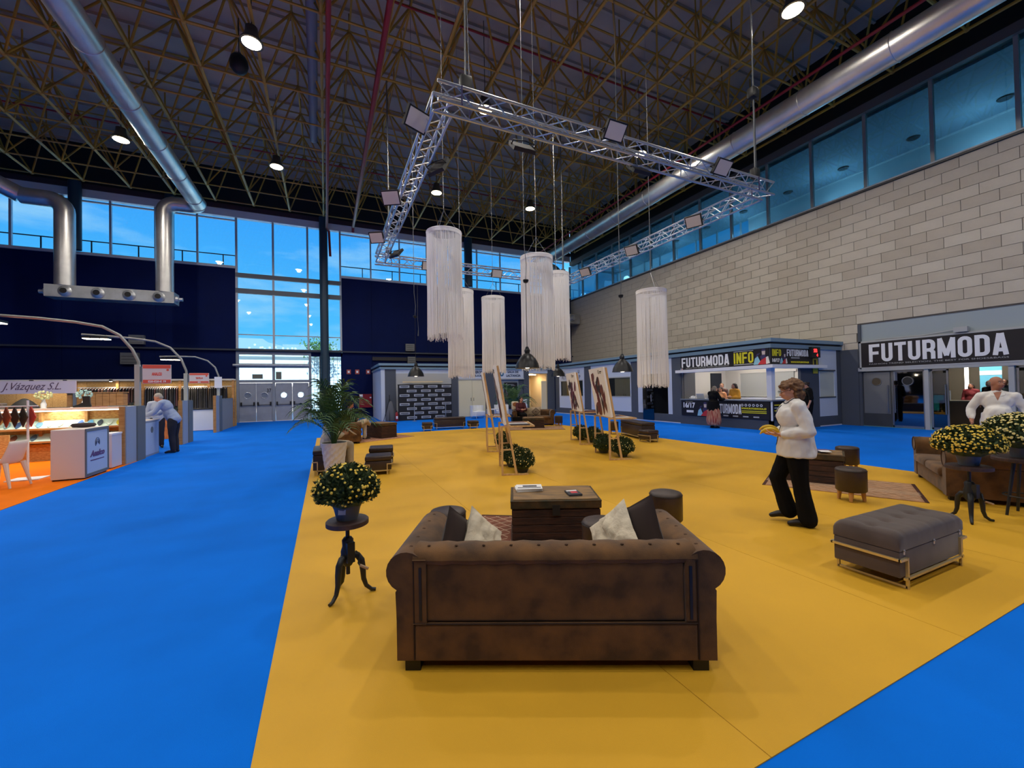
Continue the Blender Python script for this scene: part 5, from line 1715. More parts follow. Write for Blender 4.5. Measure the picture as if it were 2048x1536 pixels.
# ---- logo backdrop and things in front of it
pb = thing('logo_backdrop', 'black press backdrop with rows of grey logo plates', 'backdrop', (3.74, 23.75, 0))
MB().box(0, 3.14, 0, 0.06, 0.01, 2.07).build('backdrop_board', mat('backdrop black', (16, 16, 22), 0.6), pb)
MB().box(-0.02, 3.16, -0.01, 0.07, 2.05, 2.08).build('backdrop_edge', M_BLK, pb)
plate = MB().rbox(-0.28, 0.28, -0.012, 0, -0.07, 0.07, 0.005, 1).mesh('logo_plate', mat('plate grey', (176, 180, 190), 0.5))
ptm = MB().box(-0.22, 0.22, -0.002, 0, -0.025, 0.03).box(-0.1, 0.12, -0.002, 0, -0.05, -0.04).mesh('plate_print', M_KDARK)
for r_ in range(8):
    n_ = 4 if r_ % 2 == 0 else 3
    for k in range(n_):
        x = 0.36 + k * 0.82 + (0 if r_ % 2 == 0 else 0.41)
        z = 1.95 - r_ * 0.255
        if z < 0.1: continue
        q = inst(plate, 'logo_plate', pb, (x, 0, z))
        inst(ptm, 'plate_print', q, (0, -0.012, 0))
lt = thing('picture_light', 'slim pale light bar mounted above the logo backdrop', 'lamp', (5.3, 24.4, 2.2))
MB().box(-1.2, 1.2, -0.1, -0.04, 0, 0.06).build('light_bar', mat('warm bar', (226, 206, 170), 0.4), lt)
MB().box(-0.8, -0.76, -0.05, 0.12, 0.01, 0.05).box(0.76, 0.8, -0.05, 0.12, 0.01, 0.05).build('bracket', M_KGREY, lt)
for k, (x, y) in enumerate(((4.5, 23.0), (6.35, 23.2), (7.2, 23.4))):
    s_ = thing('stanchion', ['slim grey barrier post in front of the backdrop near the extinguisher', 'slim grey barrier post rising behind the long bench', 'tall slim grey post beside the cream doors'][k], 'barrier post', (x, y, 0), group='slim barrier posts')
    hh = 0.95 if k < 2 else 2.3
    MB().tube([(0, 0, 0.015), (0, 0, hh)], 0.022, 8).build('post', mat('post grey', (170, 172, 178), 0.35, metal=0.6), s_, True)
    MB().lathe([(0.13, 0), (0.13, 0.01), (0.03, 0.025)], (0, 0, 0), 16).build('base', mat('post grey', (170, 172, 178), 0.35, metal=0.6), s_, True)
fe = thing('fire_extinguisher', 'red fire extinguisher standing at the foot of the logo backdrop', 'extinguisher', (3.62, 23.55, 0))
MB().lathe([(0.07, 0.0), (0.08, 0.02), (0.08, 0.42), (0.05, 0.5), (0.02, 0.52), (0.02, 0.56)], (0, 0, 0), 16).build('cylinder_body', M_RED, fe, True)
MB().box(-0.03, 0.03, -0.02, 0.02, 0.56, 0.6).tube([(0.03, 0, 0.57), (0.1, -0.03, 0.45), (0.1, -0.05, 0.2)], 0.012, 6).build('valve_hose', M_BLK, fe)
MB().box(-0.05, 0.05, -0.086, -0.078, 0.15, 0.3).build('white_label', M_SIGNW, fe)
tb = thing('light_stand_bag', 'grey stand with a draped bag leaning beside the backdrop', 'stand', (3.3, 24.0, 0))
for k in range(3):
    a = k * 2.1 + 0.4
    MB().tube([(0.4 * math.cos(a), 0.25 * math.sin(a), 0.0), (0, 0, 1.3)], 0.014, 6).build('leg', M_BLK, tb)
MB().tube([(0, 0, 1.2), (0, 0, 1.5)], 0.02, 6).build('mast', M_BLK, tb)
MB().lathe([(0.28, 0.02), (0.3, 0.05), (0.24, 0.5), (0.1, 1.05), (0.02, 1.15)], (0.06, -0.05, 0), 10, sy=0.5).build('draped_bag', mat('bag grey', (92, 94, 100), 0.8), tb, True)

# ---- white tub chairs and white table
M_WPL = mat('white leather', (228, 230, 234), 0.5)
for k, (x, y, rz, lb) in enumerate(((8.25, 23.0, 20, 'white tub armchair in front of the cream doors'), (9.75, 22.9, -25, 'white tub armchair partly behind the left easel'))):
    c_ = thing('tub_chair', lb, 'armchair', (x, y, 0), math.radians(rz), 'white tub chairs')
    MB().rbox(-0.36, 0.36, -0.3, 0.3, 0.12, 0.42, 0.04, 3).build('seat', M_WPL, c_, True)
    pts = []
    for q in range(13):
        a = math.radians(-10 + q * 200 / 12)
        pts.append((0.37 * math.cos(a), 0.05 + 0.32 * math.sin(a)))
    b = MB()
    for q in range(12):
        (xa, ya), (xb, yb) = pts[q], pts[q + 1]
        n1 = Vector((xa, ya - 0.05, 0)).normalized() * 0.07
        n2 = Vector((xb, yb - 0.05, 0)).normalized() * 0.07
        b.add([(xa, ya, 0.12), (xb, yb, 0.12), (xb + n2.x, yb + n2.y, 0.12), (xa + n1.x, ya + n1.y, 0.12), (xa, ya, 0.76), (xb, yb, 0.76), (xb + n2.x, yb + n2.y, 0.76), (xa + n1.x, ya + n1.y, 0.76)], [(3, 2, 1, 0), (4, 5, 6, 7), (0, 1, 5, 4), (1, 2, 6, 5), (2, 3, 7, 6), (3, 0, 4, 7)])
    b.build('backrest', M_WPL, c_, True)
    for (xx, yy) in ((-0.3, -0.25), (0.3, -0.25), (-0.25, 0.3), (0.25, 0.3)):
        MB().cone((xx, yy, 0), (xx, yy, 0.13), 0.015, 0.02, 8).build('leg', M_ALU, c_)
w_ = thing('white_table', 'small square white table between the white tub chairs', 'table', (9.0, 22.4, 0))
MB().box(-0.3, 0.3, -0.3, 0.3, 0.5, 0.55).build('table_top', M_WPL, w_)
for (xx, yy) in ((-0.27, -0.27), (0.27, -0.27), (-0.27, 0.27), (0.27, 0.27)):
    MB().box(xx - 0.025, xx + 0.025, yy - 0.025, yy + 0.025, 0, 0.5).build('leg', M_WPL, w_)

# ---- red cabinet, signs and wall units on the navy wall
rc = thing('hose_cabinet', 'red fire hose cabinet on the navy wall', 'cabinet', (2.3, YB - 0.01, 0.66))
MB().box(-0.28, 0.5, -0.22, 0, 0, 0.9).build('cabinet_body', M_RED, rc)
MB().box(-0.26, -0.06, -0.226, -0.22, 0.7, 0.88).box(0.38, 0.48, -0.226, -0.22, 0.62, 0.7).build('label', M_SIGNW, rc)
for k, x in enumerate((1.4, 1.93, 2.62)):
    s_ = thing('wall_sign', ['small red fire sign nearest the teal column', 'small red fire sign in the middle of three', 'small red fire sign closest to the rear kiosk'][k], 'sign', (x, YB - 0.01, 2.9), group='small red fire signs')
    MB().box(-0.13, 0.13, -0.02, 0, 0, 0.3).build('sign_plate', mat('sign red', (170, 80, 70), 0.5), s_)
    MB().box(-0.06, 0.06, -0.024, -0.02, 0.08, 0.22).build('sign_symbol', M_SIGNW, s_)
for k, (x, z, w_, h_) in enumerate(((-9.4, 4.55, 0.65, 0.5), (-9.7, 3.45, 0.75, 0.62), (5.4, 4.5, 0.6, 0.5), (5.5, 3.6, 0.55, 0.5))):
    u = thing('wall_unit', ['grey loudspeaker above the rail over the stands', 'pale grey box below the rail over the stands', 'grey loudspeaker above the rail over the rear kiosk', 'grey box standing on the rear kiosk roof'][k], 'wall unit', (x, YB - 0.02, z))
    MB().box(-w_ / 2, w_ / 2, -0.25, 0, 0, h_).build('unit_case', mat('unit grey', (112, 114, 116), 0.6), u)
    for q in range(3):
        MB().box(-w_ / 2 + 0.05, w_ / 2 - 0.05, -0.256, -0.25, 0.08 + q * h_ * 0.27, 0.1 + q * h_ * 0.27).build('slot', M_DARK, u)
ps = thing('hanging_projector_cable', 'thin grey cable hanging down the navy wall', 'cable', (6.0, YB - 0.1, 5.6))
MB().tube([(0, 0, 0), (0.03, 0, 0.5), (-0.02, 0, 1.2), (0, 0, 3.6)], [0.05, 0.02, 0.015, 0.015], 6).build('cable', mat('cable grey', (96, 100, 110), 0.6), ps)

# ---- entrance
en = thing('entrance_portal', 'entrance portal with pale lintel and steel frame in the block wall', 'entrance', (XW, 0, 0), kind='structure')
MB().box(0.03, 0.3, -3.0, 8.73, 3.24, 3.92).build('lintel_panel', mat('lintel pale', (158, 170, 176), 0.7), en)
MB().box(-0.03, 0.3, -3.0, 8.76, 3.2, 3.26).build('lintel_trim', M_KGREY, en)
MB().box(-0.08, 0.3, -3.0, 8.75, 2.1, 2.24).build('door_head', M_KGREY, en)
MB().box(-0.03, 0.3, 8.66, 8.75, 0, 3.92).build('jamb', M_KDARK, en)
for y in (6.8, 4.88):
    MB().box(-0.05, 0.2, y - 0.06, y + 0.06, 0, 2.1).build('post', M_KGREY, en)
MB().box(0.0, 0.3, -3.0, 2.5, 0, 2.1).build('side_screen', M_KDARK, en)
mn = thing('entrance_sign', 'big black FUTURMODA sign over the entrance doors', 'sign', (XW - 0.06, 6.3, 2.25))
MB().box(-0.02, 0.04, -4.5, 2.33, 0, 0.94).build('sign_board', M_SIGNK, mn)
MB().box(-0.03, 0.05, -4.5, 2.38, -0.05, 0.0).box(-0.03, 0.05, -4.5, 2.38, 0.94, 0.98).box(-0.03, 0.05, 2.33, 2.38, -0.05, 0.98).build('sign_frame', M_KGREY, mn)
block_text(mn, 'FUTURMODA', XW - 0.085, 8.38, 2.44, (-1, 0), 0.67, 3.48, M_SIGNW, 0.012)
sign_text(mn, 'FASHION TREND SELECTION. THE BEST FOR SHOES&BAGS', XW - 0.09, 8.38, 2.34, (-1, 0), 0.05, 3.48, M_KGREY)
cab = tag(MB().box(-0.16, 0, -0.16, 0.16, 0, 0.16).tube([(-0.06, 0.1, 0.1), (-0.02, 0.9, 0.02), (-0.02, 2.3, 0.03)], 0.02, 5).build('cable_box', M_KGREY, None, loc=(XW - 0.0, 5.9, 3.26)), 'small grey cable box on the trim above the entrance sign', 'cable box')


def leaf(label, y0, y1, m, porthole=True, panel=False, open_a=0.0, handle=None, nm=''):
    t = thing('door_%d' % nm, label, 'door', (XW + 0.06, y1, 0), open_a, kind='structure')
    w = y1 - y0
    M_ST = mat('stainless', (170, 172, 174), 0.3, metal=0.9)
    if panel:
        MB().box(-0.02, 0.02, -w, 0, 0.02, 2.08).build('door_leaf', mat('door slate', (64, 66, 70), 0.5), t)
        MB().box(-0.026, -0.02, -w + 0.03, -0.03, 0.5, 2.05).build('door_sheet', mat('brushed sheet', (150, 152, 152), 0.35, metal=0.6), t)
    else:
        MB().box(-0.006, 0.006, -w, 0, 0.06, 2.05).build('door_glass', m, t)
        MB().box(-0.02, 0.02, -w, 0, 0.02, 0.09).box(-0.02, 0.02, -w, 0, 2.03, 2.08).box(-0.02, 0.02, -0.05, 0, 0.02, 2.08).box(-0.02, 0.02, -w, -w + 0.05, 0.02, 2.08).build('door_frame', M_ST, t)
    if porthole:
        c = (-0.03, -w / 2, 1.7)
        MB().tube([(c[0], c[1] + 0.15 * math.cos(2 * PI * k / 24), c[2] + 0.15 * math.sin(2 * PI * k / 24)) for k in range(24)], 0.016, 6, True).build('porthole_ring', M_ST, t)
        MB().lathe([(0, 0), (0.145, 0), (0.145, 0.008)], (0, 0, 0), 24, Matrix.Rotation(PI / 2, 3, 'Y')).build('porthole_glass', mat('porthole brown', (92, 80, 62), 0.3) if panel else mat('porthole dark', (50, 52, 54), 0.15), t, loc=(c[0] - 0.006, c[1], c[2]))
    if handle is not None:
        MB().tube([(-0.07, handle, 0.55), (-0.07, handle, 1.56)], 0.02, 10).bar((-0.07, handle, 0.65), (0, handle, 0.65), 0.02).bar((-0.07, handle, 1.46), (0, handle, 1.46), 0.02).build('pull_handle', M_ST, t, True)
    return t


leaf('closed steel entrance door leaf with brown porthole next to the kiosk', 7.8, 8.66, None, True, True, 0, -0.78, 2)
leaf('mirror-like glass entrance door leaf with porthole', 6.87, 7.78, M_MIRGL, True, False, 0, -0.1, 3)
leaf('glass entrance door leaf with steel pull handle beside the pale post', 6.28, 6.72, M_GREYGL, False, False, 0, -0.38, 4)
leaf('dark glass entrance door leaf at the picture edge', 3.9, 4.8, M_GREYGL, False, False, 0, -0.5, 5)
# lobby beyond the doors
lo = thing('lobby', 'bright entrance lobby seen through the open glass doors', 'lobby', (XW, 0, 0), kind='structure')
MB().box(0.36, 6.0, 1.0, 11.0, -0.05, 0.0).build('lobby_floor', mat('lobby floor', (120, 112, 98), 0.4), lo)
MB().box(5.0, 5.2, 1.0, 11.0, 0, 3.2).build('lobby_wall', mat('lobby wall', (120, 112, 100), 0.7), lo)
MB().box(0.36, 5.2, 10.8, 11.0, 0, 3.2).build('lobby_side_wall', mat('lobby wall', (120, 112, 100), 0.7), lo)
MB().box(0.36, 5.2, 1.0, 1.2, 0, 3.2).build('lobby_side_wall', mat('lobby wall', (120, 112, 100), 0.7), lo)
MB().box(0.36, 5.2, 1.0, 11.0, 3.15, 3.3).build('lobby_ceiling', mat('lobby ceiling', (180, 176, 168), 0.7), lo)
new_light('lobby_light', 'AREA', (XW + 2.6, 6.2, 3.1), 90, (1.0, 0.9, 0.76), 1.2)
ls = tag(MB().box(-0.05, 0.05, -0.04, 0.04, 0, 1.6).build('light_column', mat('white tube', (255, 246, 226), 0.5, emit=9.0), None, loc=(XW + 3.6, 6.95, 0.9)), 'tall white light strip glowing in the lobby', 'lamp')
MB().box(-0.12, 0.12, -0.12, 0.12, -0.9, 0).build('light_base', M_KDARK, ls)
bp = thing('blue_lobby_poster', 'light blue poster hanging in the lobby behind the man in white', 'poster', (XW + 3.7, 6.35, 1.25))
MB().box(-0.01, 0.01, -0.28, 0.28, 0, 1.2).build('poster_sheet', mat('glowing poster blue', (96, 176, 206), 0.5, emit=0.25), bp)  # faint glow put into the sheet colour, no lamp behind it
MB().box(-0.02, -0.012, -0.28, 0.28, 0.62, 0.78).build('poster_band', M_SIGNW, bp)
MB().box(-0.02, 0.02, -0.26, -0.22, -1.25, 0).box(-0.02, 0.02, 0.22, 0.26, -1.25, 0).build('poster_legs', M_KDARK, bp)
fr_ = thing('drinks_cooler', 'cooler with cyan glowing window inside the lobby', 'cooler', (XW + 3.5, 7.72, 0))
MB().box(-0.25, 0.25, -0.27, 0.27, 0.0, 0.5).box(-0.25, 0.25, -0.27, 0.27, 1.12, 1.3).box(0.2, 0.25, -0.27, 0.27, 0.5, 1.12).box(-0.25, 0.2, -0.27, -0.22, 0.5, 1.12).box(-0.25, 0.2, 0.22, 0.27, 0.5, 1.12).build('cooler_case', M_KDARK, fr_)
MB().box(-0.15, -0.12, -0.22, 0.22, 0.5, 1.12).build('cooler_window', mat('cyan glow', (60, 210, 214), 0.4, emit=0.9), fr_)
lc = thing('lobby_counter', 'low dark desk in the lobby behind the glass doors', 'desk', (XW + 2.6, 6.6, 0))
MB().box(-0.3, 0.3, -0.7, 0.7, 0, 0.9).build('desk_body', mat('desk brown', (74, 62, 52), 0.6), lc)
MB().box(-0.34, 0.34, -0.74, 0.74, 0.9, 0.94).build('desk_top', mat('desk steel', (140, 138, 130), 0.3, metal=0.6), lc)

# ------------------------------------------------------------------ lighting truss with floodlights
def box_truss(parent, a, b, s=0.29):
    a, b = Vector(a), Vector(b)
    d = (b - a)
    L = d.length
    d.normalize()
    side = d.cross(Vector((0, 0, 1))).normalized() * (s / 2)
    up = Vector((0, 0, s / 2))
    cs = [side + up, -side + up, -side - up, side - up]
    for c in cs:
        MB().tube([a + c, b + c], 0.025, 8).build('chord', M_TRUSS, parent, True)
    n = int(L / 0.29)
    w = MB()
    for k in range(n):
        p, q = a + d * (L * k / n), a + d * (L * (k + 1) / n)
        for i in range(4):
            c0, c1 = cs[i], cs[(i + 1) % 4]
            if k % 2: c0, c1 = c1, c0
            w.tube([p + c0, q + c1], 0.011, 5, caps=False)
    tag(w.build('lattice', M_TRUSS, parent, True), kind='stuff')
    return cs


TZ = 6.25
tx0, tx1, ty0, ty1 = 1.75, 9.45, 6.15, 14.6
tru = thing('lighting_truss', 'square silver aluminium lighting truss hung above the lounge', 'truss')
for (a, b) in (((tx0 - 0.15, ty0, TZ), (tx1 + 0.15, ty0, TZ)), ((tx0, ty0 + 0.15, TZ), (tx0, ty1 - 0.15, TZ)), ((tx1, ty0 + 0.15, TZ), (tx1, ty1 - 0.15, TZ)), ((tx0 - 0.15, ty1, TZ), (tx1 + 0.15, ty1, TZ))):
    box_truss(tru, a, b)
M_CHAIN = mat('chain', (120, 122, 124), 0.4, metal=0.7)
for i, (x, y) in enumerate(((tx0 + 0.35, ty0), (tx1 - 0.3, ty0), (tx0 + 0.3, ty1), (tx1 - 0.3, ty1))):
    c_ = thing('chain_hoist', ['chain hoist over the near truss corner', 'chain hoist over the truss corner by the block wall', 'chain hoist over the truss corner by the exit doors', 'chain hoist over the farthest truss corner'][i], 'hoist', (x, y, TZ + 0.145), group='chain hoists')
    MB().rbox(-0.1, 0.1, -0.07, 0.07, 0.06, 0.3, 0.03).build('hoist_body', M_BLK, c_, True)
    MB().tube([(0, 0, 0.28), (0.02, 0, 3.0), (0, 0, 6.2)], 0.016, 6).tube([(0.06, 0, 0.28), (0.03, 0, 2.2), (0.03, 0, 6.2)], 0.01, 5).build('chain', M_CHAIN, c_)
    MB().tube([(-0.12, -0.17, -0.3), (-0.12, -0.17, 0.0), (0, 0, 0.1), (0.12, 0.17, 0.0), (0.12, 0.17, -0.3)], 0.014, 5).build('sling', mat('sling purple', (58, 50, 92), 0.7), c_)
    if i == 1:
        MB().rbox(-0.11, 0.11, -0.09, 0.09, 1.95, 2.2, 0.04).build('hoist_motor', M_BLK, c_, True)

M_FLFACE = mat('floodlight glass', (206, 202, 200), 0.25)


def flood(label, x, y, z, face, tilt):
    """face: angle in degrees of the horizontal direction the lamp looks at"""
    t = thing('floodlight', label, 'floodlight', (x, y, z), math.radians(face), 'floodlights on the truss')
    r_ = Matrix.Rotation(-math.radians(tilt), 3, 'X')
    for (nm, m, bx) in (('housing', M_BLK, (-0.21, 0.21, -0.02, 0.05, -0.16, 0.16)), ('glass_face', M_FLFACE, (-0.185, 0.185, 0.05, 0.056, -0.135, 0.135))):
        b = MB().box(*bx)
        b.v = [tuple(r_ @ Vector(v)) for v in b.v]
        b.build(nm, m, t)
    MB().tube([(-0.22, 0, 0), (-0.22, -0.1, 0.02), (0, -0.13, 0.03), (0.22, -0.1, 0.02), (0.22, 0, 0)], 0.012, 5).build('yoke', M_BLK, t)
    return t


fl = [('floodlight closest to the near truss corner on the aisle side', 1.42, 6.75, 6.2, 205, 35), ('floodlight midway on the near truss beam', 4.85, 5.88, 6.35, 180, 40), ('floodlight near the block wall end of the near truss beam', 7.7, 5.9, 6.3, 180, 40),
      ('floodlight inside the near end of the aisle side truss', 2.05, 7.75, 6.05, -60, 30), ('floodlight outside the middle of the aisle side truss', 1.42, 9.55, 6.12, 60 + 90, 35), ('floodlight outside the far end of the aisle side truss', 1.42, 12.4, 6.2, 150, 35),
      ('floodlight below the far end of the aisle side truss', 2.05, 13.0, 6.0, -60, 40), ('floodlight hanging inside the near truss beam', 3.25, 6.45, 6.0, 0, 45), ('floodlight hanging inside the near truss beam by the wall', 5.85, 6.36, 6.1, 0, 45),
      ('floodlight on the far truss beam behind the tallest chandelier', 3.35, 14.3, 6.12, 180, 25), ('floodlight in the middle of the far truss beam', 6.0, 14.3, 6.12, 180, 25), ('floodlight at the far end of the wall side truss', 9.1, 12.9, 6.12, 115, 35),
      ('floodlight in the middle of the wall side truss', 9.1, 10.3, 6.12, 115, 35), ('floodlight at the near end of the wall side truss', 9.1, 7.85, 6.12, 115, 35)]
for a in fl:
    flood(*a)

# ------------------------------------------------------------------ fringe chandeliers and pendant lamps
M_FRNG = mat('white fringe', (246, 246, 248), 0.85)
M_WIRE = mat('steel wire', (150, 152, 156), 0.4, metal=0.6)


def chandelier(label, x, y, z0, z1, r, seed, top):
    t = thing('fringe_chandelier', label, 'chandelier', (x, y, 0), 0, 'white fringe chandeliers')
    n = 40
    MB().tube([(r * math.cos(2 * PI * k / n), r * math.sin(2 * PI * k / n), z1 - 0.02) for k in range(n)], 0.018, 6, True).build('top_ring', M_FRNG, t, True)
    rnd = random.Random(seed)
    # gathered band under the ring
    b = MB()
    cnt = 170
    for k in range(cnt):
        a = 2 * PI * (k + rnd.uniform(-0.3, 0.3)) / cnt
        rr = r * rnd.uniform(0.985, 1.01)
        w = rnd.uniform(0.005, 0.0085)
        zb = z0 + rnd.uniform(0, 0.14)
        dr = rnd.uniform(-0.012, 0.02)
        da = rnd.uniform(-0.02, 0.02)
        b.tube([(rr * math.cos(a), rr * math.sin(a), z1 - 0.02), (rr * math.cos(a + da), rr * math.sin(a + da), (z0 + z1) / 2), ((rr + dr) * math.cos(a + da), (rr + dr) * math.sin(a + da), zb)], w, 4)
    tag(b.build('fringe', M_FRNG, t), kind='stuff')
    bd = MB()
    for k in range(n):
        a0, a1 = 2 * PI * k / n, 2 * PI * (k + 1) / n
        for (zz0, zz1, rr) in ((z1 - 0.1, z1, r + 0.012),):
            bd.quad((rr * math.cos(a0), rr * math.sin(a0), zz0), (rr * math.cos(a1), rr * math.sin(a1), zz0), (rr * math.cos(a1), rr * math.sin(a1), zz1), (rr * math.cos(a0), rr * math.sin(a0), zz1))
    bd.build('fabric_band', M_FRNG, t, True)
    for k in range(3):
        a = 2 * PI * k / 3
        MB().tube([(r * math.cos(a), r * math.sin(a), z1), (0, 0, z1 + 0.5)], 0.005, 4).build('wire', M_WIRE, t)
    MB().tube([(0, 0, z1 + 0.5), (0, 0, top)], 0.006, 4).build('hanging_wire', M_WIRE, t)
    return t


for i, (x, y, z0, z1, r, lb) in enumerate(((2.50, 9.03, 2.8, 5.28, 0.39, 'tallest hanging white fringe chandelier in front of the high windows'), (3.80, 11.97, 2.02, 4.72, 0.39, 'white fringe chandelier overlapping the tallest one'), (5.32, 13.06, 2.22, 4.87, 0.39, 'slim white fringe chandelier over the nursing room sign'),
                                           (4.75, 8.78, 2.1, 4.9, 0.39, 'white fringe chandelier behind the biggest black pendant lamp'), (6.74, 11.16, 2.52, 5.34, 0.4, 'white fringe chandelier beside the corner of the block wall'), (8.33, 8.69, 1.62, 4.36, 0.4, 'lone white fringe chandelier before the block wall and kiosk door'))):
    chandelier(lb, x, y, z0, z1, r, i + 1, 15.24)

M_PBLK = mat('pendant black', (26, 27, 30), 0.35, metal=0.3)
M_PWHT = mat('pendant inner white', (226, 222, 210), 0.5)


def pendant(label, x, y, z, r, top):
    t = thing('pendant_lamp', label, 'pendant lamp', (x, y, z), 0, 'black dome pendant lamps')
    prof = [(r, 0), (r * 0.99, 0.03 * r), (r * 0.9, 0.38 * r), (r * 0.7, 0.76 * r), (r * 0.45, 1.05 * r), (r * 0.24, 1.2 * r), (r * 0.2, 1.24 * r), (r * 0.2, 1.42 * r), (r * 0.17, 1.5 * r), (r * 0.13, 1.72 * r), (r * 0.06, 1.78 * r)]
    MB().lathe(prof + [(0, 1.78 * r)], (0, 0, 0), 32).build('dome', M_PBLK, t, True)
    inn = [(q[0] * 0.965, q[1] + 0.002) for q in prof[:5]] + [(0.0, 1.0 * r)]
    MB().lathe(inn, (0, 0, 0), 28).build('inner_shade', M_PWHT, t, True)
    for k in range(3):
        a = k * 2 * PI / 3
        MB().tube([(0.2 * r * math.cos(a), 0.2 * r * math.sin(a), 1.24 * r), (0.25 * r * math.cos(a), 0.25 * r * math.sin(a), 1.45 * r), (0.13 * r * math.cos(a), 0.13 * r * math.sin(a), 1.65 * r)], 0.008, 5).build('bracket', M_PBLK, t)
    MB().ball((0, 0, 0.45 * r), 0.07, 2).build('bulb', mat('warm bulb', (255, 214, 150), 0.4, emit=14.0), t, True)
    MB().tube([(0, 0, 1.76 * r), (0, 0, 1.9)], 0.007, 5).build('cord', M_BLK, t)
    MB().lathe([(0.0, 1.88), (0.05, 1.9), (0.065, 1.94), (0.06, 1.96), (0, 1.97)], (0, 0, 0), 14).build('ceiling_rose', M_PBLK, t, True)
    MB().tube([(0, 0, 1.96), (0.02, 0, 2.3), (-0.02, 0, 2.7), (0, 0, top - z)], 0.008, 5).build('chain', M_CHAIN, t)
    new_light('pendant_light', 'POINT', (x, y, z + 0.02), 10, (1.0, 0.8, 0.55), 0.06)
    return t


pendant('largest black dome pendant lamp hanging before the fringe chandeliers', 4.05, 8.0, 2.12, 0.27, 15.24)
pendant('black dome pendant lamp in front of the logo backdrop', 2.65, 13.2, 2.14, 0.26, 15.24)
pendant('black dome pendant lamp between the nursing room and the kiosk row', 7.55, 12.5, 2.1, 0.25, 15.24)
pendant('black dome pendant lamp above the brown leather canvas', 6.85, 8.2, 2.05, 0.26, 15.24)

# ------------------------------------------------------------------ exhibitor stands on the aisle
random.seed(21)
M_OSB = mat('chipboard', (206, 168, 104), 0.8, c2=(168, 120, 66), vscale=16, detail=8, stretch=(1, 1, 3))
M_PLY = mat('warm plywood', (190, 138, 80), 0.7, c2=(166, 114, 60), vscale=3, stretch=(1, 1, 5))
M_GPAN = mat('grey blue panel', (150, 164, 184), 0.6)
M_GPOST = mat('grey post', (104, 112, 118), 0.6)
M_WCTR = mat('white counter', (222, 212, 204), 0.5)
M_PBLUE = mat('pale blue panel', (178, 198, 228), 0.5)
M_WARM = mat('warm tube', (255, 240, 214), 0.5, emit=14.0)
AX = -4.46


def arch(label, y, pts, lamp_x, lamp_z, nl, power=45):
    t = thing('arch_lamp', label, 'lamp', (AX, y, 0), 0, 'arched lamps over the stands')
    MB().tube([(x - AX, 0, z) for (x, z) in pts], 0.035, 10).build('arch_tube', mat('arch grey', (150, 152, 150), 0.4, metal=0.4), t, True)
    for k in range(nl):
        x = lamp_x + k * 0.22 - AX
        h = MB().box(x - 0.1, x + 0.1, -0.14, 0.14, lamp_z - 0.03, lamp_z + 0.03).build('lamp_head', M_BLK, t)
        MB().box(x - 0.09, x + 0.09, -0.13, 0.13, lamp_z - 0.045, lamp_z - 0.03).build('lamp_glass', M_WARM, h)
        MB().box(x - 0.02, x + 0.02, -0.02, 0.02, lamp_z + 0.03, lamp_z + 0.12).build('bracket', M_BLK, h)
    new_light('arch_light', 'AREA', (lamp_x + 0.2, y, lamp_z - 0.08), power, (1.0, 0.86, 0.66), 0.4)
    return t


arch('arched lamp over the leather stand closest to the camera', 13.78, [(-4.46, 2.5), (-4.46, 2.58), (-4.59, 2.9), (-4.84, 3.26), (-5.18, 3.47), (-5.7, 3.56), (-6.37, 3.62), (-7.3, 3.66)], -7.25, 3.5, 2, 70)
arch('arched lamp over the middle stand with bright double head', 17.82, [(-4.46, 2.45), (-4.47, 2.55), (-4.61, 2.96), (-4.91, 3.35), (-5.32, 3.55), (-5.85, 3.63), (-6.43, 3.68), (-7.2, 3.72)], -7.05, 3.62, 3, 60)
arch('arched lamp over the farthest stand with three small heads', 22.6, [(-4.46, 2.45), (-4.47, 2.55), (-4.6, 2.94), (-4.88, 3.24), (-5.34, 3.41), (-6.06, 3.42), (-6.6, 3.4)], -6.45, 3.3, 3, 45)


def divider(label, y0, y1, yp, h, hp):
    t = thing('stand_divider', label, 'partition', (AX, y0, 0), 0, 'grey stand dividers')
    L = y1 - y0
    MB().box(-0.06, 0.02, 0.03, L * 0.55, 0, h).build('panel', M_GPAN, t)
    MB().box(-0.1, 0.0, -0.03, 0.03, 0, h).build('wood_edge', M_PLY, t)
    MB().box(-0.09, 0.05, L * 0.55, L, 0, h).build('thick_panel', M_GPOST, t)
    MB().box(-0.07, 0.03, yp - y0 - 0.06, yp - y0 + 0.06, h, hp).build('post', mat('post pale', (176, 180, 174), 0.5), t)
    return t


divider('grey divider with tall post beside the leaning man, nearer the camera', 12.95, 14.05, 13.78, 1.42, 2.5)
divider('grey divider with tall post just behind the leaning man', 17.3, 18.35, 17.82, 1.5, 2.45)
divider('grey divider with post at the far end of the stands', 22.0, 22.98, 22.6, 1.65, 2.45)


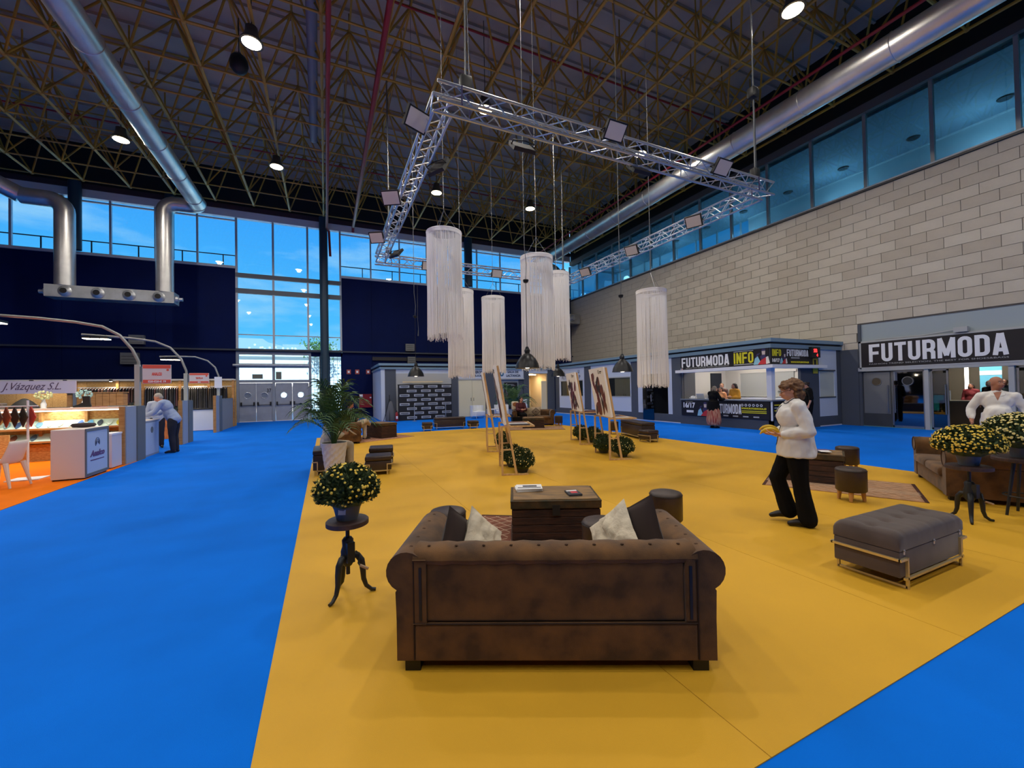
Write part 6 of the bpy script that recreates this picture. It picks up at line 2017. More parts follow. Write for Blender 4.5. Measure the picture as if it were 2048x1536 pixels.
def stand_sign(label, x0, x1, y, z0, z1, name, num):
    t = thing('stand_sign', label, 'sign', (x0, y, z0), 0, 'red and white stand signs')
    w, h = x1 - x0, z1 - z0
    MB().box(0, w, -0.015, 0.015, 0, h).build('sign_board', mat('sign off white', (220, 214, 216), 0.5), t)
    MR = mat('sign coral', (226, 96, 78), 0.5)
    MB().box(0.01, w - 0.01, -0.02, -0.015, h * 0.8, h * 0.985).build('top_band', MR, t)
    MB().box(0.01, w - 0.01, -0.02, -0.015, 0.01, h * 0.2).build('bottom_band', MR, t)
    MB().lathe([(0, 0), (0.03, 0), (0.03, 0.004)], (0, 0, 0), 12, Matrix.Rotation(PI / 2, 3, 'X')).build('round_mark', MR, t, loc=(w - 0.07, -0.016, h * 0.72))
    o1 = text_mesh('lettering', name, h * 0.17, MR, width=w * 0.36, parent=t, offset=0.004)
    o1.rotation_euler = face_rot(0, -1)
    o1.location = (w * 0.32, -0.017, h * 0.42)
    o2 = text_mesh('lettering', num, h * 0.11, M_SIGNW, width=w * (0.62 if len(num) > 6 else 0.14), parent=t, offset=0.002)
    o2.rotation_euler = face_rot(0, -1)
    o2.location = (w * (0.2 if len(num) > 6 else 0.44), -0.022, h * 0.05)
    MB().box(-0.06, 0.0, -0.02, 0.02, h * 0.1, h * 0.9).build('sign_bracket', M_GPOST, t)


stand_sign('red and white stand sign reading ANALCO', -4.38, -3.78, 13.78, 2.0, 2.5, 'ANALCO', 'E20-E20-E 19')
stand_sign('red and white stand sign on the post behind the leaning man', -4.38, -3.81, 17.82, 2.1, 2.46, 'TEXTIL M', 'E34')
sg3 = thing('stand_sign', 'small white sign on the farthest stand post', 'sign', (-4.5, 22.5, 2.0), 0, 'red and white stand signs')
MB().box(-0.1, 0.18, -0.05, -0.02, 0, 0.5).build('sign_board', M_SIGNW, sg3)
MB().box(-0.02, 0.1, -0.02, 0.05, 0.1, 0.4).build('sign_bracket', M_GPOST, sg3)

# counters
c1 = thing('white_counter', 'white counter with pale blue Analco logo panel beside the white chair', 'counter', (-4.7, 11.6, 0))
MB().rbox(-0.26, 0.25, -0.48, 0.48, 0.03, 1.02, 0.012).build('counter_body', M_WCTR, c1)
MB().box(-0.24, 0.23, -0.46, 0.46, 0.006, 0.03).build('counter_foot', M_DARK, c1)
f_ = MB().box(0.25, 0.268, -0.48, 0.48, 0.05, 0.1).box(0.25, 0.268, -0.48, 0.48, 0.96, 1.02).box(0.25, 0.268, -0.48, -0.44, 0.1, 0.96).box(0.25, 0.268, 0.44, 0.48, 0.1, 0.96).build('panel_frame', M_GPOST, c1)
MB().box(0.25, 0.256, -0.44, 0.44, 0.1, 0.96).build('logo_panel', M_PBLUE, c1)
o_ = text_mesh('lettering', 'Analco', 0.13, mat('logo plum', (96, 64, 112), 0.5), width=0.6, shear=0.3, offset=0.006, parent=c1)
o_.rotation_euler = face_rot(1, 0)
o_.location = (0.258, -0.3, 0.42)
for k in range(3):
    r0 = 0.03 + k * 0.03
    MB().tube([(0.258, r0 * math.cos(math.radians(-30 + 250 * q / 14)), 0.7 + r0 * 1.15 * math.sin(math.radians(-30 + 250 * q / 14))) for q in range(15)], 0.007, 4).build('logo_spiral', mat('logo slate', (70, 82, 110), 0.5), c1)
MB().box(0.257, 0.26, -0.28, 0.28, 0.34, 0.36).build('logo_line', mat('logo plum', (96, 64, 112), 0.5), c1)
sl_ = tag(MB().lathe([(0.0, 0), (0.16, 0.01), (0.2, 0.05), (0.17, 0.09), (0.0, 0.11)], (0, 0, 0), 12, sy=0.45).build('leather_roll', M_ART[2], None, True, (-4.72, 11.75, 1.02), 0.4), 'dark brown leather piece lying on the Analco counter', 'leather')
c2_ = thing('white_cabinet', 'small white cabinet between the Analco counter and the divider', 'cabinet', (-4.66, 12.6, 0))
MB().box(-0.12, 0.16, -0.2, 0.3, 0.03, 0.81).build('cabinet_body', mat('cabinet white', (206, 206, 218), 0.5), c2_)
MB().box(-0.13, 0.17, -0.21, 0.31, 0.78, 0.82).build('cabinet_top', M_SIGNW, c2_)
MB().box(-0.1, -0.02, -0.206, -0.2, 0.62, 0.66).build('handle', M_GPOST, c2_)
c3_ = thing('grey_counter', 'pale grey blue counter the man leans on', 'counter', (-4.62, 14.75, 0))
MB().box(-0.2, 0.14, -0.6, 0.5, 0.0, 0.97).build('counter_body', M_GPAN, c3_)
MB().box(-0.22, 0.16, -0.62, 0.52, 0.97, 1.0).build('counter_top', M_WCTR, c3_)
MB().box(0.14, 0.146, -0.55, 0.45, 0.05, 0.93).build('front_panel', M_PBLUE, c3_)
MB().lathe([(0, 0), (0.09, 0), (0.09, 0.004)], (0, 0, 0), 18, Matrix.Rotation(PI / 2, 3, 'Y'), sy=1.0).build('logo_mark', M_GPOST, c3_, loc=(0.146, -0.05, 0.72))
c4_ = thing('white_counter', 'white counter in front of the hanging dark garments', 'counter', (-5.45, 23.6, 0))
MB().box(-0.75, 0.75, -0.05, 0.45, 0.02, 1.0).build('counter_body', mat('counter cool white', (206, 212, 222), 0.5), c4_)
MB().box(-0.8, 0.8, -0.08, 0.48, 1.0, 1.05).build('counter_top', M_BLK, c4_)
wb_ = thing('wooden_box', 'orange brown chipboard box inside the stand behind the leaning man', 'box', (-5.9, 20.2, 0))
MB().box(-0.5, 0.35, -0.25, 0.3, 0.0, 0.9).build('box_body', mat('orange board', (216, 122, 52), 0.7, c2=(190, 98, 36), vscale=9), wb_)
MB().box(-0.52, 0.37, -0.27, 0.32, 0.9, 0.93).build('box_top', M_PLY, wb_)

# white shell chair
ch = thing('shell_chair', 'white moulded plastic chair at the orange carpet edge', 'chair', (-5.55, 10.95, 0.006), math.radians(-102))
n = 12
vs, fs = [], []
for i in range(17):
    s = i / 16
    if s < 0.5:
        y, z = -0.24 + s * 2 * 0.42, 0.44 - 0.02 * math.sin(s * 2 * PI)
    else:
        u = (s - 0.5) * 2
        y, z = 0.18 + 0.05 * math.sin(u * PI / 2) + 0.1 * u, 0.44 + 0.42 * u ** 1.15
    w = 0.23 - 0.045 * max(0, s - 0.5) * 2
    for j in range(n + 1):
        q = -1 + 2 * j / n
        lift = 0.05 * abs(q) ** 3 * (1 if s < 0.55 else 0.0)
        back = -0.05 * abs(q) ** 2.5 * (1 if s >= 0.5 else 0)
        vs.append((q * w, y + back, z + lift))
for i in range(16):
    for j in range(n):
        a = i * (n + 1) + j
        fs.append((a, a + 1, a + n + 2, a + n + 1))
sh = MB().add(vs, fs).build('seat_shell', mat('chair white', (226, 218, 206), 0.45), ch, True, angle=80)
so = sh.modifiers.new('thickness', 'SOLIDIFY')
so.thickness = 0.02
for (x, y, ox, oy) in ((-0.17, -0.17, -0.04, -0.05), (0.17, -0.17, 0.04, -0.05), (-0.17, 0.2, -0.04, 0.1), (0.17, 0.2, 0.04, 0.1)):
    MB().cone((x + ox, y + oy, 0), (x, y, 0.46), 0.018, 0.04, 8).build('leg', mat('chair white', (226, 218, 206), 0.45), ch, True)

# shelf wall with soles and shoes
sw = thing('display_shelf', 'long chipboard display shelf with two lit sloping shelves', 'display shelf', (0, 15.0, 0))
MB().box(-10.5, -5.1, 0.1, 0.2, 0.0, 1.34).build('back_board', M_OSB, sw)
MB().box(-10.5, -5.1, -0.3, 0.55, 1.34, 1.4).build('counter_top', M_WCTR, sw)
for k in range(6):
    MB().box(-10.5 + k * 0.9, -10.44 + k * 0.9, -0.02, 0.1, 0.0, 1.34).build('upright', M_PLY, sw)
M_LED2 = mat('cool shelf light', (226, 255, 240), 0.5, emit=5.0)
MB().box(-8.0, -5.12, -0.28, -0.25, 1.31, 1.335).build('light_strip', M_LED2, sw)
M_SHG = mat('pale mint shelf', (206, 226, 214), 0.35)
for (x0, x1, z) in ((-7.6, -5.12, 0.86), (-7.9, -5.12, 0.52)):
    sh_ = MB().add([(x0, -0.22, z), (x1, -0.22, z), (x1, 0.08, z + 0.2), (x0, 0.08, z + 0.2), (x0, -0.22, z - 0.025), (x1, -0.22, z - 0.025), (x1, 0.08, z + 0.175), (x0, 0.08, z + 0.175)], [(0, 1, 2, 3), (7, 6, 5, 4), (0, 4, 5, 1), (1, 5, 6, 2), (2, 6, 7, 3), (3, 7, 4, 0)]).build('sloping_shelf', M_SHG, sw)
    MB().box(x0, x1, -0.235, -0.215, z - 0.03, z + 0.02).build('shelf_lip', M_PLY, sh_)
MB().box(-5.12, -5.06, -0.3, 0.2, 0, 1.34).build('end_panel', M_PLY, sw)
MB().box(-10.5, -7.3, -0.32, -0.28, 0.0, 0.75).build('front_board', M_OSB, sw)
MB().box(-7.3, -5.12, -0.06, -0.02, 0.0, 0.45).build('front_board', M_OSB, sw)
new_light('shelf_light', 'AREA', (-6.4, 14.8, 1.3), 12, (0.9, 1.0, 0.9), 0.8)
SOLE = [(120, 150, 160), (52, 84, 130), (150, 90, 84), (110, 150, 176), (176, 176, 160), (150, 140, 120), (200, 200, 180), (40, 80, 150), (88, 150, 190), (56, 70, 84), (200, 214, 206), (214, 196, 60)]


def sole_mesh(name, m):
    pts = []
    for q in range(18):
        a = 2 * PI * q / 18
        r = 0.055 + 0.012 * math.cos(2 * a) - 0.006 * math.cos(a)
        pts.append((r * math.cos(a) * 0.85, 0.13 * math.sin(a)))
    return MB().prism(pts, 0, 0.025, 'z').mesh(name, m)


for k in range(12):
    x = -7.45 + k * 0.2
    m = mat('sole %d' % k, SOLE[k], 0.5)
    o = inst(sole_mesh('shoe_sole', m), 'shoe_sole', None, (x, 14.925, 0.96), (math.radians(33.7), 0, 0.12))
    tag(o, '%s shoe sole on the upper lit shelf, %s from the hanging leather' % (['grey green', 'navy', 'rose brown', 'pale blue', 'sand', 'taupe', 'ivory', 'royal blue', 'sky blue', 'slate', 'mint white', 'yellow'][k], ('first second third fourth fifth sixth seventh eighth ninth tenth eleventh twelfth'.split())[k]), 'shoe sole', 'shoe soles on the upper shelf')
for k in range(7):
    x = -7.7 + k * 0.37
    m = mat('sole low %d' % k, [(170, 180, 160), (130, 76, 60), (84, 110, 130), (150, 150, 140), (96, 92, 84), (60, 60, 62), (98, 66, 60)][k], 0.5)
    o = inst(sole_mesh('shoe_sole', m), 'shoe_sole', None, (x, 14.925, 0.62), (math.radians(33.7), 0, 0.12))
    tag(o, '%s shoe sole on the lower lit shelf' % ['pale green', 'chestnut', 'steel blue', 'light grey', 'olive grey', 'near-black', 'oxblood'][k], 'shoe sole', 'shoe soles on the lower shelf')
# things on the shelf top
bo = thing('ankle_boot', 'black ankle boot standing on the display shelf top', 'boot', (-5.95, 14.95, 1.4), math.radians(10))
MB().prism([(-0.24, 0.0), (0.09, 0.0), (0.1, 0.03), (0.08, 0.1), (0.07, 0.3), (-0.07, 0.3), (-0.06, 0.13), (-0.16, 0.07), (-0.25, 0.04)], -0.045, 0.045).build('boot_shaft', M_BLK, bo, True, angle=20)
MB().box(-0.24, 0.09, -0.05, 0.05, 0.0, 0.015).build('boot_sole', M_DARK, bo)
for k, (x, c, lb) in enumerate(((-6.5, (60, 52, 44), 'flat dark leather strip lying behind the black boot'), (-5.62, (120, 50, 40), 'red brown leather strip beside the black boot'), (-5.3, (84, 92, 96), 'grey leather strip at the shelf end'))):
    tag(MB().rbox(-0.2, 0.2, -0.08, 0.08, 0, 0.02, 0.008).build('leather_strip', mat('strip %d' % k, c, 0.6), None, True, (x, 14.95, 1.4), 0.15 * k), lb, 'leather', 'leather strips on the shelf')
cl = tag(MB().lathe([(0.3, 0), (0.28, 0.05), (0.16, 0.18), (0.05, 0.26), (0, 0.27)], (0, 0, 0), 14, sy=0.6).build('draped_cloth', M_DARK, None, True, (-7.2, 15.05, 1.4)), 'dark draped cloth heap on the display shelf', 'cloth')
for k, (x, y, c, lb) in enumerate(((-6.95, 15.3, (206, 210, 160), 'pale yellow hydrangea bunch on the display shelf'), (-6.15, 15.35, (170, 204, 204), 'pale aqua hydrangea bunch on the display shelf'), (-8.2, 15.3, (232, 200, 176), 'peach flower bunch at the picture edge'))):
    f_ = thing('flower_vase', lb, 'vase', (x, y, 1.4), 0, 'flower vases on the shelf')
    MB().lathe([(0.05, 0), (0.06, 0.1), (0.03, 0.2), (0.035, 0.24), (0, 0.24)], (0, 0, 0), 12).build('vase', M_SIGNW, f_, True)
    b = MB()
    rnd = random.Random(k)
    for q in range(40):
        v = Vector((rnd.gauss(0, 1), rnd.gauss(0, 1), rnd.gauss(0, 1))).normalized()
        b.ball(Vector((0, 0, 0.35)) + Vector((v.x * 0.16, v.y * 0.16, v.z * 0.11)), 0.03, 1)
    tag(b.build('blossoms', mat('blossom %d' % k, c, 0.8), f_), kind='stuff')
for k, x in enumerate((-7.95, -7.6)):
    tag(MB().rbox(-0.12, 0.12, -0.1, 0.1, 0, 0.16, 0.02).build('display_box', mat('box tint %d' % k, [(200, 196, 120), (96, 88, 84)][k], 0.6), None, False, (x, 14.9, 1.4)), ['small yellow display box on the shelf', 'small taupe display box on the shelf'][k], 'box')

# hanging leather swatches in front of the shelf
hr = thing('swatch_rack', 'white upright rack carrying diagonal leather swatches', 'rack', (-5.62, 11.75, 0.006))
MB().tube([(0.05, 0, 0.0), (0.05, 0, 1.62)], 0.02, 8).build('rack_post', M_SIGNW, hr, True)
MB().tube([(-0.75, 0, 1.5), (0.2, 0, 1.5)], 0.014, 6).build('rack_bar', M_SIGNW, hr)
MB().box(-0.2, 0.3, -0.2, 0.2, 0, 0.02).build('rack_foot', M_SIGNW, hr)
for k, (c, lb) in enumerate((((206, 130, 100), 'salmon'), ((70, 40, 36), 'burgundy'), ((150, 78, 50), 'tan'), ((34, 32, 30), 'black'), ((62, 58, 48), 'olive'), ((196, 70, 56), 'coral red'))):
    x = -6.12 + k * 0.12
    b = MB().box(-0.008, 0.008, -0.15, 0.15, -0.15, 0.15)
    rr = Matrix.Rotation(PI / 4, 3, 'X')
    b.v = [tuple(rr @ Vector(v)) for v in b.v]
    o = b.build('leather_swatch', mat('swatch ' + lb, c, 0.55), None, loc=(x, 11.75, 1.29))
    o.rotation_euler.z = 0.75
    tag(o, lb + ' leather swatch hanging by its corner on the white rack', 'swatch', 'leather swatches on the rack')

# script fascia board
jf = thing('script_fascia', 'pale lilac fascia board with flowing script lettering', 'sign', (-10.2, 20.5, 0))
MB().box(-2.4, 1.75, 0, 0.06, 1.84, 2.3).build('fascia_board', mat('lilac board', (206, 192, 204), 0.6), jf)
MB().box(-2.4, -2.32, 0, 0.06, 0, 1.84).box(1.67, 1.75, 0, 0.06, 0, 1.84).build('fascia_posts', M_GPOST, jf)
o_ = text_mesh('lettering', 'J.Vázquez S.L.', 0.34, mat('script plum', (96, 74, 92), 0.5), width=1.55, shear=0.5, parent=jf)
o_.rotation_euler = face_rot(0, -1)
o_.location = (-0.2, -0.005, 1.9)
# plank-fronted bar
pk = thing('plank_bar', 'bar front of upright wooden planks below the hanging garments', 'bar', (-8.74, 20.6, 0))
for k in range(8):
    MB().box(k * 0.2 + 0.006, k * 0.2 + 0.194, 0, 0.03, 0.2, 1.83).build('plank', M_PLY, pk, loc=(0, 0, 0))
MB().box(0, 1.6, 0.03, 0.4, 0.0, 1.83).build('bar_body', M_PLY, pk)
MB().box(-0.03, 1.63, -0.03, 0.43, 1.83, 1.86).build('bar_top', M_PLY, pk)

# garment wall at the end of the stands
gw = thing('garment_wall', 'tall chipboard stand wall with rails for garments', 'partition', (0, 26.2, 0))
for k in range(8):
    x0 = -14.0 + k * 1.2
    MB().box(x0 + 0.004, x0 + 1.196, 0, 0.08, 0, 2.45).build('wall_board', M_OSB, gw)
for x in (-10.6, -9.1, -8.15, -6.7, -5.5, -4.45):
    MB().box(x - 0.05, x + 0.05, -0.55, -0.45, 0, 2.45).build('timber_post', M_PLY, gw)
MB().box(-14, -4.42, -0.06, 0, 2.45, 2.52).box(-14, -4.42, -0.58, -0.5, 2.45, 2.52).build('top_rail', mat('rail pale', (206, 200, 190), 0.5), gw)
MB().tube([(-10.6, -0.5, 2.13), (-4.5, -0.5, 2.13)], 0.018, 8).build('garment_rail', M_RING, gw)
for k, x in enumerate((-12.0, -10.9, -9.3, -7.3, -6.0)):
    MB().box(x - 0.05, x + 0.05, -0.7, -0.6, 2.42, 2.5).build('spot_head', M_BLK, gw)
    MB().lathe([(0, 0), (0.05, 0), (0.05, 0.02)], (0, 0, 0), 12).build('spot_lens', M_WARM, gw, loc=(x, -0.65, 2.4))
    new_light('spot_light', 'AREA', (x, 25.4, 2.38), 14, (1.0, 0.84, 0.6), 0.2)
lpn = tag(MB().box(-0.05, 0.04, 0, 3.1, 0, 1.47).box(-0.06, 0.05, 0, 3.1, 1.47, 1.5).build('low_partition', mat('partition grey', (150, 152, 152), 0.7), None, loc=(-4.5, 23.05, 0)), 'low pale grey partition at the end of the garment stand', 'partition')


def garment(label, x, m, L, group):
    t = thing('hanging_garment', label, 'garment', (x, 25.7, 2.13), random.uniform(-0.08, 0.08), group)
    b = MB()
    w0, w1 = 0.05, 0.2
    b.add([(-0.012, -0.19, -0.12), (0.012, -0.19, -0.12), (0.012, 0.19, -0.12), (-0.012, 0.19, -0.12), (-0.03, -0.06, -0.05), (0.03, -0.06, -0.05), (0.03, 0.06, -0.05), (-0.03, 0.06, -0.05),
           (-0.034, -0.22, -L), (0.034, -0.22, -L), (0.034, 0.22, -L), (-0.034, 0.22, -L)],
          [(4, 5, 6, 7), (0, 1, 5, 4), (1, 2, 6, 5), (2, 3, 7, 6), (3, 0, 4, 7), (0, 8, 9, 1), (1, 9, 10, 2), (2, 10, 11, 3), (3, 11, 8, 0), (11, 10, 9, 8)])
    b.build('cloth', m, t)
    MB().tube([(0, -0.17, -0.11), (0, 0, -0.03), (0, 0.17, -0.11)], 0.009, 5).tube([(0, 0, -0.03), (0.02, 0, 0.0), (0.012, 0, 0.025)], 0.005, 4).build('hanger', M_SIGNW, t)


GM = [mat('cloth black', (26, 26, 30), 0.85), mat('cloth navy', (36, 38, 50), 0.85), mat('cloth plum', (70, 40, 44), 0.85), mat('cloth charcoal', (52, 50, 52), 0.85), mat('cloth brown', (78, 50, 38), 0.85)]
ORD = 'first second third fourth fifth sixth seventh eighth ninth tenth eleventh twelfth thirteenth fourteenth fifteenth sixteenth seventeenth eighteenth nineteenth twentieth twenty-first twenty-second twenty-third twenty-fourth'.split()
for (x0, x1, n_, L, pal, wh) in ((-10.4, -8.3, 20, 0.75, (0, 2, 4, 0, 2), 'above the plank bar'), (-8.0, -6.8, 15, 1.0, (1, 3, 0, 1, 2), 'between the first timber posts'), (-6.6, -4.75, 24, 1.15, (3, 0, 3, 1, 3), 'above the white counter')):
    for k in range(n_):
        pm_ = pal[k % len(pal)]
        garment('%s garment %s, %s from the aisle end' % (['black', 'navy', 'plum', 'charcoal', 'brown'][pm_], wh, ORD[n_ - k - 1]), x0 + (x1 - x0) * k / (n_ - 1), GM[pm_], L + random.uniform(-0.06, 0.06), 'dark garments hanging ' + wh)

# ------------------------------------------------------------------ people
SKIN = mat('skin', (206, 150, 124), 0.55)
SKIN2 = mat('skin tanned', (176, 118, 92), 0.55)
M_EYEW = mat('eye white', (236, 234, 230), 0.3)
M_EYED = mat('eye dark', (40, 28, 22), 0.3)
M_LIP = mat('lips', (158, 80, 76), 0.5)


def remeshed(b, name, m, parent, voxel=0.014, it=6, disp=0.0, seed=0, freq=9.0):
    me = b.mesh(name + '_raw', m)
    o = bpy.data.objects.new(name, me)
    TMP.collection.objects.link(o)
    r = o.modifiers.new('remesh', 'REMESH')
    r.mode = 'VOXEL'
    r.voxel_size = voxel
    r.use_smooth_shade = True
    if it:
        s = o.modifiers.new('smooth', 'SMOOTH')
        s.factor = 0.5
        s.iterations = it
    vl = TMP.view_layers[0]
    vl.update()
    nm = bpy.data.meshes.new_from_object(o.evaluated_get(vl.depsgraph))
    TMP.collection.objects.unlink(o)
    COL.objects.link(o)
    o.modifiers.clear()
    o.data = nm
    nm.name = name
    bpy.data.meshes.remove(me)
    if not nm.materials:
        nm.materials.append(m)
    if disp:
        k_ = len(nm.vertices)
        co, no = [0.0] * (3 * k_), [0.0] * (3 * k_)
        nm.vertices.foreach_get('co', co)
        nm.vertex_normals.foreach_get('vector', no)
        for i in range(0, 3 * k_, 3):
            d = disp * (noise.noise(Vector((co[i] * freq + seed, co[i + 1] * freq, co[i + 2] * freq))) + 0.6 * noise.noise(Vector((co[i] * freq * 2.2 + co[i + 2] * 9, co[i + 1] * freq * 2.2, co[i + 2] * freq + seed))))
            co[i] += no[i] * d
            co[i + 1] += no[i + 1] * d
            co[i + 2] += no[i + 2] * d
        nm.vertices.foreach_set('co', co)
    nm.polygons.foreach_set('use_smooth', [True] * len(nm.polygons))
    o.parent = parent
    return o


def limb(b, pts, rs, n=10):
    for i in range(len(pts) - 1):
        b.cone(pts[i], pts[i + 1], rs[i], rs[i + 1], n)
    for p, r in zip(pts, rs):
        b.ball(p, r, 2)


def frame(z, xh):
    z = Vector(z).normalized()
    x = Vector(xh)
    x = (x - z * x.dot(z)).normalized()
    y = z.cross(x)
    return Matrix((x, y, z)).transposed()


def hand(b, w, d, pn, curl, side, s=1.0):
    """w wrist, d direction of the palm, pn the way the palm faces, side which side the thumb leaves"""
    d = Vector(d).normalized()
    pn = Vector(pn)
    pn = (pn - d * pn.dot(d)).normalized()
    t = d.cross(pn) * side
    w = Vector(w)
    rot = Matrix((t, pn, d)).transposed()
    b.ball(w + d * 0.05 * s, 1.0, 2, (0.042 * s, 0.017 * s, 0.055 * s), rot)
    for k in range(4):
        base = w + d * 0.085 * s + t * (0.03 - 0.02 * k) * s
        L = (0.03, 0.034, 0.032, 0.025)[k] * s
        a = 0.25 * curl
        p = base
        pts = [base - d * 0.03 * s, base]
        for q in range(3):
            a += curl * (0.75 if q else 0.45)
            p = p + (d * math.cos(a) + pn * math.sin(a)) * L * (1 - 0.14 * q)
            pts.append(p)
        limb(b, pts, [0.0095 * s, 0.0092 * s, 0.0088 * s, 0.0082 * s, 0.007 * s], 6)
    p0 = w + d * 0.03 * s + t * 0.03 * s
    p1 = p0 + (t * 0.75 + d * 0.55 + pn * 0.3).normalized() * 0.038 * s
    p2 = p1 + (t * 0.25 + d * 0.85 + pn * (0.35 + curl * 0.5)).normalized() * 0.032 * s
    limb(b, [p0, p1, p2], [0.013 * s, 0.0105 * s, 0.0085 * s], 6)


BASE = dict(head=(0, 0.02, 1.585), neck=(0, -0.005, 1.45), chest=(0, 0, 1.28), waist=(0, 0, 1.08), pelvis=(0, 0, 0.93),
            ls=(-0.17, 0, 1.40), rs=(0.17, 0, 1.40), le=(-0.23, -0.02, 1.12), re=(0.23, -0.02, 1.12), lw=(-0.24, 0.06, 0.88), rw=(0.24, 0.06, 0.88),
            lh=(-0.09, 0, 0.9), rh=(0.09, 0, 0.9), lk=(-0.1, 0.015, 0.49), rk=(0.1, 0.015, 0.49), la=(-0.1, -0.02, 0.085), ra=(0.1, -0.02, 0.085), lt=(-0.115, 0.13, 0.03), rt=(0.115, 0.13, 0.03))


def person(label, loc, rotz, J=None, scale=1.0, girth=1.0, belly=0.0, skin=SKIN, look=(0, 1, 0), top=None, bottom=None, shoes=None, hair=None, voxel=0.014, handp=None, group=None, bust=0.0):
    P_ = {k: Vector(v) for k, v in {**BASE, **(J or {})}.items()}
    t = thing('person', label, 'person', loc, math.radians(rotz), group)
    t.scale = (scale,) * 3
    g = girth
    xs = P_['rs'] - P_['ls']
    sp1 = frame(P_['neck'] - P_['waist'], xs)
    sp0 = frame(P_['waist'] - P_['pelvis'] + Vector((0, 0, 1e-4)), P_['rh'] - P_['lh'])

    def torso(b, f):
        b.ball(P_['pelvis'], 1, 2, (0.165 * g + f, 0.12 * g + f, 0.13 + f), sp0)
        mid = (P_['pelvis'] + P_['waist']) / 2
        b.ball(mid + sp0 @ Vector((0, belly * 0.5, 0)), 1, 2, (0.155 * g + f, 0.115 * g + f + belly * 0.5, 0.14 + f), sp0)
        b.ball(P_['waist'] + sp1 @ Vector((0, belly * 0.7, 0)), 1, 2, (0.145 * g + f, 0.11 * g + f + belly * 0.5, 0.15 + f), sp1)
        b.ball(P_['chest'] + sp1 @ Vector((0, bust * 0.5, 0)), 1, 2, (0.165 * g + f, 0.115 * g + f + bust, 0.16 + f), sp1)
        limb(b, [P_['ls'], (P_['ls'] + P_['rs']) / 2 + sp1 @ Vector((0, 0, 0.015)), P_['rs']], [0.056 * g + f, 0.07 + f, 0.056 * g + f])

    hf = frame((0, 0, 1), (1, 0, 0))
    lk = Vector(look).normalized()
    hz = (Vector((0, 0, 1)) - lk * lk.z).normalized()
    hx = lk.cross(hz)
    H = Matrix((hx, lk, hz)).transposed()
    hc = P_['head']
    b = MB()
    torso(b, 0)
    limb(b, [P_['neck'] - Vector((0, 0, 0.04)), hc + H @ Vector((0, -0.02, -0.05))], [0.06 * (0.5 + g / 2), 0.055 * (0.5 + g / 2)])
    b.ball(hc + H @ Vector((0, -0.01, 0.02)), 1, 3, (0.075, 0.095, 0.095), H)
    b.ball(hc + H @ Vector((0, 0.025, -0.05)), 1, 2, (0.056, 0.066, 0.068), H)
    limb(b, [hc + H @ Vector((0, 0.083, 0.0)), hc + H @ Vector((0, 0.105, -0.03))], [0.009, 0.015], 6)
    for s in (-1, 1):
        b.ball(hc + H @ Vector((s * 0.077, -0.012, -0.01)), 1, 1, (0.01, 0.02, 0.032), H)
        b.ball(hc + H @ Vector((s * 0.035, 0.07, -0.03)), 0.022, 1)
    b.ball(hc + H @ Vector((0, 0.082, -0.068)), 0.019, 1)
    for (s, e, w, sd) in (('ls', 'le', 'lw', -1), ('rs', 're', 'rw', 1)):
        limb(b, [P_[s], (P_[s] * 0.55 + P_[e] * 0.45), P_[e]], [0.052 * g, 0.048 * g, 0.04])
        limb(b, [P_[e], P_[e] * 0.65 + P_[w] * 0.35, P_[w]], [0.04, 0.041, 0.028])
        hd, pn, cu, ts = (handp or {}).get(w, (P_[w] - P_[e], Vector((-sd, 0, 0)), 0.35, 1 if sd > 0 else -1))
        hand(b, P_[w], hd, pn, cu, ts)
    for (h, k, a, t_) in (('lh', 'lk', 'la', 'lt'), ('rh', 'rk', 'ra', 'rt')):
        limb(b, [P_[h], P_[h] * 0.6 + P_[k] * 0.4, P_[k]], [0.088 * g, 0.078 * g, 0.056])
        limb(b, [P_[k], P_[k] * 0.65 + P_[a] * 0.35, P_[a]], [0.054, 0.055, 0.036])
        limb(b, [P_[a] - Vector((0, 0.02, 0.035)), P_[a] * 0.4 + P_[t_] * 0.6, P_[t_]], [0.036, 0.034, 0.026])
    remeshed(b, 'body', skin, t, voxel)
    # face details
    e = MB()
    for s in (-1, 1):
        e.ball(hc + H @ Vector((s * 0.031, 0.079, 0.008)), 1, 2, (0.011, 0.006, 0.0055), H)
    ey = e.build('eyes', M_EYEW, t, True)
    e = MB()
    for s in (-1, 1):
        e.ball(hc + H @ Vector((s * 0.031, 0.0835, 0.008)), 0.005, 1)
    e.build('irises', M_EYED, ey, True)
    e = MB()
    for s in (-1, 1):
        e.tube([hc + H @ Vector((s * 0.05, 0.078, 0.03)), hc + H @ Vector((s * 0.03, 0.089, 0.036)), hc + H @ Vector((s * 0.013, 0.09, 0.03))], 0.004, 5)
    e.build('eyebrows', (hair or {}).get('m') or M_EYED, ey)
    MB().ball(hc + H @ Vector((0, 0.094, -0.06)), 1, 2, (0.022, 0.008, 0.007), H).build('mouth', M_LIP, t, True)
    # garments
    if top:
        b = MB()
        f = top.get('f', 0.016)
        torso(b, f)
        if top.get('hem'):
            hz_ = top['hem']
            w0, d0 = 0.165 * g + f + top.get('flare', 0.0), 0.12 * g + f + 0.012 + top.get('flare', 0.0) + belly * 0.55
            pc = P_['pelvis'] + Vector((0, belly * 0.3, 0))
            tmp = MB().lathe([(0.98, hz_), (1.0, hz_ + 0.015), (0.97, pc.z + 0.04), (0.9, P_['waist'].z)], (0, 0, 0), 24)
            b.add([(pc.x + v[0] * w0, pc.y + v[1] * d0, v[2]) for v in tmp.v], tmp.f)
        sl = top.get('sleeve', 1.0)
        sf2 = top.get('sf', f)
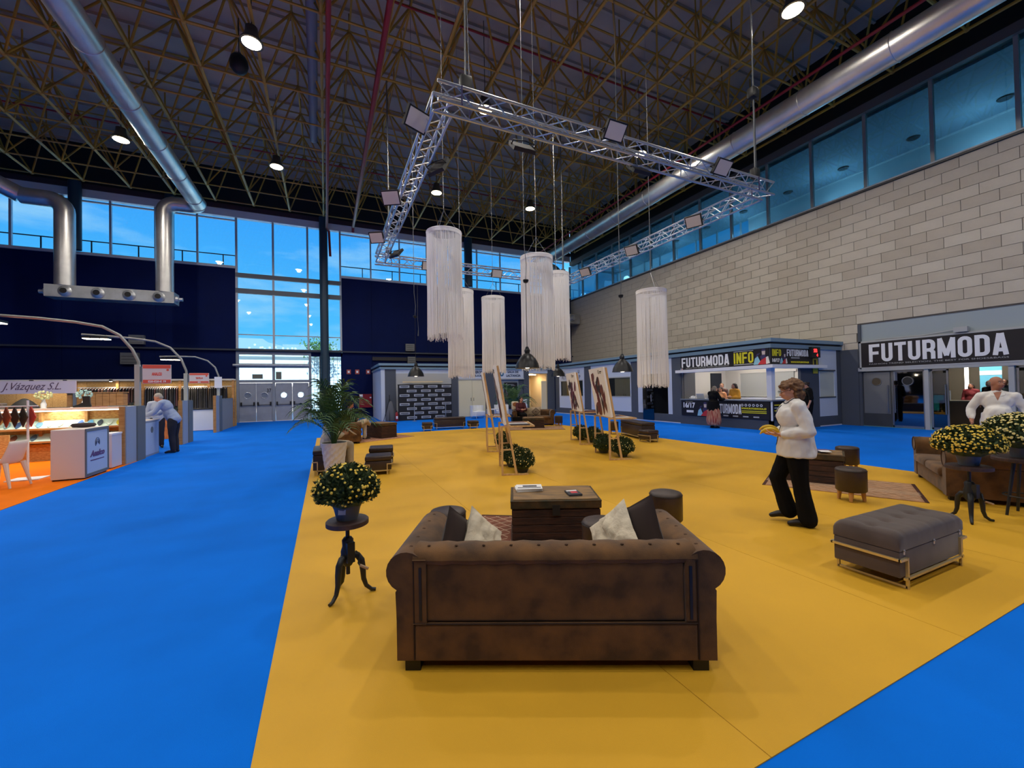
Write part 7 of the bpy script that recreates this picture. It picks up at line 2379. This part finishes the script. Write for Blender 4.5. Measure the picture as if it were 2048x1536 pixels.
        for (s, e_, w) in (('ls', 'le', 'lw'), ('rs', 're', 'rw')):
            if sl <= 0.5:
                q = P_[s].lerp(P_[e_], sl * 2)
                limb(b, [P_[s], q], [0.054 * g + sf2, 0.05 * g + sf2])
            else:
                q = P_[e_].lerp(P_[w], (sl - 0.5) * 2)
                limb(b, [P_[s], P_[e_]], [0.054 * g + sf2, 0.044 * g + sf2 * 1.1])
                limb(b, [P_[e_], (P_[e_] + q) / 2, q], [0.044 * g + sf2 * 1.1, 0.046 + sf2 * 1.3, 0.032 + sf2 * 0.7])
        if top.get('collar', True):
            limb(b, [P_['neck'] - Vector((0, 0, 0.05)), P_['neck'] + Vector((0, 0, -0.01))], [0.085, 0.064])
        remeshed(b, top.get('name', 'shirt'), top['m'], t, voxel, 5, top.get('disp', 0.006), 3)
    if bottom:
        b = MB()
        f = 0.013
        if bottom.get('skirt'):
            z0, z1 = bottom['skirt'], P_['waist'].z - 0.02
            n = 40
            rows = 9
            vs, fs = [], []
            for i in range(rows + 1):
                s = i / rows
                r0 = (0.16 + 0.0 * s) * g + (bottom.get('wide', 0.1)) * s ** 0.8 - bottom.get('tuck', 0.0) * max(0, s - 0.75) ** 2 * 8
                for j in range(n):
                    a = 2 * PI * j / n
                    pl = 1 + 0.06 * s * math.cos(10 * a)
                    c_ = P_['waist'].lerp(P_['pelvis'], min(1, s * 3))
                    vs.append((c_.x + r0 * pl * math.cos(a), c_.y + r0 * 0.82 * pl * math.sin(a), z1 + (z0 - z1) * s))
            for i in range(rows):
                for j in range(n):
                    fs.append((i * n + j, i * n + (j + 1) % n, (i + 1) * n + (j + 1) % n, (i + 1) * n + j))
            MB().add(vs, fs).build('skirt', bottom['m'], t, True, angle=80)
        else:
            b.ball(P_['pelvis'], 1, 2, (0.165 * g + f, 0.122 * g + f, 0.13 + f), sp0)
            b.ball((P_['pelvis'] + P_['waist']) / 2, 1, 2, (0.155 * g + f, 0.115 * g + f, 0.1), sp0)
            fl_ = bottom.get('flare', 0.0)
            for (h, k, a) in (('lh', 'lk', 'la'), ('rh', 'rk', 'ra')):
                limb(b, [P_[h], P_[h] * 0.6 + P_[k] * 0.4, P_[k]], [0.098 * g + f, 0.09 * g + f, 0.064 + f + fl_ * 0.2])
                d_ = (P_[a] - P_[k]).normalized()
                en_ = P_[a] - d_ * bottom.get('short', 0.0)
                limb(b, [P_[k], (P_[k] + en_) / 2, en_], [0.064 + f + fl_ * 0.2, 0.06 + f + fl_ * 0.5, 0.05 + f + fl_])
            remeshed(b, bottom.get('name', 'trousers'), bottom['m'], t, voxel, 5, 0.005, 7)
    if shoes:
        for (a, t_) in (('la', 'lt'), ('ra', 'rt')):
            b = MB()
            limb(b, [P_[a] - Vector((0, 0.03, 0.04)), P_[a] * 0.35 + P_[t_] * 0.65 + Vector((0, 0, 0.0)), P_[t_] + Vector((0, 0.02, 0))], [0.042, 0.04, 0.03])
            remeshed(b, 'shoe', shoes, t, 0.012, 3)
    if hair:
        b = MB()
        st_ = hair.get('style', 'short')
        rnd = random.Random(hair.get('seed', 1))
        if st_ == 'bald':
            for s in (-1, 1):
                b.ball(hc + H @ Vector((s * 0.06, -0.035, 0.0)), 1, 2, (0.024, 0.05, 0.04), H)
            b.ball(hc + H @ Vector((0, -0.085, 0.0)), 1, 2, (0.06, 0.028, 0.045), H)
        else:
            b.ball(hc + H @ Vector((0, -0.022, 0.037)), 1, 2, (0.083, 0.096, 0.088), H)
            b.ball(hc + H @ Vector((0, -0.06, -0.01)), 1, 2, (0.074, 0.055, 0.075), H)
        if st_ == 'curly':
            for k in range(90):
                v = Vector((rnd.gauss(0, 1), rnd.gauss(0, 1) - 0.35, rnd.gauss(0, 1)))
                v.normalize()
                if v.y > 0.25 and v.z < 0.35: continue
                c_ = Vector((v.x * 0.105, v.y * 0.115 - 0.03, v.z * 0.105 + 0.015))
                if v.z < -0.2: c_.z -= 0.045
                b.ball(hc + H @ c_, rnd.uniform(0.022, 0.034), 1)
            b.ball(hc + H @ Vector((0, -0.06, -0.05)), 1, 2, (0.105, 0.07, 0.085), H)
        if st_ in ('long', 'bob'):
            L = 0.2 if st_ == 'long' else 0.1
            for s in (-1, 0, 1):
                limb(b, [hc + H @ Vector((s * 0.066, -0.04 if s else -0.08, 0.03)), hc + H @ Vector((s * 0.078, -0.05 if s else -0.1, -0.06)), hc + H @ Vector((s * 0.07, -0.06 if s else -0.1, -0.06 - L))], [0.03, 0.034, 0.022])
        if st_ == 'bun':
            b.ball(hc + H @ Vector((0, -0.12, 0.05)), 0.042, 2)
        remeshed(b, 'hair', hair['m'], t, 0.011 if voxel < 0.013 else 0.013, 2, 0.006 if st_ != 'curly' else 0.014, 5, 40.0)
    return t, P_, H


H_BROWN = mat('hair brown', (98, 66, 40), 0.7, c2=(128, 92, 60), vscale=30)
H_DARK = mat('hair dark', (40, 28, 22), 0.6)
H_GREY = mat('hair grey', (168, 164, 158), 0.7)
H_GREYB = mat('hair grey brown', (112, 104, 96), 0.7)
C_WHITE = mat('white blouse', (232, 230, 226), 0.8, sheen=0.1)
C_BLACK = mat('black cloth', (12, 12, 14), 0.9, spec=0.2)
C_BLUE = mat('light blue shirt', (150, 168, 204), 0.8)
C_NAVY = mat('navy trousers', (26, 28, 42), 0.85)
C_BEIGE = mat('beige cloth', (204, 190, 166), 0.85)
C_CREAM = mat('cream shirt', (222, 212, 196), 0.85)
C_DKPOLO = mat('dark polo', (34, 38, 46), 0.85)
C_MAROON = mat('maroon jacket', (76, 28, 36), 0.85)
C_PEACH = mat('peach blouse', (240, 170, 120), 0.8)
C_YEL = mat('ochre blouse', (206, 146, 44), 0.8)
C_REDSK = mat('red striped skirt', (150, 50, 44), 0.8, c2=(196, 150, 120), vscale=10, stretch=(3, 3, 0.2))
C_FLOR = mat('dark floral', (44, 34, 36), 0.8, c2=(150, 110, 100), vscale=40)
C_GREY = mat('grey shirt', (110, 112, 116), 0.8)
C_JEANS = mat('blue jeans', (60, 84, 132), 0.85)
S_BLK = mat('black shoe', (20, 16, 18), 0.5)

# 1 the walking woman with bananas
t, PP, HH = person('woman in white blouse and black trousers walking with bananas in hand', (5.04, 3.0, 0.0065), 42,
                   dict(head=(0, 0.035, 1.575), neck=(0, -0.01, 1.445), chest=(0, 0.0, 1.27), waist=(0, -0.005, 1.07), pelvis=(0, -0.02, 0.93), ls=(-0.175, -0.02, 1.39), rs=(0.175, -0.01, 1.39),
                        le=(-0.235, -0.1, 1.11), lw=(-0.13, 0.16, 1.06), re=(0.22, -0.02, 1.11), rw=(0.07, 0.2, 1.05), lk=(-0.1, -0.03, 0.48), la=(-0.1, -0.09, 0.085), lt=(-0.11, 0.07, 0.03),
                        rh=(0.09, 0.0, 0.9), rk=(0.085, 0.17, 0.52), ra=(0.08, 0.06, 0.13), rt=(0.085, 0.22, 0.055)),
                   1.0, 1.06, 0.02, SKIN, (-0.1, 1, -0.25), dict(m=C_WHITE, f=0.02, sleeve=0.93, sf=0.02, hem=0.80, flare=0.026, name='blouse', disp=0.012, collar=False), dict(m=C_BLACK, flare=0.035, short=0.0), S_BLK, dict(m=H_BROWN, style='curly', seed=3), 0.0095,
                   handp=dict(lw=((0.25, 1, 0.05), (0.3, -0.1, 0.95), 0.55, -1), rw=((-0.35, 1, 0.05), (-0.2, 0, 1), 0.5, 1)), bust=0.03)
hc = PP['head']
gl = MB()
for s in (-1, 1):
    gl.tube([hc + HH @ Vector((s * 0.034 + 0.025 * math.cos(2 * PI * k / 16), 0.1, 0.004 + 0.019 * math.sin(2 * PI * k / 16))) for k in range(16)], 0.0022, 5, True)
    gl.tube([hc + HH @ Vector((s * 0.058, 0.098, 0.008)), hc + HH @ Vector((s * 0.082, 0.04, 0.01)), hc + HH @ Vector((s * 0.083, -0.02, 0.006))], 0.0022, 5)
gl.tube([hc + HH @ Vector((-0.01, 0.102, 0.008)), hc + HH @ Vector((0.01, 0.102, 0.008))], 0.002, 5)
gl.build('glasses', S_BLK, t)
from mathutils.bvhtree import BVHTree
blo = [c for c in t.children if c.name.startswith('blouse')][0]
bvh = BVHTree.FromPolygons([v.co for v in blo.data.vertices], [tuple(p.vertices) for p in blo.data.polygons])


def on_blouse(x, z):
    h = bvh.ray_cast(Vector((x, 1.0, z)), Vector((0, -1, 0)))[0]
    return (h + Vector((0, 0.003, 0))) if h else Vector((x, 0.1, z))


pip = MB().tube([on_blouse(0, 1.40 - 0.028 * k) for k in range(18)], 0.0045, 6)
neckl = []
for k in range(20):
    a = 2 * PI * k / 20
    h = bvh.ray_cast(Vector((0.5 * math.sin(a) * 0.14, 0.14 * math.cos(a) * 0.5 - 0.0, 1.8)), Vector((0, 0, -1)))[0]
    q = Vector((0.082 * math.sin(a), 0.078 * math.cos(a) + 0.004, 1.452 - (0.045 * max(0, math.cos(a)))))
    nh = bvh.find_nearest(q)
    neckl.append(nh[0] + nh[1] * 0.003)
pip.tube(neckl, 0.005, 6, True)
pip.build('blouse_piping', C_NAVY, t, True)
WM = t.matrix_basis.copy()
M_BAN = mat('banana skin', (232, 200, 52), 0.5, c2=(216, 176, 36), vscale=8)
for k in range(3):
    pts, rr = [], []
    for i in range(9):
        s = -0.9 + 1.8 * i / 8
        R_ = 0.13
        pts.append(WM @ Vector((-0.06 + k * 0.045, 0.20 + R_ * math.sin(s) + 0.05, 1.055 - 0.0 + 0.05 * (1 if k != 1 else 0.35) + R_ * math.cos(s) - 0.115 + k * 0.012)))
        rr.append((0.006, 0.013, 0.017, 0.0185, 0.019, 0.0185, 0.017, 0.012, 0.005)[i])
    o = MB().tube(pts, rr, 8).build('banana', M_BAN, None, True)
    tag(o, ['banana nearest the viewer in the walking woman hand', 'middle banana in the walking woman hand', 'far banana in the walking woman hand'][k], 'banana', 'bananas held by the walking woman')
    MB().tube([pts[0], pts[0] + (pts[0] - pts[1]) * 0.6], [0.006, 0.004], 6).build('stalk', mat('banana tip', (92, 76, 36), 0.7), o)

# 2 man in white shirt by the entrance
tm, _, _ = person('broad man in white shirt near the entrance looking aside', (10.55, 2.9, 0), 108, dict(le=(-0.31, -0.03, 1.14), lw=(-0.34, 0.1, 0.93), re=(0.31, -0.03, 1.14), rw=(0.3, 0.12, 0.93), ls=(-0.19, 0, 1.365), rs=(0.19, 0, 1.365), head=(0, 0.02, 1.59)), 1.01, 1.12, 0.09, SKIN2, (-0.7, 0.8, 0.05),
       dict(m=C_WHITE, f=0.014, sleeve=0.86, sf=0.014, hem=0.84, flare=0.01, disp=0.012), dict(m=C_JEANS), S_BLK, dict(m=H_GREYB, style='bald'), 0.013)
shb = [c for c in tm.children if c.name.startswith('shirt')][0]
bv2 = BVHTree.FromPolygons([v.co for v in shb.data.vertices], [tuple(p.vertices) for p in shb.data.polygons])
vn, col, lap = MB(), [], MB()
for k in range(7):
    z, hw = 1.445 - 0.024 * k, 0.05 * (1 - k / 6) + 0.002
    row = []
    for q in (-1, 0, 1):
        h = bv2.ray_cast(Vector((q * hw, 1.0, z)), Vector((0, -1, 0)))[0] or Vector((q * hw, 0.1, z))
        row.append(h + Vector((0, 0.004, 0)))
    col.append(row)
for k in range(6):
    for q in range(2):
        vn.quad(col[k][q], col[k][q + 1], col[k + 1][q + 1], col[k + 1][q])
vn.build('open_neck', SKIN2, tm, True)
for q in (0, 2):
    s = -1 if q == 0 else 1
    lap.add([col[0][q] + Vector((0, 0.004, 0.012)), col[0][q] + Vector((s * 0.04, -0.02, 0.012)), col[2][q] + Vector((s * 0.045, 0.004, -0.01)), col[3][q] + Vector((0.0, 0.01, 0))], [(0, 1, 2, 3)])
lap.build('collar', C_WHITE, tm)
# 3 leaning man at the counter, 4 man behind him
person('grey haired man in light blue shirt leaning on the grey counter', (-4.06, 15.0, 0), 84, dict(head=(0, 0.36, 1.545), neck=(0, 0.27, 1.44), chest=(0, 0.17, 1.29), waist=(0, 0.06, 1.1), pelvis=(0, -0.02, 0.94), ls=(-0.18, 0.22, 1.39), rs=(0.18, 0.22, 1.39), le=(-0.24, 0.35, 1.15), re=(0.24, 0.33, 1.15), lw=(-0.16, 0.56, 1.05), rw=(0.17, 0.55, 1.05)),
       1.05, 1.08, 0.04, SKIN, (0, 1, -0.5), dict(m=C_BLUE, f=0.02, sleeve=0.95, sf=0.02), dict(m=C_NAVY), S_BLK, dict(m=H_GREY, style='short'), 0.013, handp=dict(lw=((0.2, 1, -0.15), (0, 0, -1), 0.2, 1), rw=((-0.2, 1, -0.15), (0, 0, -1), 0.2, -1)))
person('grey haired man half hidden behind the leaning man', (-4.95, 16.7, 0), 200, {}, 1.02, 1.0, 0.02, SKIN, (0.3, 1, -0.1), dict(m=mat('pale striped shirt', (180, 190, 208), 0.8), f=0.018, sleeve=0.95), dict(m=C_NAVY), S_BLK, dict(m=H_GREY, style='short'), 0.016)

SIT = dict(head=(0, 0.06, 1.16), neck=(0, 0.01, 1.03), chest=(0, 0.0, 0.86), waist=(0, 0.0, 0.67), pelvis=(0, 0.0, 0.53), ls=(-0.17, 0.0, 0.98), rs=(0.17, 0.0, 0.98), le=(-0.22, 0.1, 0.72), re=(0.22, 0.1, 0.72), lw=(-0.1, 0.32, 0.74), rw=(0.1, 0.32, 0.74),
           lh=(-0.09, 0.03, 0.51), rh=(0.09, 0.03, 0.51), lk=(-0.11, 0.44, 0.5), rk=(0.11, 0.44, 0.5), la=(-0.11, 0.44, 0.09), ra=(0.11, 0.44, 0.09), lt=(-0.12, 0.6, 0.03), rt=(0.12, 0.6, 0.03))
# 5 seated in beige behind the palm pot
t, _, _ = person('person in cream shirt and beige trousers reading paper behind the palm', (0.02, 9.55, 0.03), -78, {**SIT, 'head': (0, 0.18, 1.1), 'neck': (0, 0.1, 1.0), 'chest': (0, 0.06, 0.86), 'ls': (-0.17, 0.08, 0.96), 'rs': (0.17, 0.08, 0.96)}, 1.0, 1.1, 0.04, SKIN, (0, 1, -0.6), dict(m=C_CREAM, f=0.022, sleeve=0.9, sf=0.022), dict(m=C_BEIGE), S_BLK, dict(m=H_GREY, style='short'), 0.015)
W5 = t.matrix_basis.copy()
pb_ = tag(MB().box(-0.11, 0.11, -0.004, 0.004, -0.15, 0.15).build('paper_sheet', M_PAPER, None), 'white paper held by the person behind the palm', 'paper')
pb_.matrix_world = W5 @ P3(0, 0.46, 0.80, 50, 0, 0)
# 6 man in dark polo
person('man in dark polo and beige trousers sitting with legs crossed', (0.8, 15.1, -0.02), -80, {**SIT, 'head': (0, -0.02, 1.2), 'neck': (0, -0.08, 1.06), 'chest': (0, -0.06, 0.88), 'ls': (-0.18, -0.07, 1.0), 'rs': (0.18, -0.07, 1.0), 'rk': (0.06, 0.46, 0.66), 'ra': (-0.2, 0.62, 0.5), 'rt': (-0.26, 0.74, 0.54), 'lw': (-0.08, 0.26, 0.8), 'rw': (0.08, 0.26, 0.8)},
       1.05, 1.12, 0.05, SKIN2, (0.1, 1, -0.35), dict(m=C_DKPOLO, f=0.02, sleeve=0.4, sf=0.02), dict(m=C_BEIGE), S_BLK, dict(m=H_DARK, style='short'), 0.016)
# 7 seated woman on the far sofa
sw_ = SC @ Vector((0.58, 0.52, 0))
person('woman in maroon jacket and dark skirt sitting on the far sofa', (sw_.x, sw_.y, 0.0), 175, {**SIT, 'head': (0, 0.1, 1.2), 'lk': (-0.06, 0.44, 0.5), 'rk': (0.07, 0.44, 0.5), 'la': (-0.05, 0.5, 0.09), 'ra': (0.09, 0.5, 0.09), 'lt': (-0.05, 0.64, 0.04), 'rt': (0.1, 0.64, 0.04)}, 1.0, 1.0, 0.0, SKIN, (0.1, 1, -0.55),
       dict(m=C_MAROON, f=0.02, sleeve=0.95), dict(m=C_BLACK, short=0.36, name='skirt'), M_SIGNW, dict(m=H_DARK, style='bob'), 0.016)
bg = thing('backpack', 'beige backpack with round tan patch beside the seated woman', 'bag', SC @ Vector((0.84, 0.45, 0.71)), math.radians(165))
MB().rbox(-0.17, 0.17, -0.09, 0.09, 0, 0.4, 0.06, 3).build('bag_body', C_BEIGE, bg, True)
MB().lathe([(0, 0), (0.1, 0), (0.09, 0.015), (0, 0.015)], (0, 0, 0), 16, Matrix.Rotation(-PI / 2, 3, 'X'), sx=1.3).build('round_patch', mat('tan patch', (150, 92, 50), 0.6), bg, loc=(0, 0.09, 0.27))
tb_ = thing('tote_bag', 'black tote bag on the floor before the seated woman', 'bag', SC @ Vector((0.72, 0.98, 0.0)), math.radians(155))
MB().prism([(-0.22, 0.0), (0.22, 0.0), (0.26, 0.42), (-0.26, 0.42)], -0.1, 0.1).build('bag_body', C_BLACK, tb_)
MB().tube([(-0.12, 0.11, 0.38), (-0.1, 0.12, 0.6), (0.1, 0.12, 0.6), (0.12, 0.11, 0.38)], 0.012, 6).build('bag_handle', C_BLACK, tb_)
# 8 the info counter
person('customer in black top and red striped balloon trousers at the info counter', (13.85, 11.25, 0), -95, dict(head=(0, 0.1, 1.565), neck=(0, 0.04, 1.44), chest=(0, 0.02, 1.28), re=(0.25, 0.12, 1.14), rw=(0.2, 0.38, 1.16), le=(-0.25, 0.12, 1.14), lw=(-0.2, 0.38, 1.16)), 0.98, 1.1, 0.02, SKIN, (0.1, 1, -0.2),
       dict(m=C_BLACK, f=0.022, sleeve=0.95, hem=0.68, flare=0.03), dict(m=C_REDSK, skirt=0.14, wide=0.14, tuck=0.14), S_BLK, dict(m=H_GREYB, style='bob'), 0.016)
person('seated attendant in peach blouse behind the info counter', (15.3, 12.05, 0), 106, dict(), 0.94, 1.0, 0, SKIN, (0, 1, -0.15), dict(m=C_PEACH, f=0.02, sleeve=0.9), dict(m=C_BLACK), S_BLK, dict(m=H_DARK, style='long'), 0.016)
person('attendant in dark floral top standing behind the peach blouse one', (15.95, 12.5, 0), 110, dict(), 1.04, 1.0, 0, SKIN, (0, 1, 0), dict(m=C_FLOR, f=0.02, sleeve=0.4), dict(m=C_BLACK), S_BLK, dict(m=H_BROWN, style='bun'), 0.016)
person('attendant in ochre blouse behind the info counter', (15.3, 11.4, 0), 75, dict(re=(0.23, 0.0, 1.12), rw=(0.1, 0.22, 1.15), le=(-0.23, 0.0, 1.12), lw=(-0.1, 0.22, 1.15)), 1.03, 1.02, 0, SKIN, (0.5, 1, -0.1), dict(m=C_YEL, f=0.024, sleeve=0.9, sf=0.03), dict(m=C_NAVY), S_BLK, dict(m=H_DARK, style='bob'), 0.016)
person('man in grey shirt bending at the dark door inside the info booth', (16.45, 13.05, 0), 95, dict(head=(0, 0.4, 1.48), neck=(0, 0.3, 1.38), chest=(0, 0.18, 1.25), waist=(0, 0.06, 1.08), ls=(-0.17, 0.24, 1.34), rs=(0.17, 0.24, 1.34), le=(-0.22, 0.36, 1.1), re=(0.22, 0.36, 1.1), lw=(-0.12, 0.55, 1.05), rw=(0.12, 0.55, 1.05)), 1.02, 1.0, 0, SKIN2, (0, 1, -0.5), dict(m=C_GREY, f=0.02, sleeve=0.5), dict(m=C_NAVY), S_BLK, dict(m=H_DARK, style='short'), 0.017)
person('person in black with tied dark hair at the side of the info booth', (15.85, 8.9, 0), 45, dict(head=(0, 0.08, 1.56)), 1.03, 1.05, 0.02, SKIN, (0, 1, -0.35), dict(m=C_BLACK, f=0.022, sleeve=0.6), dict(m=C_BLACK), S_BLK, dict(m=H_DARK, style='bun'), 0.016)
# 9 visitors in the lobby
person('dark silhouetted visitor standing in the lobby by the light strip', (20.7, 5.85, 0), 60, dict(), 0.98, 1.0, 0, SKIN2, (0, 1, 0), dict(m=C_BLACK, f=0.02, sleeve=0.95), dict(m=C_NAVY), S_BLK, dict(m=H_DARK, style='bob'), 0.018)
person('dark haired visitor in the lobby before the blue poster', (21.6, 5.75, 0), 100, dict(), 1.0, 1.0, 0, SKIN2, (0, 1, 0), dict(m=mat('dark teal top', (26, 44, 52), 0.8), f=0.02, sleeve=0.9), dict(m=C_NAVY), S_BLK, dict(m=H_DARK, style='short'), 0.018)
person('visitor in red top behind the lobby desk', (22.2, 6.75, 0), 90, dict(), 0.92, 1.0, 0, SKIN2, (0, 1, 0), dict(m=mat('dark red top', (120, 36, 44), 0.8), f=0.02, sleeve=0.9), dict(m=C_NAVY), S_BLK, dict(m=H_DARK, style='bob'), 0.018)


bpy.data.scenes.remove(TMP)
